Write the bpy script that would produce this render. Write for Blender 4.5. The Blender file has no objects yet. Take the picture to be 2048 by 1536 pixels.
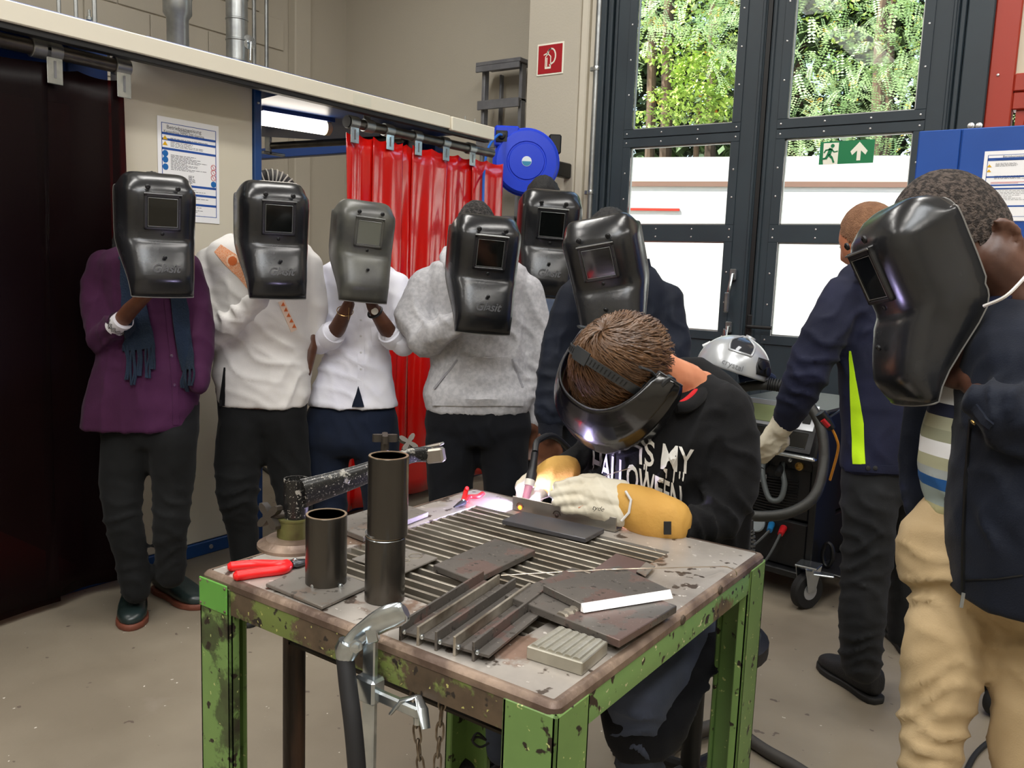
import bpy, bmesh, math, random
import numpy as np
from mathutils import Vector, Matrix
from mathutils.bvhtree import BVHTree
random.seed(7); np.random.seed(7)
SC = bpy.context.scene
COL = SC.collection
# ------------------------------------------------------------------ camera
FPX, CX, CY, EYE = 1700.0, 1024.0, 768.0, 1.36
def _n(v): v = np.array(v, float); return v/np.linalg.norm(v)
_dy = _n([(2240-CX)/FPX, -(583-CY)/FPX, -1]); _up = -_n([(560-CX)/FPX, -(13300-CY)/FPX, -1])
_Y = _n(_dy-_up*_dy.dot(_up)); _X = np.cross(_Y, _up)
RM = np.stack([_X, _Y, _up])
CAM = np.array([0, 0, EYE])
cd = bpy.data.cameras.new('camera'); cam = bpy.data.objects.new('camera', cd); COL.objects.link(cam)
cd.sensor_width = 36; cd.lens = FPX/2048*36; cd.clip_start = .05; cd.clip_end = 200
m4 = Matrix([list(RM[i])+[CAM[i]] for i in range(3)]+[[0, 0, 0, 1]]); cam.matrix_world = m4
SC.camera = cam
# ------------------------------------------------------------------ colour management, sky, sun, room lights
vs = SC.view_settings; vs.view_transform = 'Standard'; vs.look = 'None'; vs.gamma = 1; vs.exposure = 0.0
try: vs.use_curve_mapping = False
except Exception: pass
W = bpy.data.worlds.new('sky'); SC.world = W; W.use_nodes = True
nt = W.node_tree; bg = nt.nodes['Background']; sk = nt.nodes.new('ShaderNodeTexSky')
sk.sky_type = 'NISHITA'; sk.sun_disc = False; sk.sun_elevation = math.radians(42); sk.sun_rotation = math.radians(200); sk.air_density = 1.2; sk.dust_density = 2
nt.links.new(sk.outputs[0], bg.inputs[0]); bg.inputs[1].default_value = .7
def light(kind, name, loc, energy, color, rot=(0, 0, 0), size=1, sizey=None, spot=None):
    l = bpy.data.lights.new(name, kind); l.energy = energy; l.color = color
    if kind == 'AREA':
        l.shape = 'RECTANGLE'; l.size = size; l.size_y = sizey or size
    elif kind == 'SUN': l.angle = size
    else: l.shadow_soft_size = size
    o = bpy.data.objects.new(name, l); o.location = loc; o.rotation_euler = rot; COL.objects.link(o); return o
light('SUN', 'sun', (0, -5, 20), 21, (1, .96, .88), (math.radians(34), 0, math.radians(-52)), .01)
for lx in (-3.4, -0.6, 2.2):
    for ly in (-2.8, .2, 2.9):
        light('AREA', 'ceiling_lamp_light', (lx, ly, 4.7), 59, (1, .97, .92), (0, 0, 0), .5, 2.2)
light('AREA', 'rooflight_daylight', (.6, -1.2, 4.72), 120, (.93, .97, 1), (0, 0, 0), 1.2, 3.0)
# ------------------------------------------------------------------ pixel helpers (photo frame 2048x1536)
def ray(px, py): return RM@np.array([(px-CX)/FPX, -(py-CY)/FPX, -1.])
def at(px, py, d): return Vector(CAM+d*ray(px, py))
def Z(px, py, z): r = ray(px, py); return Vector(CAM+(z-EYE)/r[2]*r)
def XP(px, py, x): r = ray(px, py); return Vector(CAM+x/r[0]*r)
def YP(px, py, y): r = ray(px, py); return Vector(CAM+y/r[1]*r)
CR, CU, CF = Vector(RM[:, 0]), Vector(RM[:, 1]), Vector(-RM[:, 2])
UP = Vector((0, 0, 1))
# ------------------------------------------------------------------ materials
def hexc(h):
    h = h.lstrip('#'); v = [int(h[i:i+2], 16)/255 for i in (0, 2, 4)]
    return tuple(x/12.92 if x <= .04045 else ((x+.055)/1.055)**2.4 for x in v)+(1,)
MATS = {}
def M(name, col, rough=.5, metal=0, col2=None, vs_=4., vmix=(.4, .6), bump=0, bs=60, detail=4, stretch=None, spec=.5, coat=0, emit=None, es=1, sheen=0, trans=0, aniso=None):
    if name in MATS: return MATS[name]
    m = bpy.data.materials.new(name); m.use_nodes = True; n = m.node_tree.nodes; L = m.node_tree.links; b = n['Principled BSDF']
    b.inputs['Base Color'].default_value = hexc(col); b.inputs['Roughness'].default_value = rough; b.inputs['Metallic'].default_value = metal
    b.inputs['Specular IOR Level'].default_value = spec; b.inputs['Coat Weight'].default_value = coat; b.inputs['Coat Roughness'].default_value = .08
    if sheen: b.inputs['Sheen Weight'].default_value = sheen
    if trans: b.inputs['Transmission Weight'].default_value = trans
    if emit: b.inputs['Emission Color'].default_value = hexc(emit); b.inputs['Emission Strength'].default_value = es
    if col2 or bump:
        tc = n.new('ShaderNodeTexCoord'); mp = n.new('ShaderNodeMapping'); L.new(tc.outputs['Object'], mp.inputs[0])
        if stretch: mp.inputs['Scale'].default_value = stretch
    if col2:
        t = n.new('ShaderNodeTexNoise'); t.inputs['Scale'].default_value = vs_; t.inputs['Detail'].default_value = detail; L.new(mp.outputs[0], t.inputs[0])
        r = n.new('ShaderNodeValToRGB'); r.color_ramp.elements[0].position = vmix[0]; r.color_ramp.elements[1].position = vmix[1]
        r.color_ramp.elements[0].color = hexc(col); r.color_ramp.elements[1].color = hexc(col2); L.new(t.outputs[0], r.inputs[0]); L.new(r.outputs[0], b.inputs[0])
        mr = n.new('ShaderNodeMapRange'); L.new(t.outputs[0], mr.inputs[0]); mr.inputs[3].default_value = max(0, rough-.08); mr.inputs[4].default_value = min(1, rough+.1); L.new(mr.outputs[0], b.inputs['Roughness'])
    if bump:
        t2 = n.new('ShaderNodeTexNoise'); t2.inputs['Scale'].default_value = bs; t2.inputs['Detail'].default_value = 5; L.new(mp.outputs[0], t2.inputs[0])
        bp = n.new('ShaderNodeBump'); bp.inputs['Strength'].default_value = bump; bp.inputs['Distance'].default_value = .01; L.new(t2.outputs[0], bp.inputs['Height']); L.new(bp.outputs[0], b.inputs['Normal'])
    MATS[name] = m; return m
def Mchip(name, paint, under, scale=6, amt=.5, dark='#2a2018', metal=0, rough=.5, bump=.3, speck=None):
    """chipped paint: big patches of 'under' plus small dark chips"""
    m = bpy.data.materials.new(name); m.use_nodes = True; n = m.node_tree.nodes; L = m.node_tree.links; b = n['Principled BSDF']
    tc = n.new('ShaderNodeTexCoord')
    def noise(s, d=6, ro=.6):
        t = n.new('ShaderNodeTexNoise'); t.inputs['Scale'].default_value = s; t.inputs['Detail'].default_value = d; t.inputs['Roughness'].default_value = ro; L.new(tc.outputs['Object'], t.inputs[0]); return t.outputs[0]
    def ramp(s, a, c):
        r = n.new('ShaderNodeValToRGB'); r.color_ramp.elements[0].position = a; r.color_ramp.elements[1].position = c; L.new(s, r.inputs[0]); return r.outputs[0]
    def mix(f, a, c):
        x = n.new('ShaderNodeMix'); x.data_type = 'RGBA'; L.new(f, x.inputs[0])
        for v, i in ((a, 6), (c, 7)):
            if isinstance(v, str): x.inputs[i].default_value = hexc(v)
            else: L.new(v, x.inputs[i])
        return x.outputs[2]
    n1 = noise(scale); f1 = ramp(n1, amt, amt+.03)
    n2 = noise(scale*7, 3, .5); f2 = ramp(n2, .63, .66)
    tone = mix(ramp(noise(3), .35, .7), paint[0], paint[1])
    un = mix(ramp(noise(14), .35, .65), under[0], under[1])
    c1 = mix(f1, tone, un); c2 = mix(f2, c1, dark)
    if speck: c2 = mix(ramp(noise(scale*16, 2), .68, .7), c2, speck)
    b.inputs['Metallic'].default_value = metal; L.new(c2, b.inputs[0]); b.inputs['Roughness'].default_value = rough
    bp = n.new('ShaderNodeBump'); bp.inputs['Strength'].default_value = bump; bp.inputs['Distance'].default_value = .004; bp.invert = True
    L.new(f1, bp.inputs['Height']); L.new(bp.outputs[0], b.inputs['Normal'])
    MATS[name] = m; return m
# ------------------------------------------------------------------ mesh accumulator
class B:
    def __init__(s): s.v = []; s.f = []
    def add(s, v, f):
        o = len(s.v); s.v += [Vector(p) for p in v]; s.f += [tuple(i+o for i in q) for q in f]; return s
    def bm(s, bm, mat=None):
        if mat: bm.transform(mat)
        bm.verts.ensure_lookup_table(); bm.verts.index_update()
        s.add([v.co.copy() for v in bm.verts], [[v.index for v in f.verts] for f in bm.faces]); bm.free(); return s
    def box(s, lo, hi, bev=0, mat=None, seg=1):
        bm = bmesh.new(); bmesh.ops.create_cube(bm, size=1)
        lo, hi = Vector(lo), Vector(hi); c = (lo+hi)/2; d = hi-lo
        for v in bm.verts: v.co = Vector((v.co.x*d.x+c.x, v.co.y*d.y+c.y, v.co.z*d.z+c.z))
        if bev: bmesh.ops.bevel(bm, geom=bm.edges[:], offset=min(bev, .45*min(abs(d.x), abs(d.y), abs(d.z))), segments=seg, affect='EDGES', profile=.5)
        return s.bm(bm, mat)
    def prism(s, pts, vec, bev=0):
        """closed polygon pts (3D, any winding) extruded along vec"""
        n = len(pts); vec = Vector(vec); P = [Vector(p) for p in pts]
        bm = bmesh.new(); a = [bm.verts.new(p) for p in P]; b = [bm.verts.new(p+vec) for p in P]
        bm.faces.new(a); bm.faces.new(b[::-1])
        for i in range(n): bm.faces.new((a[i], a[(i+1) % n], b[(i+1) % n], b[i]))
        bmesh.ops.recalc_face_normals(bm, faces=bm.faces[:])
        if bev: bmesh.ops.bevel(bm, geom=bm.edges[:], offset=bev, segments=1, affect='EDGES', profile=.5)
        return s.bm(bm)
    def tube(s, pts, r, n=12, cap=True, flat=None, closed=False):
        P = [Vector(p) for p in pts]; k = len(P); R = r if hasattr(r, '__len__') else [r]*k
        T = []
        for i in range(k):
            if closed: t = P[(i+1) % k]-P[i-1]
            else: t = P[min(i+1, k-1)]-P[max(i-1, 0)]
            T.append(t.normalized() if t.length > 1e-9 else Vector((0, 0, 1)))
        nrm = T[0].orthogonal().normalized() if flat is None else (Vector(flat[0])-T[0]*Vector(flat[0]).dot(T[0])).normalized()
        vs_, fs = [], []
        for i in range(k):
            nrm = (nrm-T[i]*nrm.dot(T[i])).normalized(); bn = T[i].cross(nrm)
            for j in range(n):
                a = 2*math.pi*j/n; ra = R[i]; rb = R[i]*(flat[1] if flat else 1)
                vs_.append(P[i]+nrm*math.cos(a)*ra+bn*math.sin(a)*rb)
        for i in range(k if closed else k-1):
            for j in range(n):
                a, b_ = i*n+j, i*n+(j+1) % n; c, d = ((i+1) % k)*n+(j+1) % n, ((i+1) % k)*n+j
                fs.append((a, b_, c, d))
        if cap and not closed:
            fs.append(tuple(range(n))[::-1]); fs.append(tuple((k-1)*n+j for j in range(n)))
        return s.add(vs_, fs)
    def cyl(s, a, b, r, r2=None, n=20): return s.tube([a, b], [r, r if r2 is None else r2], n)
    def lathe(s, prof, o, axis=(0, 0, 1), n=28):
        """prof: list of (radius, height) along axis"""
        ax = Vector(axis).normalized(); u = ax.orthogonal().normalized(); w = ax.cross(u); o = Vector(o)
        vs_ = [o+ax*h+(u*math.cos(2*math.pi*j/n)+w*math.sin(2*math.pi*j/n))*max(r, 1e-5) for r, h in prof for j in range(n)]
        fs = [(i*n+j, i*n+(j+1) % n, (i+1)*n+(j+1) % n, (i+1)*n+j) for i in range(len(prof)-1) for j in range(n)]
        fs.append(tuple(range(n))[::-1]); fs.append(tuple((len(prof)-1)*n+j for j in range(n)))
        return s.add(vs_, fs)
    def sph(s, c, r, n=12, sc=(1, 1, 1)):
        c = Vector(c); pr = [(math.sin(math.pi*i/n)*r, -math.cos(math.pi*i/n)*r) for i in range(n+1)]
        t = B().lathe(pr, (0, 0, 0), n=n*2); return s.add([Vector((p.x*sc[0], p.y*sc[1], p.z*sc[2]))+c for p in t.v], t.f)
    def grid(s, rows, closed=False):
        k = len(rows[0]); f = []
        for i in range(len(rows)-1):
            for j in range(k if closed else k-1): f.append((i*k+j, i*k+(j+1) % k, (i+1)*k+(j+1) % k, (i+1)*k+j))
        return s.add([p for r in rows for p in r], f)
def setp(o, label=None, cat=None, group=None, kind=None):
    for k, v in (('label', label), ('category', cat), ('group', group), ('kind', kind)):
        if v: o[k] = v
    return o
def mkmesh(name, v, f, mat, smooth=35):
    me = bpy.data.meshes.new(name); me.from_pydata([tuple(p) for p in v], [], f); me.update()
    bm = bmesh.new(); bm.from_mesh(me); bmesh.ops.recalc_face_normals(bm, faces=bm.faces[:]); bm.to_mesh(me); bm.free()
    if mat: me.materials.append(mat)
    if smooth:
        me.shade_smooth(); me.set_sharp_from_angle(angle=math.radians(smooth))
    return me
def obj(name, b, mat, parent=None, label=None, cat=None, group=None, kind=None, smooth=35, solid=0, local=False, origin=None):
    v = b.v; off = None
    if parent is not None and not local: off = WORLD[parent.name].copy()
    if parent is None and not local:
        if origin is None:
            xs = [p.x for p in v]; ys = [p.y for p in v]; zs = [p.z for p in v]
            origin = Vector(((min(xs)+max(xs))/2, (min(ys)+max(ys))/2, min(zs)))
        off = Vector(origin)
    if off is not None: v = [p-off for p in v]
    me = mkmesh(name, v, b.f, mat, smooth); o = bpy.data.objects.new(name, me); COL.objects.link(o)
    if parent is None:
        if off is not None: o.location = off
    else:
        o.parent = parent
    if solid:
        md = o.modifiers.new('solid', 'SOLIDIFY'); md.thickness = solid; md.offset = 0
    setp(o, label, cat, group, kind)
    WORLD[o.name] = (off.copy() if (off is not None) else Vector())
    if parent is None and off is not None: o.matrix_world = Matrix.Translation(off)
    return o
WORLD = {}
def thing(name, loc, label, cat, group=None, kind=None):
    o = bpy.data.objects.new(name, None); o.empty_display_size = .1; COL.objects.link(o); o.location = Vector(loc)
    o.matrix_world = Matrix.Translation(Vector(loc)); setp(o, label, cat, group, kind); WORLD[o.name] = Vector(loc); return o
def struct(name, b, mat, **k): return obj(name, b, mat, kind='structure', **k)
def copytree(o, parent=None):
    c = o.copy(); COL.objects.link(c); c.parent = parent
    for ch in o.children: copytree(ch, c)
    return c
def textmesh(s, size=1, shear=0, extrude=.0, bold=0):
    cu = bpy.data.curves.new('t', 'FONT'); cu.body = s; cu.size = size; cu.shear = shear; cu.extrude = extrude; cu.offset = bold; cu.align_x = 'CENTER'; cu.align_y = 'CENTER'; cu.resolution_u = 3
    to = bpy.data.objects.new('t', cu); COL.objects.link(to); dg = bpy.context.evaluated_depsgraph_get(); dg.update()
    me = bpy.data.meshes.new_from_object(to.evaluated_get(dg)); v = [x.co.copy() for x in me.vertices]; f = [tuple(p.vertices) for p in me.polygons]
    bpy.data.objects.remove(to); bpy.data.curves.remove(cu); bpy.data.meshes.remove(me); return v, f
def text_on(b, s, size, o, ux, uy, lift=.001, **k):
    v, f = textmesh(s, size, **k); o = Vector(o); ux = Vector(ux).normalized(); uy = Vector(uy).normalized(); n = ux.cross(uy)
    b.add([o+ux*p.x+uy*p.y+n*(p.z+lift) for p in v], f)
def arc(c, u, w, r, a0, a1, n=12): return [Vector(c)+Vector(u)*r*math.cos(a0+(a1-a0)*i/n)+Vector(w)*r*math.sin(a0+(a1-a0)*i/n) for i in range(n+1)]
def spline(pts, n=8):
    P = [Vector(p) for p in pts]; out = []
    for i in range(len(P)-1):
        a, b, c, d = P[max(i-1, 0)], P[i], P[i+1], P[min(i+2, len(P)-1)]
        for k in range(n):
            t = k/n; out.append(.5*((2*b)+(c-a)*t+(2*a-5*b+4*c-d)*t*t+(-a+3*b-3*c+d)*t**3))
    out.append(P[-1]); return out
# ================================================================== materials of the setting
m_floor = M('floor_paint', '#8c8272', .5, col2='#766c5d', vs_=1.6, vmix=(.35, .65), bump=.05, bs=90)
def floor_flecks():
    m = m_floor; n = m.node_tree.nodes; L = m.node_tree.links; b = n['Principled BSDF']
    src = b.inputs[0].links[0].from_socket
    tc = n.new('ShaderNodeTexCoord')
    for sc, th, col, seed in ((38, .735, '#cfc8be', 0), (22, .70, '#5d5148', 3), (3.3, .62, '#9b9086', 5)):
        t = n.new('ShaderNodeTexNoise'); t.noise_dimensions = '4D'; t.inputs['W'].default_value = seed; t.inputs['Scale'].default_value = sc; t.inputs['Detail'].default_value = 2 if sc > 10 else 6; L.new(tc.outputs['Object'], t.inputs[0])
        r = n.new('ShaderNodeValToRGB'); r.color_ramp.elements[0].position = th; r.color_ramp.elements[1].position = th+(.015 if sc > 10 else .2); L.new(t.outputs[0], r.inputs[0])
        x = n.new('ShaderNodeMix'); x.data_type = 'RGBA'; L.new(r.outputs[0], x.inputs[0]); L.new(src, x.inputs[6]); x.inputs[7].default_value = hexc(col); src = x.outputs[2]
    L.new(src, b.inputs[0])
floor_flecks()
m_wall = M('wall_paint', '#c2bbac', .85, col2='#bab3a4', vs_=.8, vmix=(.3, .7), bump=.12, bs=70)
m_ceil = M('ceiling_paint', '#d8d5cc', .9)
m_cream = M('cream_enamel', '#d3ccba', .38, col2='#cbc4b1', vs_=1.5, vmix=(.3, .7), bump=.01, bs=30)
m_beam = M('cream_beam_enamel', '#e2dcca', .35)
m_blue = M('dark_blue_enamel', '#123f77', .38)
m_blue2 = M('hood_blue_enamel', '#1a3d7c', .4)
m_slate = M('slate_grey_powder_coat', '#27323a', .5, col2='#2b373f', vs_=3)
m_black = M('black_gasket', '#0c0d0f', .5)
m_galv = M('galvanised_steel', '#a9acac', .33, .85, col2='#8c8f90', vs_=9, vmix=(.35, .65))
m_steel = M('dull_steel_tube', '#74706a', .34, .9, col2='#5c5853', vs_=12, vmix=(.35, .65))
m_zinc = M('bright_zinc', '#c9cfd2', .22, .95, col2='#b2b9bd', vs_=20)
m_screw = M('screw_zinc', '#c8c8c8', .3, .8)
m_redsteel = M('red_oxide_paint', '#a6321f', .42)
m_pane2 = M('cream_infill_panel', '#d8cfb8', .6)
m_concrete = M('forecourt_concrete', '#b5aea4', .9, col2='#a19a90', vs_=2)
m_white = M('white_cladding', '#f2f0ec', .6)
m_ledge = M('brown_ledge', '#8a6a5c', .6)
g = bpy.data.materials.new('clear_glass'); g.use_nodes = True; n = g.node_tree.nodes; L = g.node_tree.links; n.remove(n['Principled BSDF'])
tr = n.new('ShaderNodeBsdfTransparent'); tr.inputs[0].default_value = (.93, .96, .95, 1); gl = n.new('ShaderNodeBsdfGlossy'); gl.inputs['Roughness'].default_value = .01
fr = n.new('ShaderNodeFresnel'); fr.inputs[0].default_value = 1.18; mx = n.new('ShaderNodeMixShader'); L.new(fr.outputs[0], mx.inputs[0]); L.new(tr.outputs[0], mx.inputs[1]); L.new(gl.outputs[0], mx.inputs[2]); L.new(mx.outputs[0], n['Material Output'].inputs[0])
m_glass = g
DY = 5.2                                                     # inner face of the door wall
# ================================================================== room shell
struct('floor', B().box((-6.3, -5.2, -.15), (4.4, 5.45, 0)), m_floor)
struct('ceiling', B().box((-6.3, -5.2, 4.8), (4.4, 6.1, 5.0)), m_ceil)
struct('wall_rear', B().box((-6.3, -5.4, 0), (4.4, -5.2, 4.8)), m_wall)
struct('wall_right', B().box((4.4, -5.4, 0), (4.6, 5.5, 4.8)), m_wall)
# masonry wall far left: blocks as parts where the photo shows them, plain render elsewhere
XW = -6.1
wl = struct('wall_left', B().box((XW-.2, -5.4, 0), (XW, 6.0, 4.8)), m_wall)
bw, bh = .5, .26
blk = B().box((-.011, -bw/2+.005, -bh/2+.005), (.012, bw/2-.005, bh/2-.005), .004)
bme = mkmesh('block', blk.v, blk.f, m_wall)
cnt = 0
for r in range(10):
    for c in range(10):
        y = 1.3+c*bw+(bw/2 if r % 2 else 0); z = 2.1+r*bh+bh/2
        if y > 4.95: continue
        o = bpy.data.objects.new('block', bme); COL.objects.link(o); o.parent = wl
        o.location = Vector((XW+.002, y, z))-wl.location; cnt += 1
struct('trim_1', B().box((XW, 5.1, 0), (XW+.1, 5.28, 4.8), .01), m_wall)                 # pilaster beside the block work
struct('wall_back', B().box((XW-.2, 5.78, 0), (-3.5, 5.98, 4.8)), m_wall)
# column + reveal
struct('wall_column', B().box((-3.62, DY-.02, 0), (-3.19, 5.98, 4.8), .008), m_wall)
struct('trim_2', B().box((-3.19, DY-.01, 0), (-3.13, 5.5, 4.8), .01).box((-3.13, DY+.02, 0), (-3.085, 5.5, 4.8), .008).box((-3.085, DY-.005, 0), (-3.06, 5.5, 4.8), .006), M('cream_reveal', '#cfc8b8', .6))
struct('wall_front', B().box((-6.3, 5.98, 0), (-3.3, 6.1, 4.8)).box((-3.3, DY+.02, 4.35), (4.6, 5.5, 4.8)).box((.9, DY, 0), (4.6, 5.5, 4.8)), m_wall)
# galvanised downpipe next to the door with clips
t = thing('conduit_pipe', YP(1172, 430, DY-.03), 'galvanised vertical conduit pipe at the left edge of the big door', 'pipe')
px_ = YP(1190, 200, DY-.03).x
obj('pipe', B().cyl((px_, DY-.03, 0), (px_, DY-.03, 4.7), .02), m_galv, t)
for z in (.9, 1.9, 2.72, 3.6): obj('clip', B().box((px_-.05, DY-.035, z-.015), (px_+.025, DY-.0, z+.015), .004).lathe([(.024, -.014), (.026, 0), (.024, .014)], (px_, DY-.03, z)), m_zinc, t)
# ================================================================== big glazed folding door
def leaf(nm, x0, x1, gx0, gx1, panes, label):
    y0, y1 = DY+.0, DY+.07
    b = B(); b.box((x0, y0, .02), (gx0-.03, y1, 4.3), .006); b.box((gx1+.03, y0, .02), (x1, y1, 4.3), .006)
    zz = [.02]+[v for p in panes for v in p]+[4.3]
    for i in range(0, len(zz), 2): b.box((gx0-.03, y0+.002, zz[i]+(.03 if i else 0)), (gx1+.03, y1-.002, zz[i+1]-(.03 if i < len(zz)-2 else 0)))
    for s in (x0+.012, x1-.03): b.box((s, y0-.012, .02), (s+.018, y0+.002, 4.3), .004)       # raised edge profile
    d = struct(nm, b, m_slate, label=label)
    for (z0, z1) in panes:
        bead = B()
        w = .055
        for lo, hi in (((gx0-w, z0-w), (gx1+w, z0)), ((gx0-w, z1), (gx1+w, z1+w)), ((gx0-w, z0), (gx0, z1)), ((gx1, z0), (gx1+w, z1))):
            bead.box((lo[0], y0-.008, lo[1]), (hi[0], y0+.012, hi[1]), .002)
        bo = obj('glazing_bead', bead, m_slate, d)
        s = B(); sp = []
        nx = 4; nz = max(3, int((z1-z0)/.27)+1)
        for i in range(nx): sp += [(gx0-.03+(gx1-gx0+.06)*i/(nx-1), z0-.028), (gx0-.03+(gx1-gx0+.06)*i/(nx-1), z1+.028)]
        for i in range(1, nz): sp += [(gx0-.03, z0+(z1-z0)*i/nz), (gx1+.03, z0+(z1-z0)*i/nz)]
        for (sx, sz) in sp: s.lathe([(.0065, 0), (.0055, .003), (.001, .0045)], (sx, y0-.008, sz), (0, -1, 0), n=8)
        so = obj('bead_screws', s, m_screw, d); so['kind'] = 'stuff'
        obj('pane', B().box((gx0, y0+.03, z0), (gx1, y0+.036, z1)), m_glass, d)
        obj('pane_seal', B().box((gx0, y0+.012, z0), (gx0+.008, y0+.03, z1)).box((gx1-.008, y0+.012, z0), (gx1, y0+.03, z1)).box((gx0, y0+.012, z0), (gx1, y0+.03, z0+.008)).box((gx0, y0+.012, z1-.008), (gx1, y0+.03, z1)), M('spacer_aluminium', '#b9bcbb', .35, .7), d)
    return d
PN = [(1.01, 1.577), (1.683, 2.19), (2.305, 3.2), (3.32, 4.15)]
d1 = leaf('door_1', -2.935, -1.89, -2.765, -2.067, PN, 'left leaf of the big slate grey glazed door')
d2 = leaf('door_2', -1.862, -.85, -1.73, -1.022, PN, 'right leaf of the big slate grey glazed door')
struct('trim_3', B().box((-3.06, DY-.03, 0), (-2.985, 5.3, 4.35), .006).box((-2.985, DY-.005, 0), (-2.96, 5.3, 4.35), .004).box((-2.96, DY-.02, 0), (-2.94, 5.3, 4.35), .003), m_slate)
struct('trim_4', B().box((-.845, DY-.01, 0), (-.815, 5.3, 4.35), .006).box((-.808, DY-.03, 0), (-.68, 5.3, 4.35), .006), m_slate)
struct('trim_5', B().box((-1.889, DY-.004, .9), (-1.863, DY+.07, 4.35)), m_black)
struct('trim_6', B().box((-3.06, DY-.0, 4.3), (-.68, 5.3, 4.4)), m_slate)
b = B()
for x_ in (1942, 1951): 
    p = YP(x_ if x_ < 1950 else 1958, 252, DY-.03); b.lathe([(.017, 0), (.017, .004), (.009, .006), (.008, .012), (.001, .013)], p, (0, -1, 0), n=14)
t4 = bpy.data.objects['trim_4']; obj('bolt_heads', b, m_screw, t4)
# handles
hp = YP(1464, 560, DY-.02)
def lever(z0, z1, x, top):
    b = B(); b.box((x-.022, DY-.03, z1-.07), (x+.022, DY, z1), .006)
    b.tube(spline([(x, DY-.035, z1-.03), (x-.004, DY-.055, z1-.12), (x-.012, DY-.05, z0+.1), (x-.016, DY-.045, z0)], 6), .011, 10, flat=((1, 0, 0), .6))
    if top: b.box((x-.032, DY-.065, z0-.01), (x+.0, DY-.035, z0+.12), .008)
    return b
obj('espagnolette_lever', lever(1.145, 1.41, YP(1466, 580, DY).x, True), m_zinc, d1, label='bright steel swing lever on the door')
obj('espagnolette_lever', lever(.93, 1.08, YP(1458, 670, DY).x, False), m_zinc, d1)
hx = YP(1500, 660, DY).x
b = B().box((hx-.022, DY-.012, .95), (hx+.022, DY, 1.13), .01).tube(spline([(hx, DY-.01, 1.06), (hx, DY-.06, 1.06), (hx+.03, DY-.07, 1.06), (hx+.16, DY-.065, 1.06)], 6), .011, 10)
obj('door_handle', b, m_black, d2)
# exit sign hung on the pane of the right leaf
e0, e1, e2 = YP(1641, 284, DY-.015), YP(1750, 280, DY-.015), YP(1637, 331, DY-.015)
sx0, sx1, sz0, sz1 = e0.x, e1.x, e2.z+.004, e0.z
t = thing('exit_sign', (sx0, DY-.02, sz0), 'green and white running man exit sign with an upward arrow on the door glass', 'sign')
obj('plate', B().box((sx0, DY-.016, sz0), (sx1, DY-.01, sz1)), M('sign_green', '#0f7a4a', .35), t)
H_ = sz1-sz0; WW = sx1-sx0; mw = M('sign_white', '#f3f2e2', .4)
def flat2d(polys, o, ux, uy, s, th=.0015):
    b = B(); o = Vector(o); ux = Vector(ux); uy = Vector(uy); n = ux.cross(uy).normalized()
    for p in polys: b.prism([o+ux*x*s+uy*y*s for x, y in p], n*th)
    return b
def circ(cx, cy, r, n=14): return [(cx+r*math.cos(2*math.pi*i/n), cy+r*math.sin(2*math.pi*i/n)) for i in range(n)]
def stroke(x0, y0, x1, y1, w):
    d = math.hypot(x1-x0, y1-y0); nx, ny = -(y1-y0)/d*w/2, (x1-x0)/d*w/2
    return [(x0+nx, y0+ny), (x1+nx, y1+ny), (x1-nx, y1-ny), (x0-nx, y0-ny)]
oo = Vector((sx0, DY-.0165, sz0)); UX, UZ = Vector((1, 0, 0)), Vector((0, 0, 1))
arr = [(1.62, .12), (1.62, .55), (1.42, .36), (1.34, .52), (1.70, .92), (2.06, .52), (1.98, .36), (1.78, .55), (1.78, .12)]
obj('door_pictogram', flat2d([[(.16, .93), (.82, .93), (.82, .0), (.2, .0), (.17, .2)]], oo, UX, UZ, H_), mw, t)
obj('arrow', flat2d([arr], oo, UX, UZ, H_), mw, t)
oo2 = oo+Vector((0, -.0018, 0))
man = [circ(.56, .8, .085), stroke(.5, .7, .42, .42, .17), stroke(.5, .66, .28, .62, .06), stroke(.29, .64, .2, .5, .06), stroke(.52, .64, .66, .52, .06), stroke(.66, .53, .8, .56, .05), stroke(.42, .42, .56, .28, .11), stroke(.56, .3, .66, .06, .08), stroke(.40, .44, .3, .24, .11), stroke(.3, .26, .1, .24, .08)]
obj('running_man', flat2d(man, oo2, UX, UZ, H_), M('sign_green', '#0f7a4a', .35), t)
# red steel door to the right of the glazed one
b = B().box((-.68, DY-.01, 0), (-.56, 5.3, 4.35), .006).box((-.56, DY-.005, 2.27), (.9, 5.3, 2.36), .006).box((-.56, DY-.015, 2.36), (.9, 5.3, 2.45), .006).box((-.56, DY, 4.2), (.9, 5.3, 4.35)).box((.78, DY, 0), (.9, 5.3, 4.35))
b.box((-.54, DY+.015, 0), (.78, 5.28, 2.27)).box((-.5, DY+.0, .1), (.74, DY+.02, 2.22), .006)
d3 = struct('door_3', b, m_redsteel, label='red oxide steel door and frame right of the glazed door')
obj('fanlight_panel', B().box((-.56, DY+.02, 2.45), (.78, 5.28, 4.2)), m_pane2, d3)
p = YP(1996, 150, DY-.012); obj('rivet', B().lathe([(.008, 0), (.006, .004), (.001, .005)], p, (0, -1, 0), n=10), m_screw, d3)
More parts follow.
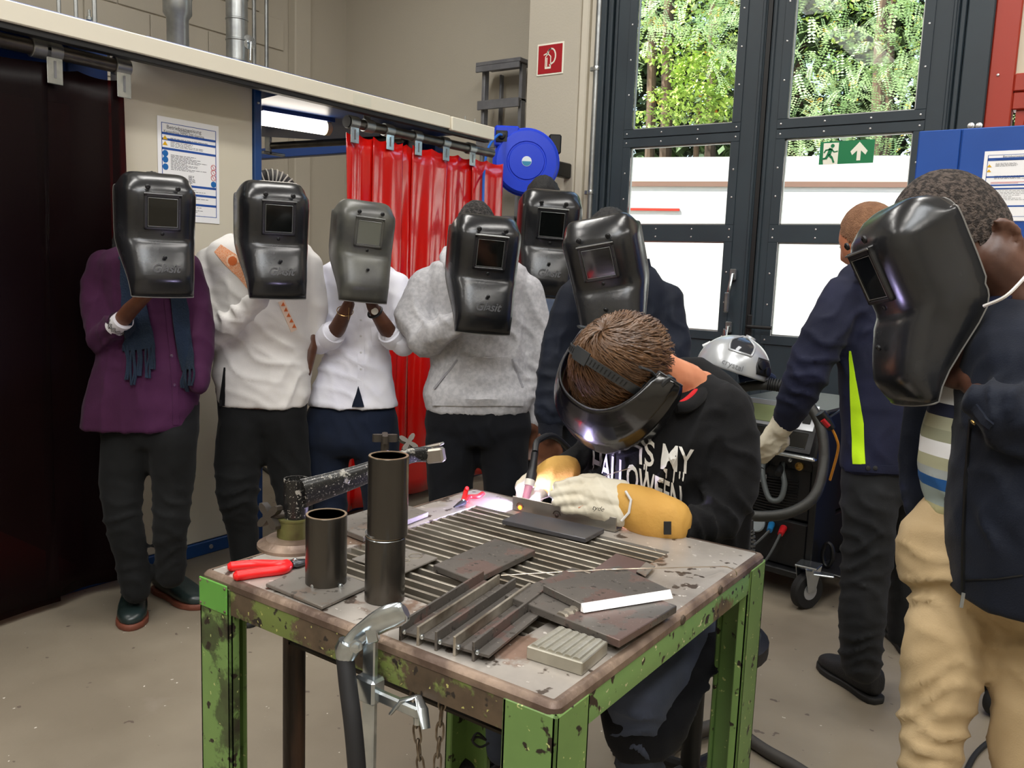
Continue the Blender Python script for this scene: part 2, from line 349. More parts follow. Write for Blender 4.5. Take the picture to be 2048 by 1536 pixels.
# ================================================================== fire extinguisher sign
a0, a1, a2 = YP(1077, 89, DY-.03), YP(1128, 83, DY-.03), YP(1072, 153, DY-.03)
fx0, fx1, fz0, fz1 = a2.x, a1.x+.0, a2.z, a0.z
t = thing('fire_sign', (fx0, DY-.03, fz0), 'square red fire extinguisher sign on the grey column', 'sign')
obj('plate', B().box((fx0, DY-.026, fz0), (fx1, DY-.02, fz1), .002), mw, t)
w_ = fx1-fx0; h_ = fz1-fz0
obj('red_field', B().box((fx0+.012, DY-.028, fz0+.012), (fx1-.012, DY-.0255, fz1-.012)), M('sign_red', '#a5121f', .4), t)
oo = Vector((fx0, DY-.0285, fz0)); S = h_
pc = [[(.33, .2), (.56, .2), (.56, .26), (.33, .26)]]
for i in range(9): 
    a, c = math.radians(-60+i*25), math.radians(-60+(i+1)*25)
    pc.append(stroke(.56+.17*math.cos(a), .58+.24*math.sin(a), .56+.17*math.cos(c), .58+.24*math.sin(c), .045))
pc += [stroke(.345, .26, .345, .58, .03), stroke(.545, .26, .545, .58, .03), stroke(.4, .27, .4, .55, .035), stroke(.35, .58, .44, .66, .03), stroke(.54, .58, .45, .66, .03), stroke(.27, .64, .42, .69, .035), stroke(.44, .66, .46, .78, .04), stroke(.46, .78, .56, .83, .04), stroke(.63, .38, .5, .3, .05)]
obj('extinguisher_symbol', flat2d(pc, oo, UX, UZ, S), mw, t)
# ================================================================== step ladder in the recess
lx0, lx1 = YP(972, 180, 5.62).x, YP(1052, 180, 5.62).x
t = thing('step_ladder', (lx0, 5.6, 0), 'grey aluminium step ladder leaning in the recess beside the column', 'ladder')
lz = YP(1000, 128, 5.62).z
mal = M('grey_aluminium', '#85868a', .4, .3, col2='#74757a', vs_=6)
for s, x in ((0, lx0), (1, lx1-.03)):
    obj('stile', B().box((x, 5.56, .02), (x+.03, 5.62, lz-.03), .004), mal, t)
    obj('rear_stile', B().box((x+(.07 if not s else -.02), 5.7, .02), (x+(.09 if not s else .0), 5.74, lz-.06), .004), mal, t)
obj('top_tread', B().box((lx0-.02, 5.5, lz-.03), (lx1+.02, 5.72, lz), .004).box((lx0-.02, 5.5, lz-.075), (lx1+.01, 5.52, lz-.03), .003), mal, t)
for k in range(1, 10):
    z = lz-.3*k
    if z < .1: break
    obj('tread', B().box((lx0-.01, 5.52, z-.01), (lx1, 5.64, z+.01), .003).box((lx0-.01, 5.52, z-.06), (lx1, 5.54, z), .003), mal, t)
# ================================================================== welding booth front (left)
BX = -3.32                                                   # plane of the booth panels
FX = -3.09                                                   # front face of the header beam
t = thing('welding_booth', (BX, 1.9, 0), 'row of welding booths with cream header beam, cream panel and dark blue frame', 'booth')
booth = t
obj('wall_panel', B().box((BX-.06, 1.93, .063), (BX, 2.574, 2.2), .004), m_cream, t, label='cream enamelled wall panel')
obj('floor_rail', B().box((BX-.07, .2, 0), (BX+.012, 2.574, .062), .004), m_blue, t)
for y in (1.97, 2.32, 2.56): obj('rail_screw', B().lathe([(.011, 0), (.009, .005), (.001, .006)], (BX+.012, y, .032), (1, 0, 0), n=10), m_screw, t)
obj('post', B().box((BX-.07, 2.575, 0), (BX+.014, 2.615, 2.2), .004), m_blue, t)
for z in (.25, .33, 2.07): obj('post_screw', B().lathe([(.007, 0), (.005, .004), (.001, .005)], (BX+.014, 2.595, z), (1, 0, 0), n=10), m_screw, t)
obj('rear_post', B().box((BX-.07, 3.86, 0), (BX-.01, 3.96, 2.1), .004), m_blue2, t)
obj('rear_floor_rail', B().box((BX-.07, 3.1, 0), (BX, 4.9, .07), .004), m_blue, t)
obj('cross_beam', B().box((-5.4, 3.9, 2.05), (BX-.07, 3.96, 2.12), .004), m_blue2, t)
# header beam: two lengths, the far one a touch higher
zb0, zb1 = 2.108, 2.178
b = B().box((FX-.10, -1.2, zb0), (FX, 3.71, zb1), .004)
t = booth
obj('fascia', b, m_beam, t)
obj('far_fascia', B().box((FX-.10, 3.71, zb0-.008), (FX+.012, 4.1, zb1-.004), .004), m_beam, t)
obj('underside_gap_strip', B().box((FX-.05, -1.2, zb0-.022), (FX-.012, 4.08, zb0), .002), m_black, t)  # black strip added to stand in for the dark gap under the beam
obj('top_flange', B().box((BX-.3, 1.95, zb1+.001), (FX-.06, 3.4, zb1+.018), .003).box((BX-.3, -1.2, zb1+.001), (FX-.06, 1.86, zb1+.018), .003), m_blue2, t)
for y in (1.72, 3.9, 3.99): obj('bolt', B().lathe([(.011, 0), (.011, .01), (.005, .012), (.005, .035), (.001, .036)], (FX-.05, y, zb1+(.016 if y < 2 else -.004)), n=8), m_zinc, t)
obj('sticker_rest', B().box((FX, 2.98, zb0+.012), (FX+.0008, 3.1, zb1-.014)), M('sticker_remnant', '#dbd8c6', .5), t)
# blue hood plates seen under the beam
hz = 2.1
hq = [(FX-.11, 2.62), (Z(522, 273, hz).x, Z(522, 273, hz).y-.6), (Z(522, 273, hz).x, Z(522, 273, hz).y), (Z(698, 283, hz).x, Z(698, 283, hz).y), (FX-.11, 3.86)]
obj('hood_plate', B().prism([(x, y, hz) for x, y in hq], (0, 0, .04)), m_blue2, t)
obj('side_plate', B().box((BX-.1, 3.5, 2.02), (BX-.08, 3.88, hz+.02)), m_blue2, t)
obj('hood_bracket', B().box((BX-.06, 3.68, 1.95), (BX-.05, 3.8, 2.06), .003), m_galv, t)
obj('transom', B().box((BX-.05, -.6, 1.92), (BX-.03, 1.74, 2.2)), M('transom_blue', '#12408a', .4), t)
obj('end_post', B().box((BX-.08, 1.74, 0), (BX-.02, 1.9, 2.2), .004), m_blue2, t)
# added dark panels: the dim booth interior is put into their colour
struct('wall_dark_backing', B().box((-5.2, 1.85, 0), (BX-.08, 1.9, 2.1)).box((-5.2, -1.2, 0), (-5.15, 1.9, 2.1)), M('booth_shade_blue', '#0d1b30', .6))
# fluorescent tube
pA, pB = Z(519, 235, 2.05), Z(662, 258, 2.05)
t = thing('tube_lamp', (pA+pB)/2, 'lit fluorescent tube lamp under the blue hood', 'lamp')
obj('diffuser', B().tube([pA, pA.lerp(pB, .02), pA.lerp(pB, .9), pA.lerp(pB, .91)], [.02, .036, .036, .03], 16), M('lit_tube', '#ffffff', .4, emit='#fff4e2', es=9), t)
obj('end_cap', B().tube([pA.lerp(pB, .905), pA.lerp(pB, .97), pA.lerp(pB, 1)], [.037, .036, .02], 16), M('lamp_end_plastic', '#d9cfa8', .4), t)
obj('lamp_tray', B().box((-.04, 0, 0), (.04, 1, .02), mat=Matrix.Translation(pA+Vector((0, 0, .03)))@Matrix.Rotation(math.atan2(-(pB-pA).x, (pB-pA).y), 4, 'Z')@Matrix.Diagonal((1, (pB-pA).length, 1, 1))), m_blue2, t)
# rear rail pipe and bracket
t = thing('rear_curtain_rail', Z(545, 300, 1.99), 'steel rail pipe fixed inside the middle booth', 'pipe')
r0, r1 = Z(540, 292, 2.03), Z(700, 283, 2.03)
obj('pipe', B().cyl(r0, r0+(r1-r0)*1.6, .02), m_steel, t)
obj('bracket', B().box(r0+Vector((-.02, -.06, -.05)), r0+Vector((.02, .1, -.035)), .003).box(r0+Vector((-.02, -.02, -.05)), r0+Vector((.02, 0, .05)), .003), m_galv, t)
obj('side_rail', B().box(Vector((r0.x-.1, r0.y-.4, 1.2)), Vector((r0.x-.06, r0.y-.36, 2.06)), .003), m_galv, t)
# flexible extraction hose
t = thing('extraction_hose', at(560, 360, 4.6), 'grey flexible extraction hose with wire coils inside the booth', 'hose')
path = spline([at(500, 385, 4.3), at(528, 366, 4.3), at(556, 368, 4.32), at(576, 392, 4.34), at(580, 440, 4.36), at(572, 520, 4.4), at(560, 640, 4.45)], 10)
obj('hose_skin', B().tube(path, .062, 20), M('hose_fabric', '#4b4a4c', .7, col2='#2c2c30', vs_=18), t)
hel = []; K = len(path)-1
for i in range(26*14):
    u = i/(26*14)*K; k = int(u); q = path[k].lerp(path[min(k+1, K)], u-k); tg = (path[min(k+1, K)]-path[k]).normalized(); a = tg.orthogonal().normalized()
    if i == 0: aa = a
    aa = (aa-tg*aa.dot(tg)).normalized(); bb = tg.cross(aa); w = i/14*2*math.pi
    hel.append(q+(aa*math.cos(w)+bb*math.sin(w))*.066)
obj('wire_coil', B().tube(hel, .004, 5), M('coil_plastic', '#cfcdc8', .5), t)
# ================================================================== curtain rails and curtains
def pipe_clip(t, y, x, z, hook=True, hl=.085, tab=False):
    c = B().lathe([(.031, -.03), (.0335, -.028), (.0335, .028), (.031, .03)], (x, y, z), (0, 1, 0), n=20)
    obj('pipe_sleeve', c, m_galv, t)
    if hook:
        h = B().box((x+.018, y-.028, z-.03-hl), (x+.022, y+.028, z-.012), .002)
        obj('hook_plate', h, m_zinc, t); sub_ = B().box((x+.0222, y-.004, z-.03-hl*.75), (x+.024, y+.004, z-.035))
        obj('hook_slot', sub_, M('slot_shadow_metal', '#77787a', .5, .5), t)
    if tab: obj('hanger_tab', B().box((x-.006, y-.025, z+.01), (x-.002, y+.025, zb0+.02), .002).lathe([(.01, 0), (.01, .004), (.001, .005)], (x-.002, y, z+.075), (1, 0, 0), n=10), m_zinc, t)
RX = FX-.1; rz = XP(10, 82, RX).z
t = thing('left_curtain_rail', (RX, 1.2, rz), 'grey steel curtain rail pipe at top left with white hooks', 'rail')
ye = XP(253, 130, RX).y
obj('pipe', B().tube([(RX, -1, rz), (RX, ye-.005, rz), (RX, ye, rz)], [.026, .026, .022], 20), m_steel, t)
for px, hk, tb in ((78, False, True), (103, True, False), (241, True, False)): pipe_clip(t, XP(px, 105, RX).y, RX, rz, hk, tab=tb)
def strip(name, y0, y1, x, z0, z1, mat, amp, ph, label, group, n=40, curl=.0):
    rows = []
    for k in range(24):
        z = z1+(z0-z1)*k/23; v = k/23
        r = []
        for i in range(n+1):
            u = i/n; y = y0+(y1-y0)*u
            dx = amp*(math.sin(u*math.pi*2.6+ph+v*.7)*(.4+.6*v)+.35*math.sin(u*9+ph*2+v*5))+curl*math.sin(u*math.pi)
            r.append((x+dx, y+.012*math.sin(v*4+ph), z-.012*abs(math.sin(u*math.pi*2))*(1-v)*1.2*(v < .3)))
        rows.append(r)
    return obj(name, B().grid(rows), mat, None, label, 'curtain', group, smooth=80, solid=.004)
m_dkcur = M('dark_maroon_pvc', '#140507', .42, col2='#1c090b', vs_=1.2, trans=0, spec=.35)
n_ = m_dkcur.node_tree.nodes; L_n = m_dkcur.node_tree.links; tb_ = n_.new('ShaderNodeBsdfTransparent'); tb_.inputs[0].default_value = (.34, .02, .03, 1); ms_ = n_.new('ShaderNodeMixShader'); ms_.inputs[0].default_value = .62
L_n.new(n_['Principled BSDF'].outputs[0], ms_.inputs[1]); L_n.new(tb_.outputs[0], ms_.inputs[2]); L_n.new(ms_.outputs[0], n_['Material Output'].inputs[0])
m_edge = M('maroon_pvc_thin', '#5a0f18', .3)
nd = m_edge.node_tree.nodes['Principled BSDF']; nd.inputs['Transmission Weight'].default_value = .0
y_m = XP(93, 600, RX+.01).y
strip('welding_curtain', XP(93, 600, RX+.01).y-.02, ye-.015, RX-.012, .05, rz-.045, m_dkcur, .012, .4, 'dark maroon welding curtain strip with its edge against the cream panel', 'dark maroon curtain strips')
strip('welding_curtain', .62, y_m+.02, RX+.012, .03, rz-.045, m_dkcur, .012, 2.1, 'dark maroon welding curtain strip at the left edge of the picture', 'dark maroon curtain strips')
strip('welding_curtain', -.2, .66, RX-.012, .03, rz-.045, m_dkcur, .012, 3.1, 'dark maroon welding curtain strip nearest the camera, beyond the picture edge', 'dark maroon curtain strips')
# red curtain
RX2 = -3.19; rz2 = XP(840, 275, RX2).z; ya, yb = XP(694, 243, RX2).y, XP(984, 306, RX2).y
t = thing('right_curtain_rail', (RX2, ya, rz2), 'dark steel curtain rail pipe above the bright red curtain', 'rail')
obj('pipe', B().tube([(RX2, ya, rz2), (RX2, yb, rz2)], .026, 20), m_steel, t)
obj('pipe_end_cap', B().tube([(RX2, ya-.004, rz2), (RX2, ya+.03, rz2)], .029, 20), m_black, t)
for px, hk, tb in ((735, False, True), (775, True, False), (832, True, False), (888, True, False), (941, True, False), (704, True, False)): pipe_clip(t, XP(px, 270, RX2).y, RX2, rz2, hk, .07, tb)
m_red = M('bright_red_pvc', '#d8120c', .16, col2='#c80f0b', vs_=2, coat=.6, bump=.05, bs=6, spec=.6)
m_red2 = M('bright_red_pvc_dull', '#b8100f', .25)
ys = [XP(p, 500, RX2).y for p in (698, 742, 792, 826, 887, 940, 993)]
lab = ['leftmost strip of the bright red welding curtain', 'bright red curtain strip under the second hook', 'bright red curtain strip left of the central seam', 'bright red curtain strip right of the central seam', 'bright red curtain strip under the fifth hook', 'darker red curtain strip beside the hose reel']
for i in range(6):
    strip('red_curtain', ys[i]-.02, ys[i+1]+.02, RX2+(.008 if i % 2 else -.008), .06, rz2-.05, m_red, .010, 1.3*i, lab[i], 'red curtain strips', 26)
strip('red_curtain', XP(1036, 500, RX2-.2).y, XP(1075, 500, RX2-.2).y, RX2-.2, .1, XP(1040, 400, RX2-.2).z, m_red2, .01, .3, 'narrow red curtain strip behind the tall man at the column', 'red curtain strips', 12)
# ================================================================== hose reel
rc = at(1052, 328, 4.75); dirv = Vector((.62, -.78, 0)).normalized()
rc = at(1052, 325, 5.55)
uh = Vector((-dirv.y, dirv.x, 0)); 
m_reel = M('royal_blue_plastic', '#1c3fd0', .4, spec=.4)
t = thing('hose_reel', rc-Vector((0, 0, .2)), 'royal blue wall mounted hose reel at the end of the beam', 'hose reel')
R_ = 62/FPX*5.55*1.03
prof = [(.02, -.075), (R_*.8, -.075), (R_*.96, -.06), (R_, -.045), (R_, -.015), (R_*1.05, -.01), (R_*1.05, .01), (R_, .015), (R_, .04), (R_*.93, .058), (R_*.62, .062), (R_*.6, .056), (R_*.56, .056), (R_*.54, .064), (.02, .066)]
obj('drum_case', B().lathe(prof, rc, dirv, 48), m_reel, t)
q = rc-uh*R_*.72+Vector((0, 0, R_*.72))
rot = Matrix([[uh.x, dirv.x, 0, 0], [uh.y, dirv.y, 0, 0], [uh.z, dirv.z, 1, 0], [0, 0, 0, 1]])
def RB(lo, hi, bev, c=rc): return B().box(lo, hi, bev, Matrix.Translation(c)@rot)
obj('outlet_box', RB((-R_*1.02, -.06, R_*.42), (-R_*.25, .05, R_*1.06), .012), m_reel, t)
obj('outlet_block', RB((-R_*.98, .045, R_*.55), (-R_*.62, .06, R_*.9), .004), m_black, t)
obj('outlet_nut', B().lathe([(.022, 0), (.024, .01), (.02, .03), (.012, .032)], rc-uh*R_*.8+Vector((0, 0, R_*.74))+dirv*.055, dirv, 14), m_black, t)
obj('wall_bracket', RB((R_*.72, -.12, R_*.35), (R_*1.12, -.06, R_*.95), .01).box(rc+Vector((-.02, .1, -.05)), (rc.x+.04, DY-.018, rc.z+.05), .008), m_black, t)
obj('centre_label', B().lathe([(.032, 0), (.032, .002), (.001, .0021)], rc+dirv*.066, dirv, 28), M('label_white', '#dfe8ee', .4), t)
lb = B(); c0 = rc+dirv*.0685
lb.prism([c0+uh*.030*math.cos(a)+UP*.030*math.sin(a) for a in [math.radians(180+12*i) for i in range(16)]], dirv*.0006)
obj('label_band', lb, M('label_teal', '#2a86b0', .4), t)
hs = rc-uh*R_*.8+Vector((0, 0, R_*.74))+dirv*.09
obj('air_hose', B().tube(spline([hs, hs+dirv*.03-uh*.03-UP*.01, at(976, 297, 5.3), at(968, 345, 5.1), at(966, 400, 5.0), at(964, 470, 4.95), at(965, 640, 4.9)], 8), .008, 10), M('air_hose_blue', '#1c62c4', .4), t, label='light blue air hose hanging from the reel')
# ================================================================== ducts and conduits above the booths
def duct(px0, px1, yj, X, label, flange):
    a = XP(px0, 50, X); c = XP(px1, 50, X); r = (c-a).length/2*.8; y = (a.y+c.y)/2; 
    t = thing('ventilation_duct', (X, y, 2.2), label, 'duct')
    b = B(); prof = []
    z = 2.15
    while z < 4.7: prof += [(r, z), (r, z+.1), (r+.004, z+.104), (r+.004, z+.11), (r, z+.114)]; z += .13
    if flange: prof = [(r, 2.15), (r, flange), (r+.02, flange+.03), (r+.02, flange+.12), (r+.026, flange+.125), (r+.02, flange+.13), (r+.02, 4.7)]
    b.lathe(prof, (X, y, 0), n=32); obj('duct_tube', b, m_galv, t); return t, y, r
duct(332, 378, 0, -4.9, 'left galvanised ventilation duct with a wider upper collar', XP(355, 38, -4.9).z)
t, y, r = duct(452, 495, 0, -4.9, 'right galvanised ventilation duct with a damper disc', None)
dz = XP(485, 78, -4.8).z
obj('damper_disc', B().lathe([(.045, 0), (.045, .006), (.012, .008), (.012, .02), (.001, .021)], (-4.9+r, y+.04, dz), (1, -.2, 0), 24), m_zinc, t)
obj('damper_handle', B().tube([(-4.9+r+.02, y+.04, dz), (-4.9+r+.025, y+.03, dz-.12)], .007, 8), m_zinc, t)
for nm, px, X, r in (('thin conduit left of the block wall ducts', 118, -5.2, .012), ('second thin conduit left of the ducts', 152, -5.2, .012), ('thin conduit near the top left corner of the booths', 189, -5.2, .014), ('conduit just right of the damper duct', 508, -5.6, .016), ('conduit nearest the pilaster', 533, -5.6, .016)):
    p = XP(px, 30, X); t = thing('wall_conduit', (X, p.y, 2.0), nm, 'pipe', 'conduits on the block wall')
    obj('conduit', B().cyl((X, p.y, 2.2), (X, p.y, 4.7), r, n=10), m_galv, t)
# ================================================================== instruction sheets
def sheet(name, o, ux, uy, w, h, label, blue, simple=False):
    """o = lower-left corner, ux/uy unit vectors"""
    o = Vector(o); ux = Vector(ux).normalized(); uy = Vector(uy).normalized(); n = ux.cross(uy)
    t = thing(name, o, label, 'poster')
    def rect(b, x0, y0, x1, y1, k=1): b.prism([o+ux*x0*w+uy*y0*h+n*.0012*k, o+ux*x1*w+uy*y0*h+n*.0012*k, o+ux*x1*w+uy*y1*h+n*.0012*k, o+ux*x0*w+uy*y1*h+n*.0012*k], n*.0008)
    b = B(); b.prism([o, o+ux*w, o+ux*w+uy*h, o+uy*h], n*.0015); obj('sheet', b, M('laminated_paper', '#f4f4f6', .3), t)
    b = B(); x0, x1, y0, y1 = .06, .95, .06, .945
    for r in ((x0, y0, x1, y0+.006), (x0, y1-.006, x1, y1), (x0, y0, x0+.01, y1), (x1-.01, y0, x1, y1)): rect(b, *r)
    for y in blue: rect(b, x0, y, x1, y+.022)
    obj('blue_bars', b, M('print_blue', '#1f4fa0', .4), t)
    b = B(); rnd = random.Random(5)
    def lines(ya, yb, k, xa=.2, xb=.88):
        for i in range(k):
            y = ya+(yb-ya)*i/max(1, k-1); x = xa; e = xa+(xb-xa)*rnd.uniform(.4, 1)
            while x < e:
                q = x+rnd.uniform(.02, .07); rect(b, x, y, min(q, e), y+.0045); x = q+.012
    if not simple:
        lines(.72, .80, 7); lines(.50, .64, 12, .2, .8); lines(.385, .455, 8, .48, .6); lines(.30, .335, 3); lines(.215, .25, 3); lines(.10, .145, 4)
        text_on(b, 'Betriebsanweisung', .052*h, o+ux*.42*w+uy*.905*h+n*.0015, ux, uy); text_on(b, 'nach GefStoffV', .022*h, o+ux*.42*w+uy*.885*h+n*.0015, ux, uy)
        text_on(b, 'Kantenfräse MMG-200 Gamma', .036*h, o+ux*.42*w+uy*.862*h+n*.0015, ux, uy)
    else:
        text_on(b, 'Betriebsanweisung', .04*h, o+ux*.5*w+uy*.915*h+n*.0015, ux, uy); lines(.86, .875, 2); lines(.78, .82, 4); lines(.6, .64, 4); lines(.3, .45, 8)
    obj('print', b, M('print_grey', '#4a4a50', .5), t, kind='stuff')
    for (x, y) in (((.115, .80), (.115, .745)) if not simple else ((.1, .79), (.1, .72))):
        b = B(); b.prism([o+ux*(x-.04)*w+uy*(y-.018)*h+n*.0015, o+ux*(x+.04)*w+uy*(y-.018)*h+n*.0015, o+ux*x*w+uy*(y+.022)*h+n*.0015], n*.0008)
        obj('warning_triangle', b, M('print_yellow', '#d9a900', .4), t)
    if not simple:
        for (x, y) in ((.115, .65), (.115, .59), (.115, .52), (.9, .40)):
            b = B(); b.prism([o+ux*(x*w+.045*w*math.cos(a))+uy*(y*h+.045*w*math.sin(a))+n*.0015 for a in [i*math.pi/8 for i in range(16)]], n*.0008)
            obj('blue_disc', b, M('print_disc_blue', '#1767b0', .4), t)
        for (x, y) in ((.9, .57), (.9, .52), (.9, .465)):
            b = B()
            b.tube([o+ux*(x*w+.04*w*math.cos(a))+uy*(y*h+.04*w*math.sin(a))+n*.002 for a in [i*math.pi/8 for i in range(16)]], .0012, 4, closed=True)
            b.tube([o+ux*(x-.02)*w+uy*(y*h+.025*w)+n*.002, o+ux*(x+.02)*w+uy*(y*h-.025*w)+n*.002], .001, 4)
            obj('prohibition_ring', b, M('print_red', '#c02a30', .4), t)
    else:
        b = B(); rect(b, .15, .55, .7, .556); rect(b, .15, .535, .6, .54); obj('red_print', b, M('print_red', '#c02a30', .4), t)
    return t
s0 = XP(318, 440, BX+.003); s1 = XP(439, 445, BX+.003); s2 = XP(318, 232, BX+.003)
sheet('instruction_sheet', (BX+.002, s0.y, s0.z+.002), (0, 1, 0), (0, 0, 1), s1.y-s0.y, s2.z-s0.z, 'large white and blue instruction sheet on the cream booth panel', (.805+.025, .775+.0, .685, .345, .26, .165))
# ================================================================== blue cabinet at right with second sheet
KY = 3.9; kx0 = YP(1838, 262, KY).x; kz = YP(1880, 260, KY).z; kc = YP(1925, 262, KY).x
m_cab = M('cabinet_blue', '#0f4597', .42, col2='#114a9f', vs_=2)
t = thing('tool_cabinet', (kx0, KY, 0), 'tall blue sheet metal cabinet behind the man at right', 'cabinet')
obj('body', B().box((kx0, KY, .1), (1.0, KY+.45, kz), .004), m_cab, t)
obj('left_panel', B().box((kx0+.004, KY-.012, .13), (kc-.002, KY, kz-.002), .003), m_cab, t)
obj('door', B().box((kc+.002, KY-.016, .13), (.55, KY, kz-.002), .004), m_cab, t)
obj('plinth', B().box((kx0+.02, KY+.03, .03), (.98, KY+.42, .1)), m_black, t)
obj('foot', B().box((kx0, KY-.12, 0), (kx0+.28, KY+.02, .05), .012), M('yellow_plastic', '#d8b410', .45), t, label='yellow plastic foot')
s0 = YP(1962, 442, KY-.018); s2 = YP(1970, 303, KY-.018); 
sheet('instruction_sheet', (s2.x, KY-.0175, s0.z), (1, 0, 0), (0, 0, 1), .21, s2.z-s0.z, 'small instruction sheet on the blue cabinet', (.88, .86, .62, .5, .45, .2), True)
# low blue trolley parts between the legs
# ================================================================== outdoors
struct('ground_outside', B().box((-30, 5.46, -.17), (25, 45, -.02)), m_concrete)
A = at(1262, 315, 8.6); zt = A.z
Bq = Z(1822, 311, zt); dv = (Bq-A); dv.z = 0; dv.normalize(); nv = Vector((-dv.y, dv.x, 0))
if nv.y < 0: nv = -nv
Wa = A-dv*9; Wb = A+dv*8
b = B().prism([(Wa.x, Wa.y, -.02), (Wb.x, Wb.y, -.02), (Wb.x+nv.x*2.5, Wb.y+nv.y*2.5, -.02), (Wa.x+nv.x*2.5, Wa.y+nv.y*2.5, -.02)], (0, 0, zt+.02))
t = thing('white_trailer', (Wa+Wb)/2-UP*zt, 'long white flat roofed container building outside the door', 'building')
obj('wall', b, m_white, t)
zl = ray(1360, 369); dd = (A-Vector(CAM)).length
k = (A.dot(nv)-Vector(CAM).dot(nv))/(Vector(ray(1360, 369)).dot(nv)); zl = 1.36+k*ray(1360, 369)[2]
def strip_on(z0, z1, out, x0=0, x1=1):
    a = Wa.lerp(Wb, x0); c = Wa.lerp(Wb, x1); a.z = c.z = z0; return B().prism([a, c, c-nv*out, a-nv*out], (0, 0, z1-z0))
obj('ledge', strip_on(zl-.02, zl+.03, .012), m_ledge, t)
obj('red_stripe', strip_on(zl-.26, zl-.235, .01, .3, .56), M('red_stripe_paint', '#c23a2a', .5), t)
obj('panel_joint', strip_on(.5, .53, .01), M('joint_grey', '#b0aeb0', .6), t)
# trees
def foliage(name, parent, mat, clusters, kind, size, seed):
    """clusters: (x,y,z,rx,ry,rz,n).  kind 0: pinnate leaves hanging; 1: simple leaves"""
    rs = np.random.RandomState(seed); V = []; F = []; base = 0
    for (cx_, cy_, cz_, rx, ry, rz_, n_) in clusters:
        u = rs.normal(size=(n_, 3)); u /= np.linalg.norm(u, axis=1)[:, None]; u *= rs.uniform(.35, 1, (n_, 1))**.5
        c = np.array([cx_, cy_, cz_])+u*np.array([rx, ry, rz_])
        for p in c:
            yaw = rs.uniform(0, 2*math.pi); dn = rs.uniform(-.1, 1.1) if kind == 0 else rs.uniform(-.3, 1.2)
            d = np.array([math.cos(yaw)*math.cos(dn), math.sin(yaw)*math.cos(dn), -math.sin(dn)])
            s = np.array([-math.sin(yaw), math.cos(yaw), 0]); s = s+rs.normal(size=3)*.25; s -= d*d.dot(s); s /= np.linalg.norm(s)
            sz = size*rs.uniform(.7, 1.25)
            if kind == 0:
                m = 8; nn = np.cross(d, s)
                for i in range(m):
                    t_ = (i+.6)/m; q = p+d*t_*sz+nn*(-.15*t_*t_*sz)
                    ll = sz*.17*(1-.35*abs(t_-.45)); w = sz*.05
                    for sg in (-1, 1):
                        o = q; e = s*sg+d*.25; e /= np.linalg.norm(e)
                        V += [o, o+e*ll*.5+d*w, o+e*ll, o+e*ll*.5-d*w]; F.append((base, base+1, base+2, base+3)); base += 4
            else:
                V += [p, p+d*sz*.5+s*sz*.3, p+d*sz, p+d*sz*.5-s*sz*.3]; F.append((base, base+1, base+2, base+3)); base += 4
    V = np.array(V); me = bpy.data.meshes.new(name); me.from_pydata((V-np.array(WORLD[parent.name])).tolist(), [], F); me.materials.append(mat)
    o = bpy.data.objects.new(name, me); COL.objects.link(o); o.parent = parent; o['kind'] = 'stuff'; return o
def Mleaf(name, c1, c2, c3, th=.62):
    m = M(name, c1, .5, col2=c2, vs_=2.2, vmix=(.35, .65)); n = m.node_tree.nodes; L = m.node_tree.links; b = n['Principled BSDF']
    src = b.inputs[0].links[0].from_socket; tc = n.new('ShaderNodeTexCoord'); t = n.new('ShaderNodeTexNoise'); t.inputs['Scale'].default_value = 4.5; L.new(tc.outputs['Object'], t.inputs[0])
    r = n.new('ShaderNodeValToRGB'); r.color_ramp.elements[0].position = th; r.color_ramp.elements[1].position = th+.03; L.new(t.outputs[0], r.inputs[0])
    x = n.new('ShaderNodeMix'); x.data_type = 'RGBA'; L.new(r.outputs[0], x.inputs[0]); L.new(src, x.inputs[6]); x.inputs[7].default_value = hexc(c3); L.new(x.outputs[2], b.inputs[0])
    b.inputs['Subsurface Weight'].default_value = 0; return m
mf1 = Mleaf('acacia_leaf', '#6d8a55', '#a2b684', '#b08a1e', .66); mf2 = Mleaf('yellow_green_leaf', '#65842f', '#9ab04a', '#b5661c', .68); mf3 = M('shaded_leaf', '#1c2c12', .7, col2='#2f4418', vs_=3)  # mf3: the shade inside the wood is put into the dark leaf colour
m_bark = M('bark', '#4d3a29', .9, col2='#35281c', vs_=8, stretch=(1, 1, .2))
def tree(label, base, h, cl, kind, mat, size, seed, branches=(), r=.1, g=None):
    t = thing('tree', base, label, 'tree', g); base = Vector(base)
    tb = B().tube(spline([base, base+Vector((.1, 0, h*.4)), base+Vector((-.05, .1, h*.8)), base+Vector((0, 0, h))], 5), [r*(1-.03*i) for i in range(16)], 10)
    for q in branches: tb.tube(spline([base+Vector((0, 0, h*q[0])), base.lerp(Vector(q[1:]), .5)+Vector((0, 0, h*q[0]*.5+.3)), Vector(q[1:])], 4), [r*.5*(1-.07*i) for i in range(9)], 8)
    obj('trunk', tb, m_bark, t); foliage('foliage', t, mat, cl, kind, size, seed); return t
def cl(px, py, d, rx, ry, rz_, n_): p = at(px, py, d); return (p.x, p.y, p.z, rx, ry, rz_, n_)
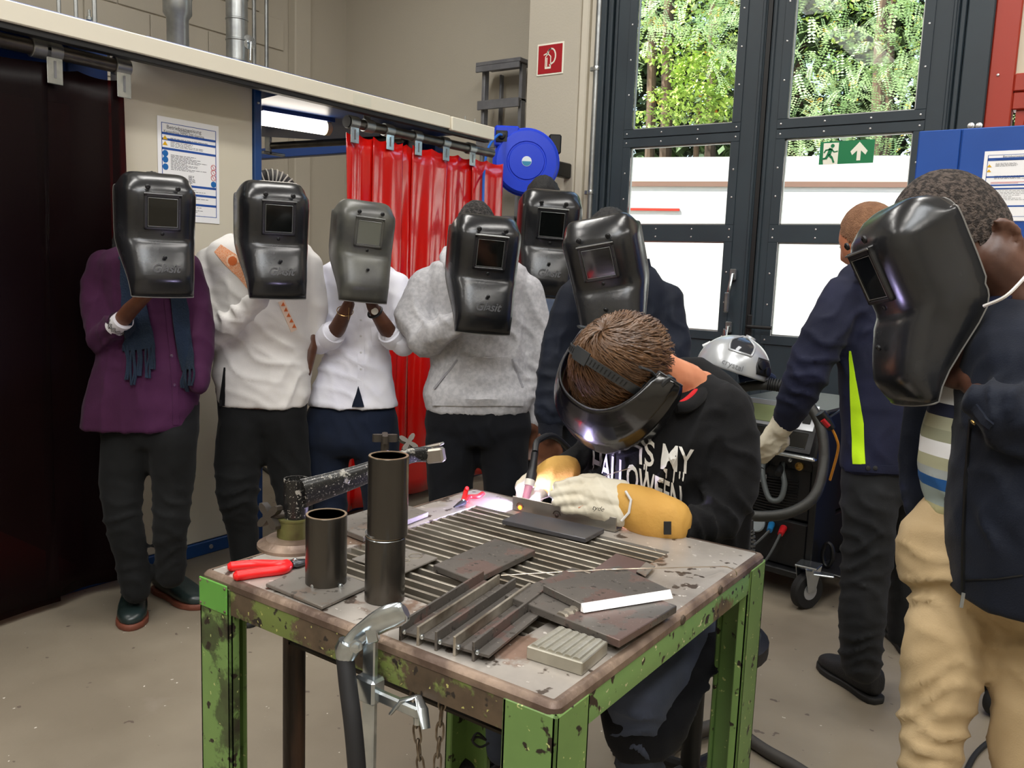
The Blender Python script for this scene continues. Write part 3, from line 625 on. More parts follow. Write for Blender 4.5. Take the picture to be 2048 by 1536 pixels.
tree('acacia with drooping feathery leaves filling the right door panes', (at(1700, 200, 11.5).x, at(1700, 200, 11.5).y+1.5, 0), 6,
     [cl(1720, 60, 10.6, 1.1, .8, .75, 260), cl(1640, 170, 10.6, .6, .5, .5, 120), cl(1780, 170, 10.6, .6, .5, .4, 120), cl(1680, 245, 10.8, .7, .5, .2, 60), cl(1600, 290, 10.9, .5, .4, .25, 60), cl(1800, 290, 10.9, .5, .4, .25, 50), cl(1850, 0, 10.6, .9, .8, .9, 160), cl(1600, -60, 11, 1.2, .9, .6, 160), cl(1950, 150, 11, 1, .9, 1, 120)], 0, mf1, .27, 3, (), .13)
tree('acacia branch tree with pale leaves at the top of the left door panes', (at(1500, 100, 12.5).x, at(1500, 100, 12.5).y+.5, 0), 6.5,
     [cl(1370, 15, 10.8, .8, .5, .28, 130), cl(1450, 60, 10.8, .4, .4, .4, 90), cl(1450, 120, 10.9, .18, .2, .3, 30), cl(1290, 50, 11, .3, .3, .3, 30), cl(1330, -80, 11, 1.3, .8, .5, 160), cl(1260, 130, 11.3, .2, .2, .3, 24), cl(1530, 60, 11, .4, .4, .6, 60)], 0, mf1, .25, 5, (), .12)
tree('bushy yellow green tree seen through the left door panes', (at(1400, 200, 13.5).x, at(1400, 200, 13.5).y, 0), 4,
     [cl(1390, 205, 12.4, .55, .4, .3, 700), cl(1410, 150, 12.6, .6, .4, .35, 800), cl(1330, 190, 12.8, .3, .3, .12, 160), cl(1380, 110, 13, .7, .5, .3, 500), cl(1450, 230, 12.6, .4, .4, .3, 400), cl(1300, 240, 13, .5, .3, .2, 200)], 1, mf2, .085, 8, (), .07)
for i, (px, d, r, lb) in enumerate(((1290, 13.6, .1, 'slim tree trunk at the left of the left door panes'), (1322, 14.2, .13, 'paired slim tree trunk right of the first one'), (1412, 15, .12, 'thin tree trunk behind the yellow green bush'), (1760, 14, .13, 'thin tree trunk behind the exit sign'))):
    p = at(px, 290, d); tree(lb, (p.x, p.y, 0), 7, [(p.x, p.y, 5.6, 1.4, .8, .9, 500)], 1, mf2, .1, 20+i, (), r, 'slim trees behind the container')
for i in range(9):
    x = -16+i*2.6; p0 = Vector((x, 21+1.2*(i % 2)-i*.9, 0))
    tree('dense dark green tree of the wood in the background', p0, 6, [(p0.x, p0.y, z, 2.2, 1.0, 1.5, 1500) for z in (1.5, 3.4, 5.4, 7.2)], 1, mf3, .34, 40+i, (), .2, 'dark trees of the wood')
# ================================================================== welding table
TZ = .80
L_, Bk, R_c, N_ = (Z(*p, TZ) for p in ((407, 1148), (950, 968), (1495, 1108), (1155, 1422)))
tx0 = (L_.x+Bk.x)/2; tx1 = (R_c.x+N_.x)/2; ty0 = (L_.y+N_.y)/2; ty1 = (R_c.y+Bk.y)/2
m_top = Mchip('scraped_steel_top', ('#c4bdb5', '#8d857d'), ('#94796a', '#75604f'), 4.2, .57, '#564b43', metal=.45, rough=.38, bump=.05, speck='#d8d2ca')
m_edge_br = M('worn_brown_edge', '#94806f', .42, .4, col2='#5b4a40', vs_=11, vmix=(.35, .62), bump=.3, bs=40)
m_apron = Mchip('chipped_olive_apron', ('#6d7a3c', '#566030'), ('#3b2f22', '#574736'), 5.5, .53, '#211a14', rough=.5, speck='#a9a660')
m_green = Mchip('chipped_green_paint', ('#72914f', '#607f45'), ('#4c5f35', '#2e2a1e'), 4.5, .57, '#231a14', rough=.42, speck='#b7bd7c')
m_green2 = Mchip('green_right_apron', ('#63854a', '#6f8a50'), ('#6b5b40', '#3d3325'), 5, .57, '#2a1f17', rough=.42, speck='#b9b58c')
tb = thing('welding_table', ((tx0+tx1)/2, (ty0+ty1)/2, 0), 'chipped green steel welding table with slatted grid top', 'table')
gx0, gx1, gy0, gy1 = -1.19, -.69, 1.035, 1.56
def rrect(x0, y0, x1, y1, r, n=5):
    p = []
    for cx_, cy_, a in ((x1-r, y1-r, 0), (x0+r, y1-r, 90), (x0+r, y0+r, 180), (x1-r, y0+r, 270)):
        for i in range(n+1): t_ = math.radians(a+90*i/n); p.append((cx_+r*math.cos(t_), cy_+r*math.sin(t_)))
    return p
# top ring plate with opening
out = rrect(tx0+.006, ty0+.006, tx1-.006, ty1-.006, .03, 5); inn = rrect(gx0, gy0, gx1, gy1, .004, 5)
b = B(); zt0, zt1 = TZ-.014, TZ
rows = [[(x, y, zt0) for x, y in inn], [(x, y, zt1) for x, y in inn], [(x, y, zt1) for x, y in out], [(x, y, zt0) for x, y in out], [(x, y, zt0) for x, y in inn]]
b.grid(rows, closed=True); obj('top_plate', b, m_top, tb, smooth=25)
# aprons: four rails with rounded worn corners
AH = .062; w = .012
def apron(p0, p1, nrm, mat, lab=None):
    P0, P1, nv_ = Vector(p0), Vector(p1), Vector(nrm); d = (P1-P0)
    prof = [(0, -AH), (0, -.018), (-.001, -.0165), (-.012, -.016), (-.03, -.016), (-.03, -.022), (-w, -.022), (-w, -AH)]
    rows = [[P0+d*t_+nv_*a+UP*c for a, c in prof] for t_ in (0, .25, .5, .75, 1)]
    b = B().grid(rows, closed=True); b.f.append(tuple(range(8))); b.f.append(tuple(32+i for i in range(8))); return obj('rail', b, mat, tb, label=lab, smooth=50)
apron((tx0, ty0, TZ), (tx1, ty0, TZ), (0, -1, 0), m_apron, 'dirty olive front rail'); apron((tx1, ty0, TZ), (tx1, ty1, TZ), (1, 0, 0), m_green2)
apron((tx1, ty1, TZ), (tx0, ty1, TZ), (0, 1, 0), m_green2); apron((tx0, ty1, TZ), (tx0, ty0, TZ), (-1, 0, 0), m_green2)
obj('worn_edge', B().grid([[(x, y, TZ+dz) for x, y in rrect(tx0-e, ty0-e, tx1+e, ty1+e, .014+e)] for e, dz in ((.0012, -.016), (.0008, -.006), (-.004, -.0005), (-.008, .0008), (-.013, .0009))], closed=True), m_edge_br, tb)
# angle legs
LW = .088
def leg(cx_, cy_, sx, sy):
    b = B(); x1, y1 = cx_, cy_
    def bx(xa, ya, xb, yb): b.box((min(xa, xb), min(ya, yb), 0), (max(xa, xb), max(ya, yb), TZ-.013), .003)
    bx(x1, y1, x1+sx*LW, y1+sy*.009); bx(x1, y1, x1+sx*.009, y1+sy*LW)
    bx(x1+sx*(LW-.009), y1, x1+sx*LW, y1+sy*.022); bx(x1, y1+sy*(LW-.009), x1+sx*.022, y1+sy*LW)
    obj('leg', b, m_green, tb)
    obj('foot_plate', B().box((min(x1, x1+sx*.1)-.01, min(y1, y1+sy*.1)-.01, 0), (max(x1, x1+sx*.1)+.01, max(y1, y1+sy*.1)+.01, .008)), m_edge_br, tb)
e_ = .0025
leg(tx0-e_, ty0-e_, 1, 1); leg(tx1+e_, ty0-e_, -1, 1); leg(tx0-e_, ty1+e_, 1, -1); leg(tx1+e_, ty1+e_, -1, -1)
# grid bars
ns = 19
m_bar = M('worn_bar_steel', '#c4bdb0', .36, .75, col2='#7a7062', vs_=16, vmix=(.35, .65), stretch=(.3, 1, 1))
m_rust = M('rusty_bar_side', '#55483a', .6, .3, col2='#3b3027', vs_=14)
pitch = (gy1-gy0)/ns
for i in range(ns):
    y = gy0+pitch*(i+.5)
    s = obj('grid_bar', B().box((gx0-.004, y-.0032, TZ-.036), (gx1+.004, y+.0032, TZ-.0015), .001), m_bar, tb)
for y in (gy0-.004, gy1): obj('grid_support', B().box((gx0, y, TZ-.06), (gx1, y+.004, TZ-.014)), m_rust, tb)
for x in (gx0-.012, (gx0+gx1)/2, gx1+.002): obj('grid_support', B().box((x, gy0-.02, TZ-.075), (x+.01, gy1+.02, TZ-.0365)), m_rust, tb)
obj('spatter_tray', B().box((gx0-.02, gy0-.02, TZ-.16), (gx1+.02, gy1+.02, TZ-.155)).box((gx0-.02, gy0-.02, TZ-.16), (gx0-.016, gy1+.02, TZ-.075)).box((gx1+.016, gy0-.02, TZ-.16), (gx1+.02, gy1+.02, TZ-.075)), M('tray_dirt', '#3a332b', .8, col2='#2a241e', vs_=8), tb)
# label plate
a, c_, d_, e2 = (YP(x, y, ty0-.004) for x, y in ((410, 1152), (481, 1180), (483, 1228), (407, 1204)))
b = B().box((tx0+.002, ty0-.0065, TZ-.062), (tx0+.082, ty0-.003, TZ-.008), .002)
lp = obj('label_plate', b, Mchip('bright_green_plate', ('#5f9c42', '#528c3a'), ('#8b8f78', '#6c7a58'), 9, .56, '#6c6a52', rough=.4), tb, label='worn bright green name plate')
for x in (tx0+.007, tx0+.077):
    for z in (TZ-.056, TZ-.014): obj('rivet', B().lathe([(.003, 0), (.002, .0015), (.0005, .002)], (x, ty0-.0065, z), (0, -1, 0), n=8), m_edge_br, lp)
for (px, py) in ((1440, 1180), (1365, 1240)):
    p = XP(px, py, tx1+.001); obj('rail_bolt', B().lathe([(.009, 0), (.007, .003), (.001, .004)], p, (1, 0, 0), n=10), m_rust, tb)
# ------------------------------------------------------------------ work pieces
m_mill = Mchip('mill_scale_steel', ('#57534f', '#706a64'), ('#64504b', '#6f5d57'), 11, .54, '#45403c', metal=.4, rough=.4, bump=.02, speck='#8a847c')
m_millred = M('reddish_mill_scale', '#5a4543', .5, .35, col2='#6b5a57', vs_=6, vmix=(.3, .7))
m_edgecut = M('cut_edge_steel', '#4a4340', .45, .5, col2='#6b4c42', vs_=20)
m_tube = M('dark_tube_steel', '#3b3936', .24, .75, col2='#57524b', vs_=5, vmix=(.3, .7), stretch=(1, 1, .25))
m_grey = Mchip('grey_plate_steel', ('#8b867f', '#79736c'), ('#86705f', '#7d7168'), 9, .6, '#5d5852', metal=.45, rough=.4, bump=.02)
m_glare = M('bevel_glare_white', '#ffffff', .45, 0)  # matte white puts the bevel's bright reflection into its colour
def plate(name, px4, z0, th, mat, label, cat='plate', group=None, ez=None):
    """corners given where the top surface shows them"""
    P = [Z(x, y, z0+th) for x, y in px4]; b = B().prism([p-UP*th for p in P], UP*th, .0012)
    return obj(name, b, mat, None, label, cat, group)
plate('square_plate', [(531, 1167), (644, 1213), (742, 1168), (627, 1126)], TZ+.002, .006, m_grey, 'square grey steel plate lying under the short steel tube')
plate('steel_plate', [(857, 1024), (727, 1074), (650, 1044), (792, 1002)], TZ+.002, .011, m_grey, 'grey steel plate lying behind the two steel tubes')
tp = plate('thin_plate', [(703, 1117), (785, 1088), (877, 1115), (805, 1146)], TZ+.001, .004, m_grey, 'thin steel plate with ring marks behind the tall tube')
for px, py, r in ((831, 1112, .013), (811, 1121, .008)):
    c = Z(px, py, TZ+.0052); obj('ring_mark', B().tube([c+Vector((r*math.cos(a), r*math.sin(a), 0)) for a in [i*math.pi/12 for i in range(24)]], .0012, 4, closed=True), m_bar, tp)
plate('steel_bar', [(990, 1077), (1071, 1100), (946, 1160), (866, 1130)], TZ+.001, .012, m_mill, 'thick dark steel bar lying slantwise in the middle of the grid')
plate('backing_plate', [(1004, 1040), (1171, 1077), (1209, 1057), (1043, 1022)], TZ+.001, .010, M('violet_grey_steel', '#59585c', .38, .5), 'long dark plate in front of the clamped angle bar')
plate('red_brown_plate', [(1181, 1142), (1232, 1106), (1299, 1126), (1255, 1160)], TZ+.001, .006, m_millred, 'reddish brown plate at the back of the stacked plates')
tg = plate('steel_tag', [(1272, 1142), (1292, 1123), (1311, 1132), (1291, 1152)], TZ+.008, .002, m_grey, 'small bent grey steel tag beside the reddish plate', 'tag')
big = plate('butt_welded_plate', [(1009, 1190), (1145, 1134), (1354, 1211), (1239, 1280)], TZ+.013, .013, m_mill, 'large dark plate with a weld seam across, lying under the smaller plate')
q0, q1 = Z(1122, 1231, TZ+.0262), Z(1262, 1165, TZ+.0262)
wb = B(); pts = [q0.lerp(q1, i/40) for i in range(41)]; wb.tube(pts, [.0045+.001*math.sin(i*1.9) for i in range(41)], 8, flat=((0, 0, 1), 2.0)); obj('weld_seam', wb, m_bar, big)
up_ = [Z(x, y, TZ+.040) for x, y in ((1086, 1170), (1237, 1131), (1341, 1179), (1162, 1207))]
b = B().prism([p-UP*.013 for p in up_], UP*.013, .001); bev = obj('bevelled_plate', b, m_mill, None, 'smaller dark plate with one bright white edge, topmost of the stack', 'plate')
d = (up_[2]-up_[3]).normalized(); nn = Vector((d.y, -d.x, 0)); nn = nn if nn.dot(up_[0]-up_[3]) < 0 else -nn
b = B().prism([up_[3]+UP*.0003+d*.0005, up_[3]-UP*.012+nn*.009+d*.0005, up_[3]-UP*.013, up_[3]-UP*.008], (up_[2]-up_[3])-d*.001); obj('ground_bevel', b, m_glare, bev)
# aluminium block with weld beads
al = M('aluminium_cast', '#b9b5a8', .4, .7, col2='#a39f92', vs_=12, bump=.1, bs=60)
P = [Z(x, y, TZ+.02) for x, y in ((1053, 1292), (1118, 1251), (1216, 1283), (1165, 1326))]
ab = obj('aluminium_block', B().prism([p-UP*.02 for p in P], UP*.02, .0015), al, None, 'pale aluminium block with rows of weld beads at the front table corner', 'block')
for i in range(6):
    u = (i+.7)/6.6; a = P[0].lerp(P[3], u); c = P[1].lerp(P[2], u); k = 26
    obj('weld_bead', B().tube([a.lerp(c, .06+.88*j/k) for j in range(k+1)], [.0065+.0009*math.sin(j*2.4) for j in range(k+1)], 8, flat=((0, 0, 1), 1.0)), al, ab) if False else obj('weld_bead', B().tube([a.lerp(c, .06+.88*j/k)+UP*.0 for j in range(k+1)], [.0035+.0002*math.sin(j*2.4) for j in range(k+1)], 8, flat=((0, 0, 1), 1.7)), al, ab)
# fin piece with five upright strips
f0 = [(800, 1258), (835, 1265), (870, 1276), (906, 1289), (946, 1299)]; f1 = [(967, 1154), (999, 1160), (1029, 1170), (1055, 1180), (1085, 1190)]
A0 = [Z(x, y+6, TZ+.014) for x, y in f0]; A1 = [Z(x, y+4, TZ+.014) for x, y in f1]
fdir = (A1[0]-A0[0]).normalized()
ln = [(A1[i]-A0[i]).length for i in range(3)]; lnm = sum(ln)/3
cp = thing('fin_assembly', A0[2]-UP*.014, 'tack welded plate with five parallel upright fins at the front table edge', 'workpiece')
step = (A0[4]-A0[0])/4; sd = Vector((-fdir.y, fdir.x, 0))
for i in range(5):
    a = A0[0]+step*i; a.z = TZ; lnn = lnm if i < 3 else lnm*.98
    obj('fin', B().box((0, -.0022, 0), (lnn, .0022, .030), .0006, Matrix.Translation(a)@Matrix.Rotation(math.atan2(fdir.y, fdir.x), 4, 'Z')), m_bar if i % 2 else m_mill, cp)
    wd = step if i < 4 else step*.85
    s = a+wd.normalized()*.003; e = a+wd-wd.normalized()*.003
    obj('web_plate', B().prism([s+fdir*.004+UP*.010, e+fdir*.004+UP*.010, e+fdir*(lnn-.002)+UP*.010, s+fdir*(lnn-.002)+UP*.010], UP*.004), m_mill, cp)
    for k in (.004,): obj('tack', B().sph(a+fdir*k+UP*.014+wd.normalized()*.005, .004, 5), m_zinc, cp)
# angle bar being welded
g0, g1 = Z(1024, 1019, TZ+.0015), Z(1231, 1065, TZ+.0015); gd = (g1-g0).normalized(); gn = Vector((-gd.y, gd.x, 0)); GL = (g1-g0).length
gt = YP(1025, 993, g0.y).z-TZ
an = thing('angle_bar', g0, 'bare steel angle bar standing on edge under the torch', 'workpiece')
MT = Matrix.Translation(Vector((g0.x, g0.y, TZ+.0015)))@Matrix.Rotation(math.atan2(gd.y, gd.x), 4, 'Z')
m_ang = M('bare_steel', '#8f8a82', .33, .75, col2='#a09a90', vs_=8)
obj('upright_flange', B().box((0, 0, 0), (GL, .004, gt), .0008, MT), m_ang, an)
obj('base_flange', B().box((0, .004, 0), (GL, .034, .004), .0008, MT), m_ang, an)
for i, (px, py) in enumerate(((1045, 1015), (1115, 1031))):
    u = ((YP(px, py, g0.y)-g0).dot(gd)); u = .022 if i == 0 else .108*(GL/.24)
    c = MT@Vector((u, -.0006, .011)); ax = MT.to_3x3()@Vector((0, -1, 0))
    obj('notch_ring', B().tube([c+gd*.009*math.cos(a)+UP*.009*math.sin(a) for a in [math.pi*j/10 for j in range(11)]], .0012, 5), m_rust, an)
    obj('hot_spot' if i == 0 else 'hole_plug', B().sph(c-UP*.002, .005, 6, (1, .4, 1)), M('glowing_steel', '#ff6a20', .5, emit='#ff5a10', es=14) if i == 0 else m_rust, an)
# steel tubes
def tubepipe(name, base, r, segs, label, mat):
    t = thing(name, base, label, 'tube'); z = base.z
    for k, (h, dx) in enumerate(segs):
        o = base+Vector((dx, 0, 0)); o.z = z
        obj('tube_wall', B().lathe([(r-.0045, 0), (r, 0), (r, h-.001), (r-.001, h), (r-.004, h), (r-.0045, h-.001), (r-.0045, .0)], o, n=40), mat, t)
        obj('cut_rim', B().lathe([(r-.0044, h-.001), (r-.0044, h+.0004), (r-.0006, h+.0004), (r-.0006, h-.001)], o, n=40), M('cut_rim_steel', '#b09a80', .3, .7), t)
        z += h
        if k < len(segs)-1: obj('root_weld', B().lathe([(r-.004, -.003), (r+.0006, -.003), (r-.0012, .0), (r+.0006, .005), (r-.004, .005)], Vector((o.x, o.y, z)), n=32), m_zinc, t); z += .002
    return t
s0 = Z(652, 1163, TZ+.008); sh = YP(654, 1028, s0.y).z-s0.z
st = tubepipe('short_tube', s0, 37/FPX*1.63, [(sh, 0)], 'short dark steel tube tacked upright on the square plate', m_tube)
for px in (626, 681): c = Z(px, 1172, TZ+.010); obj('tack', B().sph(c, .005, 5), m_zinc, st)
s1 = Z(769, 1196, TZ+.001); hj = YP(771, 1068, s1.y).z-s1.z; hh = YP(778, 912, s1.y).z-s1.z
tubepipe('tall_tube', s1, 37.5/FPX*1.52, [(hj-.001, -.0), (hh-hj, .004)], 'tall tube of two dark steel pipes stacked end to end', m_tube)
# positioner with arm
pc = Z(589, 1090, TZ); m_pb = Mchip('scratched_black_paint', ('#141414', '#1b1b1b'), ('#a8a59c', '#77736a'), 26, .60, '#8f8b84', rough=.3, speck='#c9c6bc')
m_og = M('olive_cast_iron', '#6b6c3c', .5, .3, col2='#4c4326', vs_=12)
ps = thing('welding_positioner', Vector((pc.x, pc.y, 0)), 'black swivel arm clamp stand on the left corner of the table', 'clamp stand')
obj('base_flange', B().lathe([(.072, 0), (.072, .006), (.06, .010), (.055, .016), (.036, .02)], Vector((pc.x, pc.y, TZ)), n=36), m_edge_br, ps)
zc0, zc1, zc2 = TZ+.02, YP(589, 1033, pc.y).z, YP(597, 958, pc.y).z
obj('socket', B().lathe([(.034, 0), (.034, zc1-zc0-.004), (.035, zc1-zc0-.004), (.035, zc1-zc0), (.024, zc1-zc0)], Vector((pc.x, pc.y, zc0)), n=32), m_og, ps)
obj('column', B().lathe([(.019, 0), (.024, 0), (.024, zc2-zc1), (.021, zc2-zc1), (.019, zc2-zc1-.03)], Vector((pc.x+.004, pc.y, zc1)), n=32), m_pb, ps)
obj('lower_pipe', B().cyl((pc.x, pc.y, .004), (pc.x, pc.y, TZ-.014), .0225, n=24), M('rusty_black_pipe', '#2a211b', .5, .4, col2='#5b4334', vs_=14, stretch=(1, 1, .2), bump=.3), ps)
# arm
az = zc2; a0 = Vector((pc.x+.02, pc.y, zc2-.028)); a1 = at(745, 940, 1.80); a2 = at(820, 912, 1.84); a3 = at(868, 910, 1.88)
arm_d = (a2-a0)
k = 14; pts = spline([a0, a0.lerp(a2, .5)-UP*.004, a2, a3], 5)
rr = [.030-.013*min(1, i/10) for i in range(len(pts))]
obj('swivel_arm', B().tube(pts, rr, 16, flat=((0, 0, 1), .62)), m_pb, ps)
obj('jaw', B().box((-.005, -.012, -.016), (.036, .012, .016), .004, Matrix.Translation(at(858, 912, 1.87))@Matrix.Rotation(.35, 4, 'Z')@Matrix.Rotation(-.2, 4, 'Y')), m_ang, ps)
obj('jaw_plate', B().box((-.05, -.004, -.003), (.03, .02, .003), .002, Matrix.Translation(at(858, 894, 1.88))@Matrix.Rotation(.3, 4, 'Z')@Matrix.Rotation(-.3, 4, 'Y')), m_ang, ps)
def knob(c, axis, r, n=4):
    b = B(); ax = Vector(axis).normalized(); u = ax.orthogonal().normalized(); w2 = ax.cross(u)
    ring = []
    for zz in (-.008, .008):
        ring.append([Vector(c)+ax*zz+(u*math.cos(a)+w2*math.sin(a))*r*(.62+.38*math.cos(n*a)) for a in [i*math.pi/16 for i in range(32)]])
    b.grid(ring, closed=True); b.f.append(tuple(range(32))); b.f.append(tuple(32+i for i in range(32))); return b
kd = M('worn_cast_knob', '#4a443e', .4, .5)
kc_ = at(540, 1032, 1.66); obj('star_knob', knob(kc_, CF+CR*.5, .032), kd, ps); obj('knob_spindle', B().cyl(kc_, kc_.lerp(Vector((pc.x, pc.y, kc_.z)), .7), .009, n=12), kd, ps)
kc_ = at(770, 876, 1.83); obj('star_knob', knob(kc_, (0, 0, 1), .027), kd, ps); obj('knob_spindle', B().cyl(kc_, kc_-UP*.06, .009, n=12), kd, ps)
kc_ = at(816, 886, 1.86); obj('star_knob', knob(kc_, (.7, -.5, .5), .024), kd, ps); obj('knob_spindle', B().cyl(kc_, kc_+Vector((.01, 0, -.03)), .008, n=12), kd, ps)
# pliers
m_rgrip = M('red_dipped_grip', '#e01418', .35); m_pl = M('plier_steel', '#4a4c50', .3, .8)
def pliers(h1, h2, piv, tip, label, rg, rh):
    t = thing('pliers', piv-UP*.01, label, 'pliers')
    for h in (h1, h2):
        obj('grip', B().tube(spline([piv.lerp(h[-1], .12)]+h, 6), [rg*.62]+[rg]*(len(spline([piv]+h, 6))-2)+[rg*.55], 12, flat=((0, 0, 1), 1.15)), m_rgrip, t)
    obj('head', B().tube([piv.lerp(h1[0], .25), piv, piv.lerp(tip, .35), tip], [rh*.7, rh, rh*.8, rh*.25], 12, flat=((0, 0, 1), 1.6)), m_pl, t)
    obj('pivot', B().lathe([(rh*.6, 0), (rh*.5, .003), (.001, .004)], piv+UP*rh*.8, n=12), m_zinc, t); return t
zp = TZ+.008
pliers([Z(560, 1130, zp+.004), Z(510, 1129, zp), Z(455, 1134, zp)], [Z(565, 1139, zp), Z(520, 1145, zp), Z(467, 1153, zp)], Z(590, 1127, zp), Z(626, 1120, zp), 'red handled side cutters at the left corner of the table', .009, .008)
pliers([Z(938, 994, zp), Z(955, 993, zp), Z(967, 986, zp+.004)], [Z(930, 990, zp), Z(932, 982, zp), Z(934, 977, zp+.01)], Z(926, 1005, zp), Z(908, 1014, zp), 'small red handled pliers at the back of the grid', .0055, .006)
# filler rods
m_rod = M('filler_rod', '#c9b9a8', .3, .8)
rp = spline([Z(1002, 1151, TZ+.012), Z(1160, 1142, TZ+.028), Z(1250, 1138, TZ+.043), Z(1400, 1134, TZ+.02), Z(1445, 1133, TZ+.008)], 6)+spline([Z(1455, 1134, TZ+.012), XP(1470, 1141, tx1+.012), XP(1473, 1150, tx1+.008), XP(1467, 1154, tx1+.005), XP(1462, 1150, tx1+.004)], 4)
obj('filler_rod', B().tube(rp, .0011, 6), m_rod, None, 'thin bent filler rod lying across the plates and over the table edge', 'rod')
# earth clamp on the front edge
cy_ = ty0-.018; ck = thing('table_clamp', YP(740, 1300, cy_)-UP*.2, 'zinc plated lever clamp gripping the front rail of the table', 'clamp')
bx_ = YP(741, 1300, cy_).x; zb_ = YP(735, 1262, cy_).z
obj('bar', B().box((bx_-.0125, cy_-.005, .25), (bx_+.0125, cy_+.005, zb_), .002), m_zinc, ck)
obj('slider', B().box((bx_-.02, cy_-.014, YP(738, 1400, cy_).z), (bx_+.02, cy_+.014, YP(738, 1350, cy_).z), .004), m_zinc, ck)
zs = YP(738, 1378, cy_).z
obj('slider_arm', B().box((bx_, cy_-.006, zs-.012), (bx_+.10, cy_+.006, zs+.006), .003).cyl((bx_+.085, cy_+.012, zs-.03), (bx_+.085, cy_+.012, TZ-.07), .006), m_zinc, ck)
wz = YP(800, 1388, cy_).z; wx = bx_+.085
for s in (-1, 1): obj('wing', B().tube([(wx, cy_+.012, wz), (wx+s*.02, cy_+.0, wz-.008), (wx+s*.034, cy_-.008, wz-.03)], [.006, .009, .007], 10, flat=((0, 1, 0), .4)), m_zinc, ck)
DC = -(Vector(RM[:, 2])).dot(YP(740, 1300, ty0)-Vector(CAM))-.03
h0, h1_, h2_ = at(700, 1290, DC), at(760, 1243, DC-.01), at(812, 1222, DC-.02)
obj('lever_handle', B().tube(spline([h0, at(722, 1268, DC), h1_, at(790, 1230, DC-.015), h2_], 5), [.014, .014, .0145, .015, .0155, .016, .0165, .017, .018, .019, .0195, .02, .0205, .021, .021, .0205, .02, .019, .018, .016, .012], 18, flat=((0, 0, 1), .55)), m_zinc, ck)
obj('lever_ear', B().tube([h0+UP*.004, at(694, 1300, DC), at(690, 1318, DC)], [.018, .019, .014], 14, flat=((CF.x, CF.y, CF.z), 1)), m_zinc, ck)
obj('lever_cheek', B().prism([at(728, 1262, DC-.015), at(752, 1250, DC-.015), at(758, 1284, DC-.015), at(734, 1290, DC-.015)], CF*.016, .002), m_zinc, ck)
nc = at(713, 1291, DC-.02); obj('nut', B().lathe([(.010, 0), (.010, .007), (.006, .007), (.006, .013), (.001, .014)], nc, -CF, 6), m_zinc, ck)
cbl = spline([at(690, 1312, DC), at(696, 1370, DC-.01), at(706, 1450, DC-.02), at(714, 1540, DC-.02), at(720, 1640, DC-.01), at(730, 1760, DC)], 8)
obj('cable', B().tube(cbl, .0135, 14), M('black_rubber', '#17171a', .6), ck)
# chain
ch = thing('hanging_chain', YP(828, 1390, ty0+.02)-UP*.3, 'brownish steel chain hanging in two strands below the table', 'chain')
m_ch = M('chain_steel', '#6a5a4a', .4, .7, col2='#8b7f70', vs_=30)
lv = []
for a in range(14): t_ = 2*math.pi*a/14; lv.append((.0055*math.cos(t_), .0125*math.sin(t_)+(.004 if math.sin(t_) > 0 else -.004)))
def linkmesh():
    b = B().tube([(x, 0, z) for x, z in lv], .0019, 6, closed=True); return mkmesh('link', b.v, b.f, m_ch)
lme = linkmesh()
for (pa, pb) in (((826, 1385), (852, 1640)), ((886, 1385), (866, 1640))):
    A_, B_ = YP(*pa, ty0+.03), YP(*pb, ty0+.03); n_ = int((B_-A_).length/.0255); dr = (B_-A_).normalized()
    for i in range(n_):
        o = bpy.data.objects.new('link', lme); COL.objects.link(o); o.parent = ch
        rot = UP.rotation_difference(-dr).to_matrix().to_4x4()@Matrix.Rotation(math.radians(25+(90 if i % 2 else 0)), 4, 'Z')
        o.matrix_local = Matrix.Translation(A_+dr*.0255*(i+.5)-WORLD[ch.name])@rot
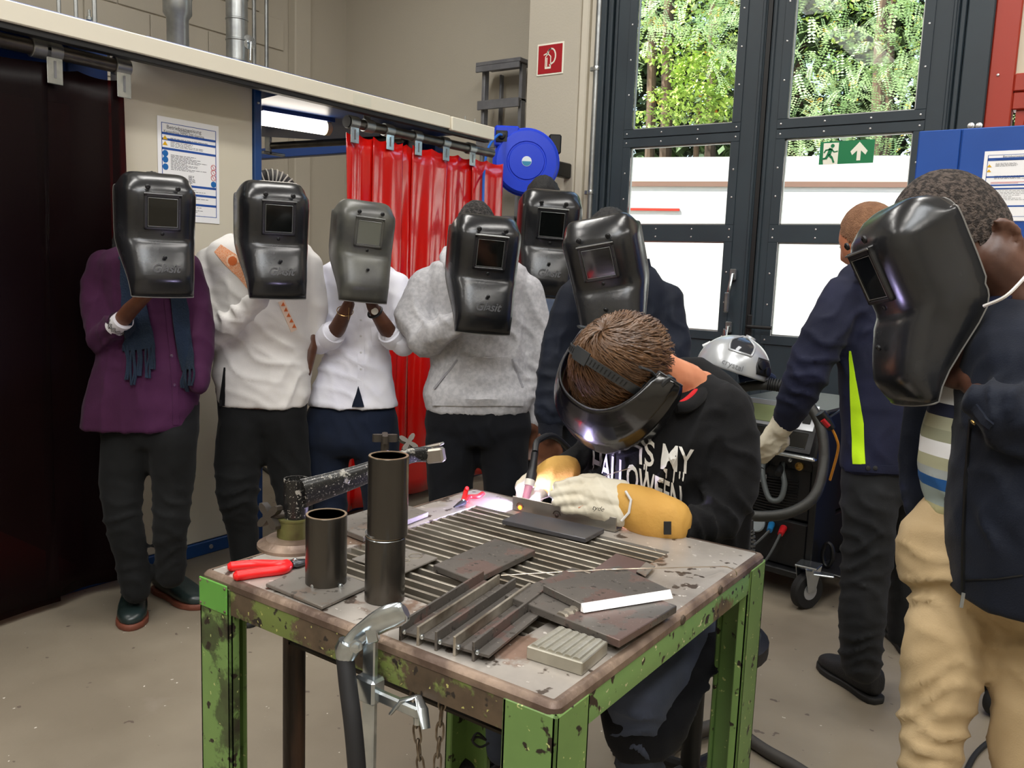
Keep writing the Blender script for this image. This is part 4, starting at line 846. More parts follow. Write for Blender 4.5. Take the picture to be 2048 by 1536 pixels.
# ================================================================== figure toolkit
def nd(v): v = Vector(v); return v/max(v.length, 1e-9)
class Vol:
    """closed overlapping volumes, fused into one continuous skin by a voxel remesh"""
    def __init__(s): s.b = B()
    def cap(s, p0, r0, p1, r1, n=12, flat=None):
        p0, p1 = Vector(p0), Vector(p1); d = p1-p0; L = max(d.length, 1e-5); t = d/L; pts = []; rs = []
        for a in (-80, -55, -28): pts.append(p0+t*r0*math.sin(math.radians(a))); rs.append(r0*math.cos(math.radians(a)))
        for k in range(4): pts.append(p0.lerp(p1, k/3)); rs.append(r0+(r1-r0)*k/3)
        for a in (28, 55, 80): pts.append(p1+t*r1*math.sin(math.radians(a))); rs.append(r1*math.cos(math.radians(a)))
        s.b.tube(pts, rs, n, flat=flat); return s
    def chain(s, pr, n=12, flat=None):
        for i in range(len(pr)-1): s.cap(pr[i][0], pr[i][1], pr[i+1][0], pr[i+1][1], n, flat)
        return s
    def loft(s, rings, n=32, e=2.3, zoff=None):
        """rings: (center, side vector incl. half width, depth vector incl. half depth)"""
        rows = []
        for i, (c, w, d) in enumerate(rings):
            row = []
            for j in range(n):
                a = 2*math.pi*j/n; ca, sa = math.cos(a), math.sin(a)
                x = math.copysign(abs(ca)**(2/e), ca); y = math.copysign(abs(sa)**(2/e), sa)
                p = Vector(c)+Vector(w)*x+Vector(d)*y
                if zoff: p = p+UP*zoff(i/(len(rings)-1), x, y)
                row.append(p)
            rows.append(row)
        b = B().grid(rows, closed=True); b.f.append(tuple(range(n))[::-1]); b.f.append(tuple((len(rows)-1)*n+j for j in range(n)))
        s.b.add(b.v, b.f); return s
    def mesh(s, voxel, smooth=6, fac=.5):
        me = bpy.data.meshes.new('tmp'); me.from_pydata([tuple(p) for p in s.b.v], [], s.b.f)
        bm = bmesh.new(); bm.from_mesh(me); bmesh.ops.recalc_face_normals(bm, faces=bm.faces[:]); bm.to_mesh(me); bm.free()
        o = bpy.data.objects.new('tmp', me); COL.objects.link(o)
        r = o.modifiers.new('r', 'REMESH'); r.mode = 'VOXEL'; r.voxel_size = voxel; r.adaptivity = 0
        if smooth: m = o.modifiers.new('s', 'SMOOTH'); m.factor = fac; m.iterations = smooth
        dg = bpy.context.evaluated_depsgraph_get(); dg.update(); ev = o.evaluated_get(dg); out = bpy.data.meshes.new_from_object(ev)
        bpy.data.objects.remove(o); bpy.data.meshes.remove(me); return out
def mv(me): a = np.empty(len(me.vertices)*3); me.vertices.foreach_get('co', a); return a.reshape(-1, 3)
def mn(me): a = np.empty(len(me.vertices)*3); me.vertex_normals.foreach_get('vector', a); return a.reshape(-1, 3)
def project(p):
    q = (p-CAM)@RM; return np.stack([CX+FPX*q[:, 0]/-q[:, 2], CY-FPX*q[:, 1]/-q[:, 2]], 1)
def crease(p, seed, f, st=(1, 1, .6)):
    rs = np.random.RandomState(seed); q = p*np.array(st)*f; out = 0
    for o in range(3):
        k = rs.normal(size=3); k /= np.linalg.norm(k); k2 = rs.normal(size=3); w = np.sin(q@k2*.7+o)*1.4+np.sin(q@rs.normal(size=3)*.5)
        out = out+(1-np.abs(np.sin(q@k*3.1+w)))**2.2*(.8**o)
    return out/1.6-.35
def finish(me, name, mat, parent, amp=0, seed=1, f=7, folds=(), label=None, st=(1, 1, .6), extra=None, smooth=60):
    p = mv(me); n = mn(me)
    if amp: p = p+n*(crease(p, seed, f*1.5, st)*amp*1.5)[:, None]
    if len(folds):
        uv = project(p)
        for (fx, fy, R, ang, lam, am) in folds:
            d = uv-np.array([fx, fy]); g = np.exp(-(d**2).sum(1)/R**2); dr = np.array([math.cos(math.radians(ang)), math.sin(math.radians(ang))]); pr = np.array([-dr[1], dr[0]])
            q_ = d@dr/R; s = d@pr+lam*.35*np.sin(q_*2.2+fx)+lam*.22*np.sin(q_*4.1+d@pr/R*2.5); g = g*(.45+.55*np.sin(d@pr/R*2.3+q_*1.7+fy)**2)
            p = p+n*(am*1.7*g*((1-np.abs(np.sin(math.pi*s/(lam*1.25))))**1.6*1.8-.6))[:, None]
    if extra: p = extra(p, n)
    bv = BVHTree.FromPolygons([Vector(x) for x in p], [tuple(q.vertices) for q in me.polygons])
    off = np.array(WORLD[parent.name]) if parent is not None else np.zeros(3)
    me.vertices.foreach_set('co', (p-off).ravel()); me.update(); me.materials.clear(); me.materials.append(mat); me.shade_smooth(); me.name = name
    o = bpy.data.objects.new(name, me); COL.objects.link(o); o.parent = parent; WORLD[o.name] = Vector(off); setp(o, label); return o, bv
def garment(name, mat, parent, d0, rings=(), chains=(), voxel=.012, yaw=0, amp=.005, seed=1, f=7, folds=(), smooth=5, label=None, rd=.62, zoff=None, e=2.3, grow=0, st=(1, 1, .6), extra=None):
    v = Vol(); fill(v, d0, rings, chains, yaw, rd, zoff, e, grow)
    return finish(v.mesh(voxel, smooth), name, mat, parent, amp, seed, f, folds, label, st, extra)
def fill(v, d0, rings, chains, yaw=0, rd=.62, zoff=None, e=2.3, grow=0, k=1.0):
    h = Vector((CR.x, CR.y, 0)).normalized(); h = Matrix.Rotation(math.radians(yaw), 3, 'Z')@h; dp = Vector((-h.y, h.x, 0))
    if rings:
        rr = []
        for q in rings:
            xl, xr, y = q[:3]; dd = q[3] if len(q) > 3 else 0; r_ = q[4] if len(q) > 4 else rd; d = d0+dd
            c = at((xl+xr)/2, y, d); hw = (xr-xl)/2*d/FPX*k+grow; rr.append((c, hw, hw*r_+grow*.3))
        out = []
        for i in range(len(rr)-1):
            for t_ in (0, .34, .67):
                s = t_*t_*(3-2*t_)*.5+t_*.5; out.append((rr[i][0].lerp(rr[i+1][0], t_), h*(rr[i][1]+(rr[i+1][1]-rr[i][1])*s), dp*(rr[i][2]+(rr[i+1][2]-rr[i][2])*s)))
        out.append((rr[-1][0], h*rr[-1][1], dp*rr[-1][2])); v.loft(out, e=e, zoff=zoff)
    for ch in chains: v.chain([(at(x, y, d0+dd), r*(d0+dd)/FPX*k+grow) for x, y, dd, r in ch], 16)
def headmesh(c, fwd, up, s=1.0, n=26, m=34, ears=True):
    c = Vector(c); f_ = nd(fwd); u = Vector(up); u = nd(u-f_*u.dot(f_)); x_ = f_.cross(u)
    b = B(); rows = []
    for i in range(1, n):
        ph = math.pi*i/n; row = []
        for j in range(m):
            th = 2*math.pi*j/m; X = .077*math.sin(ph)*math.cos(th); Y = .098*math.sin(ph)*math.sin(th); Zz = .118*math.cos(ph)
            t = max(0, -Zz/.118)
            X *= 1-.30*t**1.5; Y = Y*(1-.12*t) if Y > 0 else Y*(1-.42*t)
            if Y > 0:
                g = lambda a, sx, z0, sz, x0=0: a*(math.exp(-((abs(X)-x0)/sx)**2-((Zz-z0)/sz)**2))
                Y += g(.026, .012, -.028, .020)+g(.012, .010, -.005, .022)+g(.006, .05, .028, .010)-g(.010, .014, .008, .011, .031)+g(.009, .024, -.066, .010)-g(.004, .03, -.066, .0025)+g(.008, .025, -.098, .016)+g(.004, .02, -.02, .02, .045)
            row.append(c+(x_*X+f_*(Y+.01)+u*Zz)*s)
        rows.append(row)
    b.grid(rows, closed=True); b.f.append(tuple(range(m))[::-1]); b.f.append(tuple((len(rows)-1)*m+j for j in range(m)))
    if ears:
        for sg in (-1, 1):
            o = c+(x_*sg*.076-u*.012-f_*.004)*s; out = x_*sg
            pts = [o+(u*(.032*math.cos(a)-.002)+(-f_)*(.019*math.sin(a)+.006)+out*(.012+.014*max(0, math.sin(a))))*s for a in [math.pi*(-.1+1.2*i/9) for i in range(10)]]
            b.tube(pts, [.0052*s]*10, 8); pts = [o+(u*(.020*math.cos(a))-f_*(.010*math.sin(a)+.006)+out*.014)*s for a in [math.pi*i/6 for i in range(7)]]
            b.tube(pts, [.004*s]*7, 8); b.sph(o-u*.026*s-f_*.004*s+out*.006*s, .0075*s, 6); b.sph(o+out*.002*s-f_*.006*s, .014*s, 6, (1, 1, 1.2))
    return b
def hair_cap(c, fwd, up, s, mat, parent, line=.02, back=-.07, amp=.004, f=60, label=None, th=.006, name='hair'):
    b = headmesh(c, fwd, up, s, 40, 56, ears=False); c = Vector(c); f_ = nd(fwd); u = Vector(up); u = nd(u-f_*u.dot(f_)); x_ = f_.cross(u)
    me = bpy.data.meshes.new(name); V = []
    keep = []
    for p in b.v:
        q = (p-c)/s; y, z = q.dot(f_), q.dot(u); lim = line+.035 if y > .07 else (back if y < -.03 else back+(line-back)*(y+.03)/.10)
        keep.append(z > lim); e = (p-c).normalized(); edge = min(1, max(0, (z-lim)/.02))
        V.append(c+(p-c)*(1+.0)+e*th*s*(.3+.7*edge))
    idx = {}; F = []
    for fc in b.f:
        if all(keep[i] for i in fc): F.append(fc)
    used = sorted({i for fc in F for i in fc}); idx = {a: k for k, a in enumerate(used)}
    P = np.array([V[i] for i in used]); N = P-np.array(c); N /= np.linalg.norm(N, axis=1)[:, None]
    P = P+N*(crease(P, 3, f, (1, 1, 1))*amp)[:, None]
    bb = B(); bb.add([Vector(p) for p in P], [tuple(idx[i] for i in fc) for fc in F])
    return obj(name, bb, mat, parent, label=label, smooth=80)
def hand(v, wrist, dirn, palm, side, curl=.5, s=1.0, spread=.06, thumb=.6, fat=1.0):
    """palm block, four fingers of three bones, thumb from the side of the palm"""
    w = Vector(wrist); d = nd(dirn); n = Vector(palm); n = nd(n-d*n.dot(d)); x = d.cross(n)*side      # x towards the thumb side
    for k in range(4):
        o = (1.5-k)*.0195*s; v.cap(w+x*o*.75+d*.012*s, .0135*s*fat, w+x*o+d*.085*s, .0115*s*fat, 8)
    for k, (L, r) in enumerate(((.070, .0088), (.079, .0090), (.073, .0086), (.057, .0076))):
        o = (1.5-k)*.0205*s; a = curl*.55; p = w+x*o+d*.088*s; dd = nd(d+x*(1.5-k)*spread)
        for seg, fr in ((0, .45), (1, .31), (2, .24)):
            q = p+(dd*math.cos(a)+n*math.sin(a))*L*s*fr*1.12; v.cap(p, r*s*fat*(1-.08*seg), q, r*s*fat*(.92-.08*seg), 8); p = q; a += curl*(.75 if seg == 0 else .6)
    p = w+x*.024*s+d*.022*s; q = p+nd(x*.75+d*.75+n*.35*thumb)*.042*s; r_ = q+nd(d*.9+x*.25+n*(.5*thumb))*.030*s; t_ = r_+nd(d*.95+n*.6*thumb-x*.05)*.024*s
    v.cap(p, .0135*s*fat, q, .0115*s*fat, 8); v.cap(q, .011*s*fat, r_, .0098*s*fat, 8); v.cap(r_, .0098*s*fat, t_, .008*s*fat, 8)
def hitp(bv, px, py, lift=0):
    r = Vector(ray(px, py)).normalized(); h = bv.ray_cast(Vector(CAM), r)
    if h[0] is None: return None, None
    n = h[1] if h[1].dot(r) < 0 else -h[1]
    return h[0]+n*lift, n
def patch(bv, pxrows, lift=.002, th=.002, bows=None):
    """sheet of cloth laid on a surface: pxrows = rows of photo points on that surface"""
    top = []; bot = []
    last = next((q for q in (hitp(bv, x, y, 0)[0] for r in pxrows for (x, y) in r) if q is not None), None)
    for r in pxrows:
        a = []; c = []
        for (x, y) in r:
            p, n = hitp(bv, x, y, 0)
            if p is not None and last is not None and (p-last).length > .3: p = None
            if p is None:
                if last is None: p, n = at(x, y, 3), -CF
                else: dl = (last-Vector(CAM)).dot(CF); p, n = at(x, y, dl), -CF
            last = p; a.append(p+n*(lift+th)); c.append(p+n*(lift-.002))
        top.append(a); bot.append(c)
    b = B(); R, K = len(top), len(top[0]); b.grid(top); o = len(b.v); b.grid(bot)
    ring = [(0, j) for j in range(K)]+[(i, K-1) for i in range(1, R)]+[(R-1, j) for j in range(K-2, -1, -1)]+[(i, 0) for i in range(R-2, 0, -1)]
    for k in range(len(ring)):
        (i, j), (i2, j2) = ring[k], ring[(k+1) % len(ring)]; b.f.append((i*K+j, i2*K+j2, o+i2*K+j2, o+i*K+j))
    return b
def quadrows(c4, nu=8, nv=8):
    """c4: TL,TR,BR,BL in photo pixels"""
    tl, tr, br, bl = [np.array(p, float) for p in c4]
    return [[tuple((tl*(1-u)+tr*u)*(1-v)+(bl*(1-u)+br*u)*v) for u in [i/nu for i in range(nu+1)]] for v in [j/nv for j in range(nv+1)]]
def bandrows(pts, w, n=4):
    """a band of width w pixels along a pixel polyline"""
    P = [np.array(p, float) for p in pts]; out = []
    fine = []
    for i in range(len(P)-1):
        for k in range(n): fine.append(P[i]+(P[i+1]-P[i])*k/n)
    fine.append(P[-1]); W_ = w if hasattr(w, '__len__') else [w]*len(fine)
    for i, p in enumerate(fine):
        t = fine[min(i+1, len(fine)-1)]-fine[max(i-1, 0)]; t = t/max(1e-6, np.linalg.norm(t)); nn = np.array([-t[1], t[0]]); ww = w if not hasattr(w, '__len__') else np.interp(i/(len(fine)-1), np.linspace(0, 1, len(w)), w)
        out.append([tuple(p+nn*ww*(u-.5)) for u in (0, .25, .5, .75, 1)])
    return out
def shoe(parent, ankle, toe, mat, sole_mat, s=1.0, boot=.0, name='shoe'):
    """ankle: floor point under the ankle; toe: floor point of the toe tip"""
    a = Vector((ankle[0], ankle[1], 0)); t = Vector((toe[0], toe[1], 0)); d = nd(t-a); x = Vector((d.y, -d.x, 0)); L = .27*s; h0 = a-d*.075*s
    v = Vol(); R = []
    for u, w, h, z in ((0, .022, .03, .06), (.06, .033, .045, .065), (.25, .037, .05, .06), (.45, .040, .038, .05), (.62, .046, .030, .042), (.8, .046, .025, .036), (.93, .034, .020, .031), (1.0, .012, .012, .026)):
        R.append((h0+d*L*u+UP*(z*s), x*w*s, (UP*h+d*0)*s))
    v.loft(R, 24, 2.6)
    v.chain([(a+UP*.07*s, .042*s), (a+UP*(.12+boot)*s-d*.005, .040*s), (a+UP*(.15+boot)*s-d*.005, .041*s)], 14)
    me = v.mesh(.0075, 5)
    def ex(p, n): p = p.copy(); p[:, 2] = np.maximum(p[:, 2], .016); return p
    o, bv = finish(me, name, mat, parent, extra=ex)
    out = []
    for u, w in ((-.02, .016), (.03, .032), (.15, .038), (.35, .036), (.5, .040), (.65, .049), (.8, .049), (.93, .037), (1.0, .020), (1.025, .006)): out.append((h0+d*L*u, w*s))
    pts = [p+x*w for p, w in out]+[p-x*w for p, w in out[::-1]]
    obj('sole', B().prism([(p.x, p.y, .0) for p in pts], (0, 0, .020*s), .003), sole_mat, o, smooth=40); return o, bv
# ================================================================== hand shields
def shield_parts():
    rowsp = [  # z-centre(m, down from 0 at lens top -> stored as a), front f, back b, half width w, z of side edge a
        (-.036, .182, .186, .100, -.012), (-.052, .150, .186, .112, -.010), (-.060, .108, .186, .119, -.008), (-.058, .078, .186, .1215, -.006),
        (-.050, .052, .186, .1225, -.003), (-.036, .030, .186, .123, .002), (-.018, .013, .186, .1235, .010), (0, .003, .186, .1235, .018), (.03, 0, .185, .1235, .036), (.06, 0, .184, .123, .060), (.09, 0, .183, .1225, .09),
        (.12, 0, .181, .122, .12), (.143, .0, .179, .1215, .143), (.154, -.002, .176, .121, .155), (.163, -.010, .177, .120, .168), (.172, -.018, .174, .118, .180), (.19, -.028, .162, .115, .198), (.215, -.042, .128, .111, .222),
        (.24, -.054, .088, .107, .245), (.258, -.061, .060, .104, .261), (.27, -.065, .042, .1025, .272), (.285, -.064, .018, .1005, .286), (.31, -.056, -.012, .0985, .311), (.335, -.047, -.030, .097, .336)]
    rows = []
    for (zc, f, bk, w, ze) in rowsp:
        r = []; bk = bk*.78 if bk > 0 else bk; f = f*.84 if f > .1 else f
        for j in range(41):
            u = -1+2*j/40; a = u*math.pi/2; sa, ca = math.sin(a), math.cos(a); e = 2/4.6 if zc > -.03 and f < .1 else 2/3.2
            x = w*math.copysign(abs(sa)**e, sa); y = bk-(bk-f)*abs(ca)**e if bk > f else f
            y += .014*(x/w)**2*(1 if zc < .15 else .7)
            k = abs(sa)**5
            z = -(zc+(ze-zc)*k)
            r.append(Vector((x, y, z+.14)))
        rows.append(r)
    shell = B().grid(rows)
    rim = B().tube([r[0] for r in rows]+[p for p in rows[-1][1:-1]]+[r[-1] for r in rows[::-1]]+[p for p in rows[0][1:-1]][::-1], .0026, 6, closed=True)
    zl0, zl1 = .14+.004, .14-.118            # lens frame top and bottom
    fr = B(); y = -.007
    for lo, hi in (((-.058, zl0-.016), (.058, zl0)), ((-.058, zl1), (.058, zl1+.010)), ((-.058, zl1), (-.047, zl0)), ((.047, zl1), (.058, zl0))): fr.box((lo[0], y, lo[1]), (hi[0], .012, hi[1]), .0025)
    lens = B().box((-.047, -.0045, zl1+.01), (.047, .010, zl0-.016))
    wire = B()
    wire.box((-.060, y-.003, zl0-.006), (.060, y, zl0-.0015), .001)
    q = [(-.046, zl0-.018), (.046, zl0-.018), (.046, zl1+.012), (-.046, zl1+.012)]
    wire.tube([(a, y+.0015, b) for a, b in q], .0012, 5, closed=True)
    return shell, rim, fr, lens, wire
SHP = shield_parts()
m_sh = M('black_shield_plastic', '#17181a', .24, col2='#26272a', vs_=7, vmix=(.35, .7), bump=.04, bs=50, spec=.6)
m_shw = M('worn_grey_shield_plastic', '#3a3a39', .34, col2='#57574f', vs_=9, vmix=(.35, .7), bump=.05, bs=40)
m_rim = M('worn_rim', '#6e6c68', .45)
m_lens = M('dark_lens', '#0c0e0d', .07, spec=.7); m_lensw = M('dusty_lens', '#5f6158', .3)
m_wire = M('worn_metal_edge', '#8b8d8c', .35, .6)
def make_shield(mat=None, lens=None, name='Glasit', rimlight=True):
    mat = mat or m_sh; t = thing('welding_shield', (0, 0, 0), 'x', 'welding shield')
    sh = obj('shell', SHP[0], mat, t, local=True, smooth=60, solid=.0035)
    obj('rim', SHP[1], m_rim, t, local=True); obj('lens_frame', SHP[2], mat, t, local=True); obj('lens', SHP[3], lens or m_lens, t, local=True); obj('lens_clip', SHP[4], m_wire, t, local=True)
    for x, z, r in ((-.047, .160, .0085), (.047, .160, .0085), (0, .010, .006), (0, -.062, .0065)):
        yy = .0 if z > 0 else -.046
        obj('screw', B().lathe([(r, 0), (r, .004), (r*.55, .0065), (r*.5, .004), (.001, .004)], (x, yy+.001, z), (0, -1, 0), 12), m_black, t, local=True)
    if name:
        v, f = textmesh(name, .038, shear=.35, extrude=.0012, bold=.0007); b = B(); b.add([Vector((p.x, -.0545-p.z+p.y*.30, -.098+p.y)) for p in v], f)
        o = obj('lettering', b, M('raised_lettering', '#4c4d50', .35), t, local=True, smooth=0); o['kind'] = 'stuff'
    g = B().tube([(0, .03, -.02), (0, .065, -.03), (0, .075, -.09), (0, .02, -.12)], .011, 10); obj('grip', g, m_black, t, local=True)
    return t
def place_shield(px, py, d, hpx, yaw, pitch, roll, label, src=None, **k):
    """px,py: photo point of the shield's centre; hpx: its height in the photo"""
    t = make_shield(**k); s = hpx/FPX*d/.405
    Bs = Matrix((CR, CF, CU)).transposed()
    R = Bs@Matrix.Rotation(math.radians(roll), 3, 'Y')@Matrix.Rotation(math.radians(yaw), 3, 'Z')@Matrix.Rotation(math.radians(pitch), 3, 'X')
    t.matrix_world = Matrix.Translation(at(px, py, d)-R@Vector((0, .05, .0))*s)@R.to_4x4()@Matrix.Scale(s, 4); t['label'] = label; t['group'] = 'hand held black welding shields'
    for c in t.children: pass
    return t
# ================================================================== fabrics and skins
m_skd = M('deep_brown_skin', '#5e3a28', .45, col2='#4d2e20', vs_=14, spec=.4); m_skd2 = M('dark_brown_skin', '#4a3026', .42, col2='#5d3e30', vs_=14, bump=.04, bs=120); m_skl = M('fair_skin', '#d08a66', .5, col2='#c07a58', vs_=12)
m_hair = M('black_hair', '#0d0b0b', .7, bump=.6, bs=220)
def cloth(nm, c, c2=None, r=.85, b=.12, bs=350, sh=.04, vs=6):
    if nm in MATS: return MATS[nm]
    m = M(nm, c, r, col2=c2 or c, vs_=vs, bump=b, bs=bs, sheen=sh, spec=.2); n = m.node_tree.nodes; L = m.node_tree.links; bp = [x for x in n if x.type == 'BUMP'][0]
    tc = n.new('ShaderNodeTexCoord'); mp = n.new('ShaderNodeMapping'); mp.inputs['Rotation'].default_value = (.5, .35, .6); mp.inputs['Scale'].default_value = (1, 1, 2.4); L.new(tc.outputs['Object'], mp.inputs[0])
    t = n.new('ShaderNodeTexNoise'); t.noise_type = 'RIDGED_MULTIFRACTAL'; t.inputs['Scale'].default_value = 3.6; t.inputs['Detail'].default_value = 3; t.inputs['Distortion'].default_value = .7; L.new(mp.outputs[0], t.inputs[0])
    b2 = n.new('ShaderNodeBump'); b2.inputs['Strength'].default_value = .35; b2.inputs['Distance'].default_value = .02; L.new(t.outputs[0], b2.inputs['Height']); L.new(b2.outputs[0], bp.inputs['Normal'])
    return m
m_purple = cloth('purple_cotton', '#3f1a39', '#371531'); m_blk = cloth('black_trouser_cloth', '#0f1011', '#141516'); m_white_c = cloth('white_cotton', '#d9d6d2', '#d2cfcb'); m_blouse = cloth('white_blouse_cloth', '#e6e6ee', '#dcdce8')
m_jean = cloth('navy_jean', '#121b2e', '#0f1624'); m_hood = cloth('light_grey_sweat', '#b9b8bb', '#a9a8ac', vs=60); m_bjean = cloth('black_jean', '#0c0d12', '#101218'); m_navy = cloth('navy_jacket_cloth', '#0f1420', '#121826', r=.7)
m_ltblue = cloth('light_blue_shirt', '#9fb4d6'); m_work = cloth('navy_work_jacket', '#191c33', '#15182b', r=.75); m_dgrey = cloth('dark_grey_trouser', '#222325', '#1c1d1f'); m_beige = cloth('beige_trouser', '#b39c78', '#a8916d'); m_black_h = cloth('black_sweat', '#0b0b0d', '#0e0e10')
m_scarf = cloth('navy_scarf', '#1d2a3d', '#17222f', b=.4, bs=160); m_fring = m_scarf; m_boot = M('dark_green_leather', '#17211f', .28, col2='#1e2a2a', vs_=8); m_sole = M('brown_sole', '#6d3a2a', .6); m_bsole = M('black_sole', '#191919', .7); m_bshoe = M('black_shoe_mesh', '#17171a', .7, bump=.3, bs=200); m_welt = M('pale_welt', '#b58c6c', .6)
def person(base, label): return thing('person', base, label, 'person', 'people watching and welding')
def body(parent, d0, skin, rings=(), chains=(), head=None, hands=(), bare=(), yaw=0, voxel=.0085, k=.86, neck=None, extra_v=None):
    v = Vol(); fill(v, d0, rings, [[(x, y, dd, r*.66) for x, y, dd, r in c] for c in chains], yaw, k=k)
    for c in bare: v.chain([(at(x, y, d0+dd), r*(d0+dd)/FPX) for x, y, dd, r in c], 14)
    if head: b = headmesh(*head); v.b.add(b.v, b.f)
    if neck: v.chain(neck, 14)
    for h in hands: hand(v, *h[0], **h[1])
    if extra_v: extra_v(v)
    o, bv = finish(v.mesh(voxel, 2, .4), 'body', skin, parent)
    if head:
        c, f_, u = Vector(head[0]), nd(head[1]), Vector(head[2]); u = nd(u-f_*u.dot(f_)); x_ = f_.cross(u); s = head[3]
        for sg in (-1, 1):
            e = c+(x_*sg*.031+f_*.084+u*.008)*s
            obj('eye', B().sph(e, .0125*s, 8), M('eye_white', '#e8e2da', .2), parent); obj('pupil', B().sph(e+f_*.0095*s, .0055*s, 6), M('pupil_dark', '#150d08', .1), parent)
        obj('lips', B().tube([c+(x_*a*.024+f_*(.106-.01*a*a)-u*.066)*s for a in (-1, -.5, 0, .5, 1)], [.002*s, .005*s, .006*s, .005*s, .002*s], 8), M('lip_'+skin.name, '#7a4038', .4), parent)
    return o, bv
toCam = Vector((-CF.x, -CF.y, 0)).normalized()
def hdir(deg): return Matrix.Rotation(math.radians(deg), 3, 'Z')@toCam      # positive: turned to image right... about z
# ------------------------------------------------------------------ P1 purple tunic
d = 3.15; p1 = person(Z(305, 1235, 0), 'person in a purple tunic and navy scarf, hand holding a shield, leftmost of the row')
R1 = [(238, 340, 492, 0, .6), (218, 372, 506), (206, 388, 528), (212, 392, 570), (216, 390, 640), (206, 392, 700), (188, 396, 760), (173, 392, 810), (168, 378, 856)]
C1 = [[(208, 532, 0, 34), (192, 600, -.02, 33), (206, 676, -.07, 31), (238, 648, -.15, 25)], [(376, 532, .02, 28), (398, 620, .03, 27), (404, 700, .0, 25), (398, 770, -.05, 20)]]
T1 = [(200, 396, 800, 0, .5), (206, 394, 860, 0, .5), (214, 388, 890, 0, .45)]
TC1 = [[(258, 880, 0, 50), (243, 960, 0, 44), (246, 1035, -.03, 37), (262, 1110, .0, 33), (272, 1180, .0, 29)], [(345, 880, 0, 47), (346, 960, .02, 42), (342, 1040, .0, 36), (340, 1100, .02, 31), (342, 1150, .04, 29)]]
hc = at(306, 415, d+.02); hf = hdir(12)-UP*.15
w1 = at(305, 578, d-.28)
body(p1, d, m_skd, R1, C1+TC1, (hc, hf, UP, 1.0), [((w1, nd(CR*.35+UP*.9), CR+CF*.2, 1), dict(curl=1.3))], [[(232, 655, -.14, 17), (262, 618, -.21, 16), (303, 580, -.28, 12)]], neck=[(at(306, 470, d+.03), .055), (at(306, 520, d+.03), .065)], yaw=10)
sh1, bv1 = garment('tunic', m_purple, p1, d, R1, C1, .009, 10, .005, 3, 7, [(210, 640, 60, 60, 34, .004), (190, 560, 60, 100, 40, .003), (280, 780, 110, 80, 60, .003), (215, 690, 40, -20, 22, .004)])
garment('trousers', m_blk, p1, d, T1, TC1, .011, 10, .004, 5, 6, [(245, 1035, 60, 12, 26, .005), (343, 1030, 60, 8, 26, .005), (265, 1140, 50, 15, 24, .004), (340, 1110, 50, -10, 24, .004)])
obj('cuff', B().tube([at(236, 650, d-.155), at(241, 645, d-.165)], [.05, .048], 20), m_white_c, p1, label='white patterned sleeve cuff') if False else None
ca, cb = at(232, 654, d-.145), at(247, 640, d-.175)
cu = obj('cuff', B().tube([ca, ca.lerp(cb, .5), cb], [.040, .0395, .038], 24, flat=(tuple(CF), .9)), M('white_cuff', '#cfcdd0', .8), p1, label='white cuff with black diamond pattern')
dr_ = nd(cb-ca); uu = nd(CF-dr_*CF.dot(dr_)); ww = dr_.cross(uu)
for j in range(14):
    a = 2*math.pi*j/14; n_ = uu*math.cos(a)+ww*math.sin(a); tn = dr_.cross(n_)
    c = ca.lerp(cb, .5)+n_*.0402
    for sc_ in (1, .5): obj('diamond', B().tube([c+dr_*.014*sc_, c+tn*.010*sc_, c-dr_*.014*sc_, c-tn*.010*sc_], .0009, 4, closed=True), m_black, cu)
obj('button_band', patch(bv1, bandrows([(334, 600), (345, 700), (350, 780), (352, 850)], 12), .001, .0015), m_purple, p1)
for y in (712, 770): 
    p, n_ = hitp(bv1, 343 if y < 740 else 349, y, .002); obj('button', B().lathe([(.006, 0), (.006, .002), (.001, .003)], p, n_, 10), M('purple_button', '#3a1836', .3), p1)
sc = thing('scarf', at(300, 640, d-.15), 'navy fringed scarf hanging over the purple tunic', 'scarf')
def scarf_tail(pts, w, fr, seed):
    rows = bandrows(pts, w, 6); b = patch(bv1, rows, .006, .006); rs = random.Random(seed); o = obj('scarf_tail', b, m_scarf, sc)
    for x, y, l in fr:
        p0, n_ = hitp(bv1, x, y, .01)
        if p0 is None: continue
        for k in range(3):
            q = [hitp(bv1, x+(k-1)*3+rs.uniform(-2, 2), y+l*t_, .012)[0] for t_ in (0, .35, .7, 1)]; q = [z for z in q if z is not None]
            if len(q) > 2: obj('fringe', B().tube(spline(q, 3), .004, 6), m_scarf, o)
scarf_tail([(262, 520), (266, 580), (272, 640), (280, 700)], [36, 42, 56, 62], [(256, 690, 70), (268, 695, 75), (282, 698, 55), (296, 696, 60), (306, 690, 50)], 1)
scarf_tail([(352, 575), (362, 640), (372, 710), (376, 740)], [26, 34, 34, 28], [(366, 735, 40), (376, 738, 42), (386, 735, 36)], 2)
scarf_tail([(250, 505), (300, 545), (352, 575)], [34, 50, 30], [], 3)
hair_cap(hc, hf, UP, 1.06, m_hair, p1, .0, -.09, .003)
lh = Vol()
for i in range(7): x = 240+i*3; lh.chain([(at(x+14, 395+i, d+.06), .018), (at(x-2, 440, d+.05), .017), (at(x-8, 480, d+.04), .014), (at(x-14+i, 505, d+.02), .008)], 8)
finish(lh.mesh(.008, 1), 'long_hair', m_hair, p1, .003, 2, 30)
f1a, f1b = Z(270, 1215, 0), Z(264, 1249, 0); shoe(p1, f1a, f1b, m_boot, m_sole, 1.14, .05, 'boot')
shoe(p1, Z(338, 1190, 0), Z(398, 1216, 0), m_boot, m_sole, 1.14, .05, 'boot')
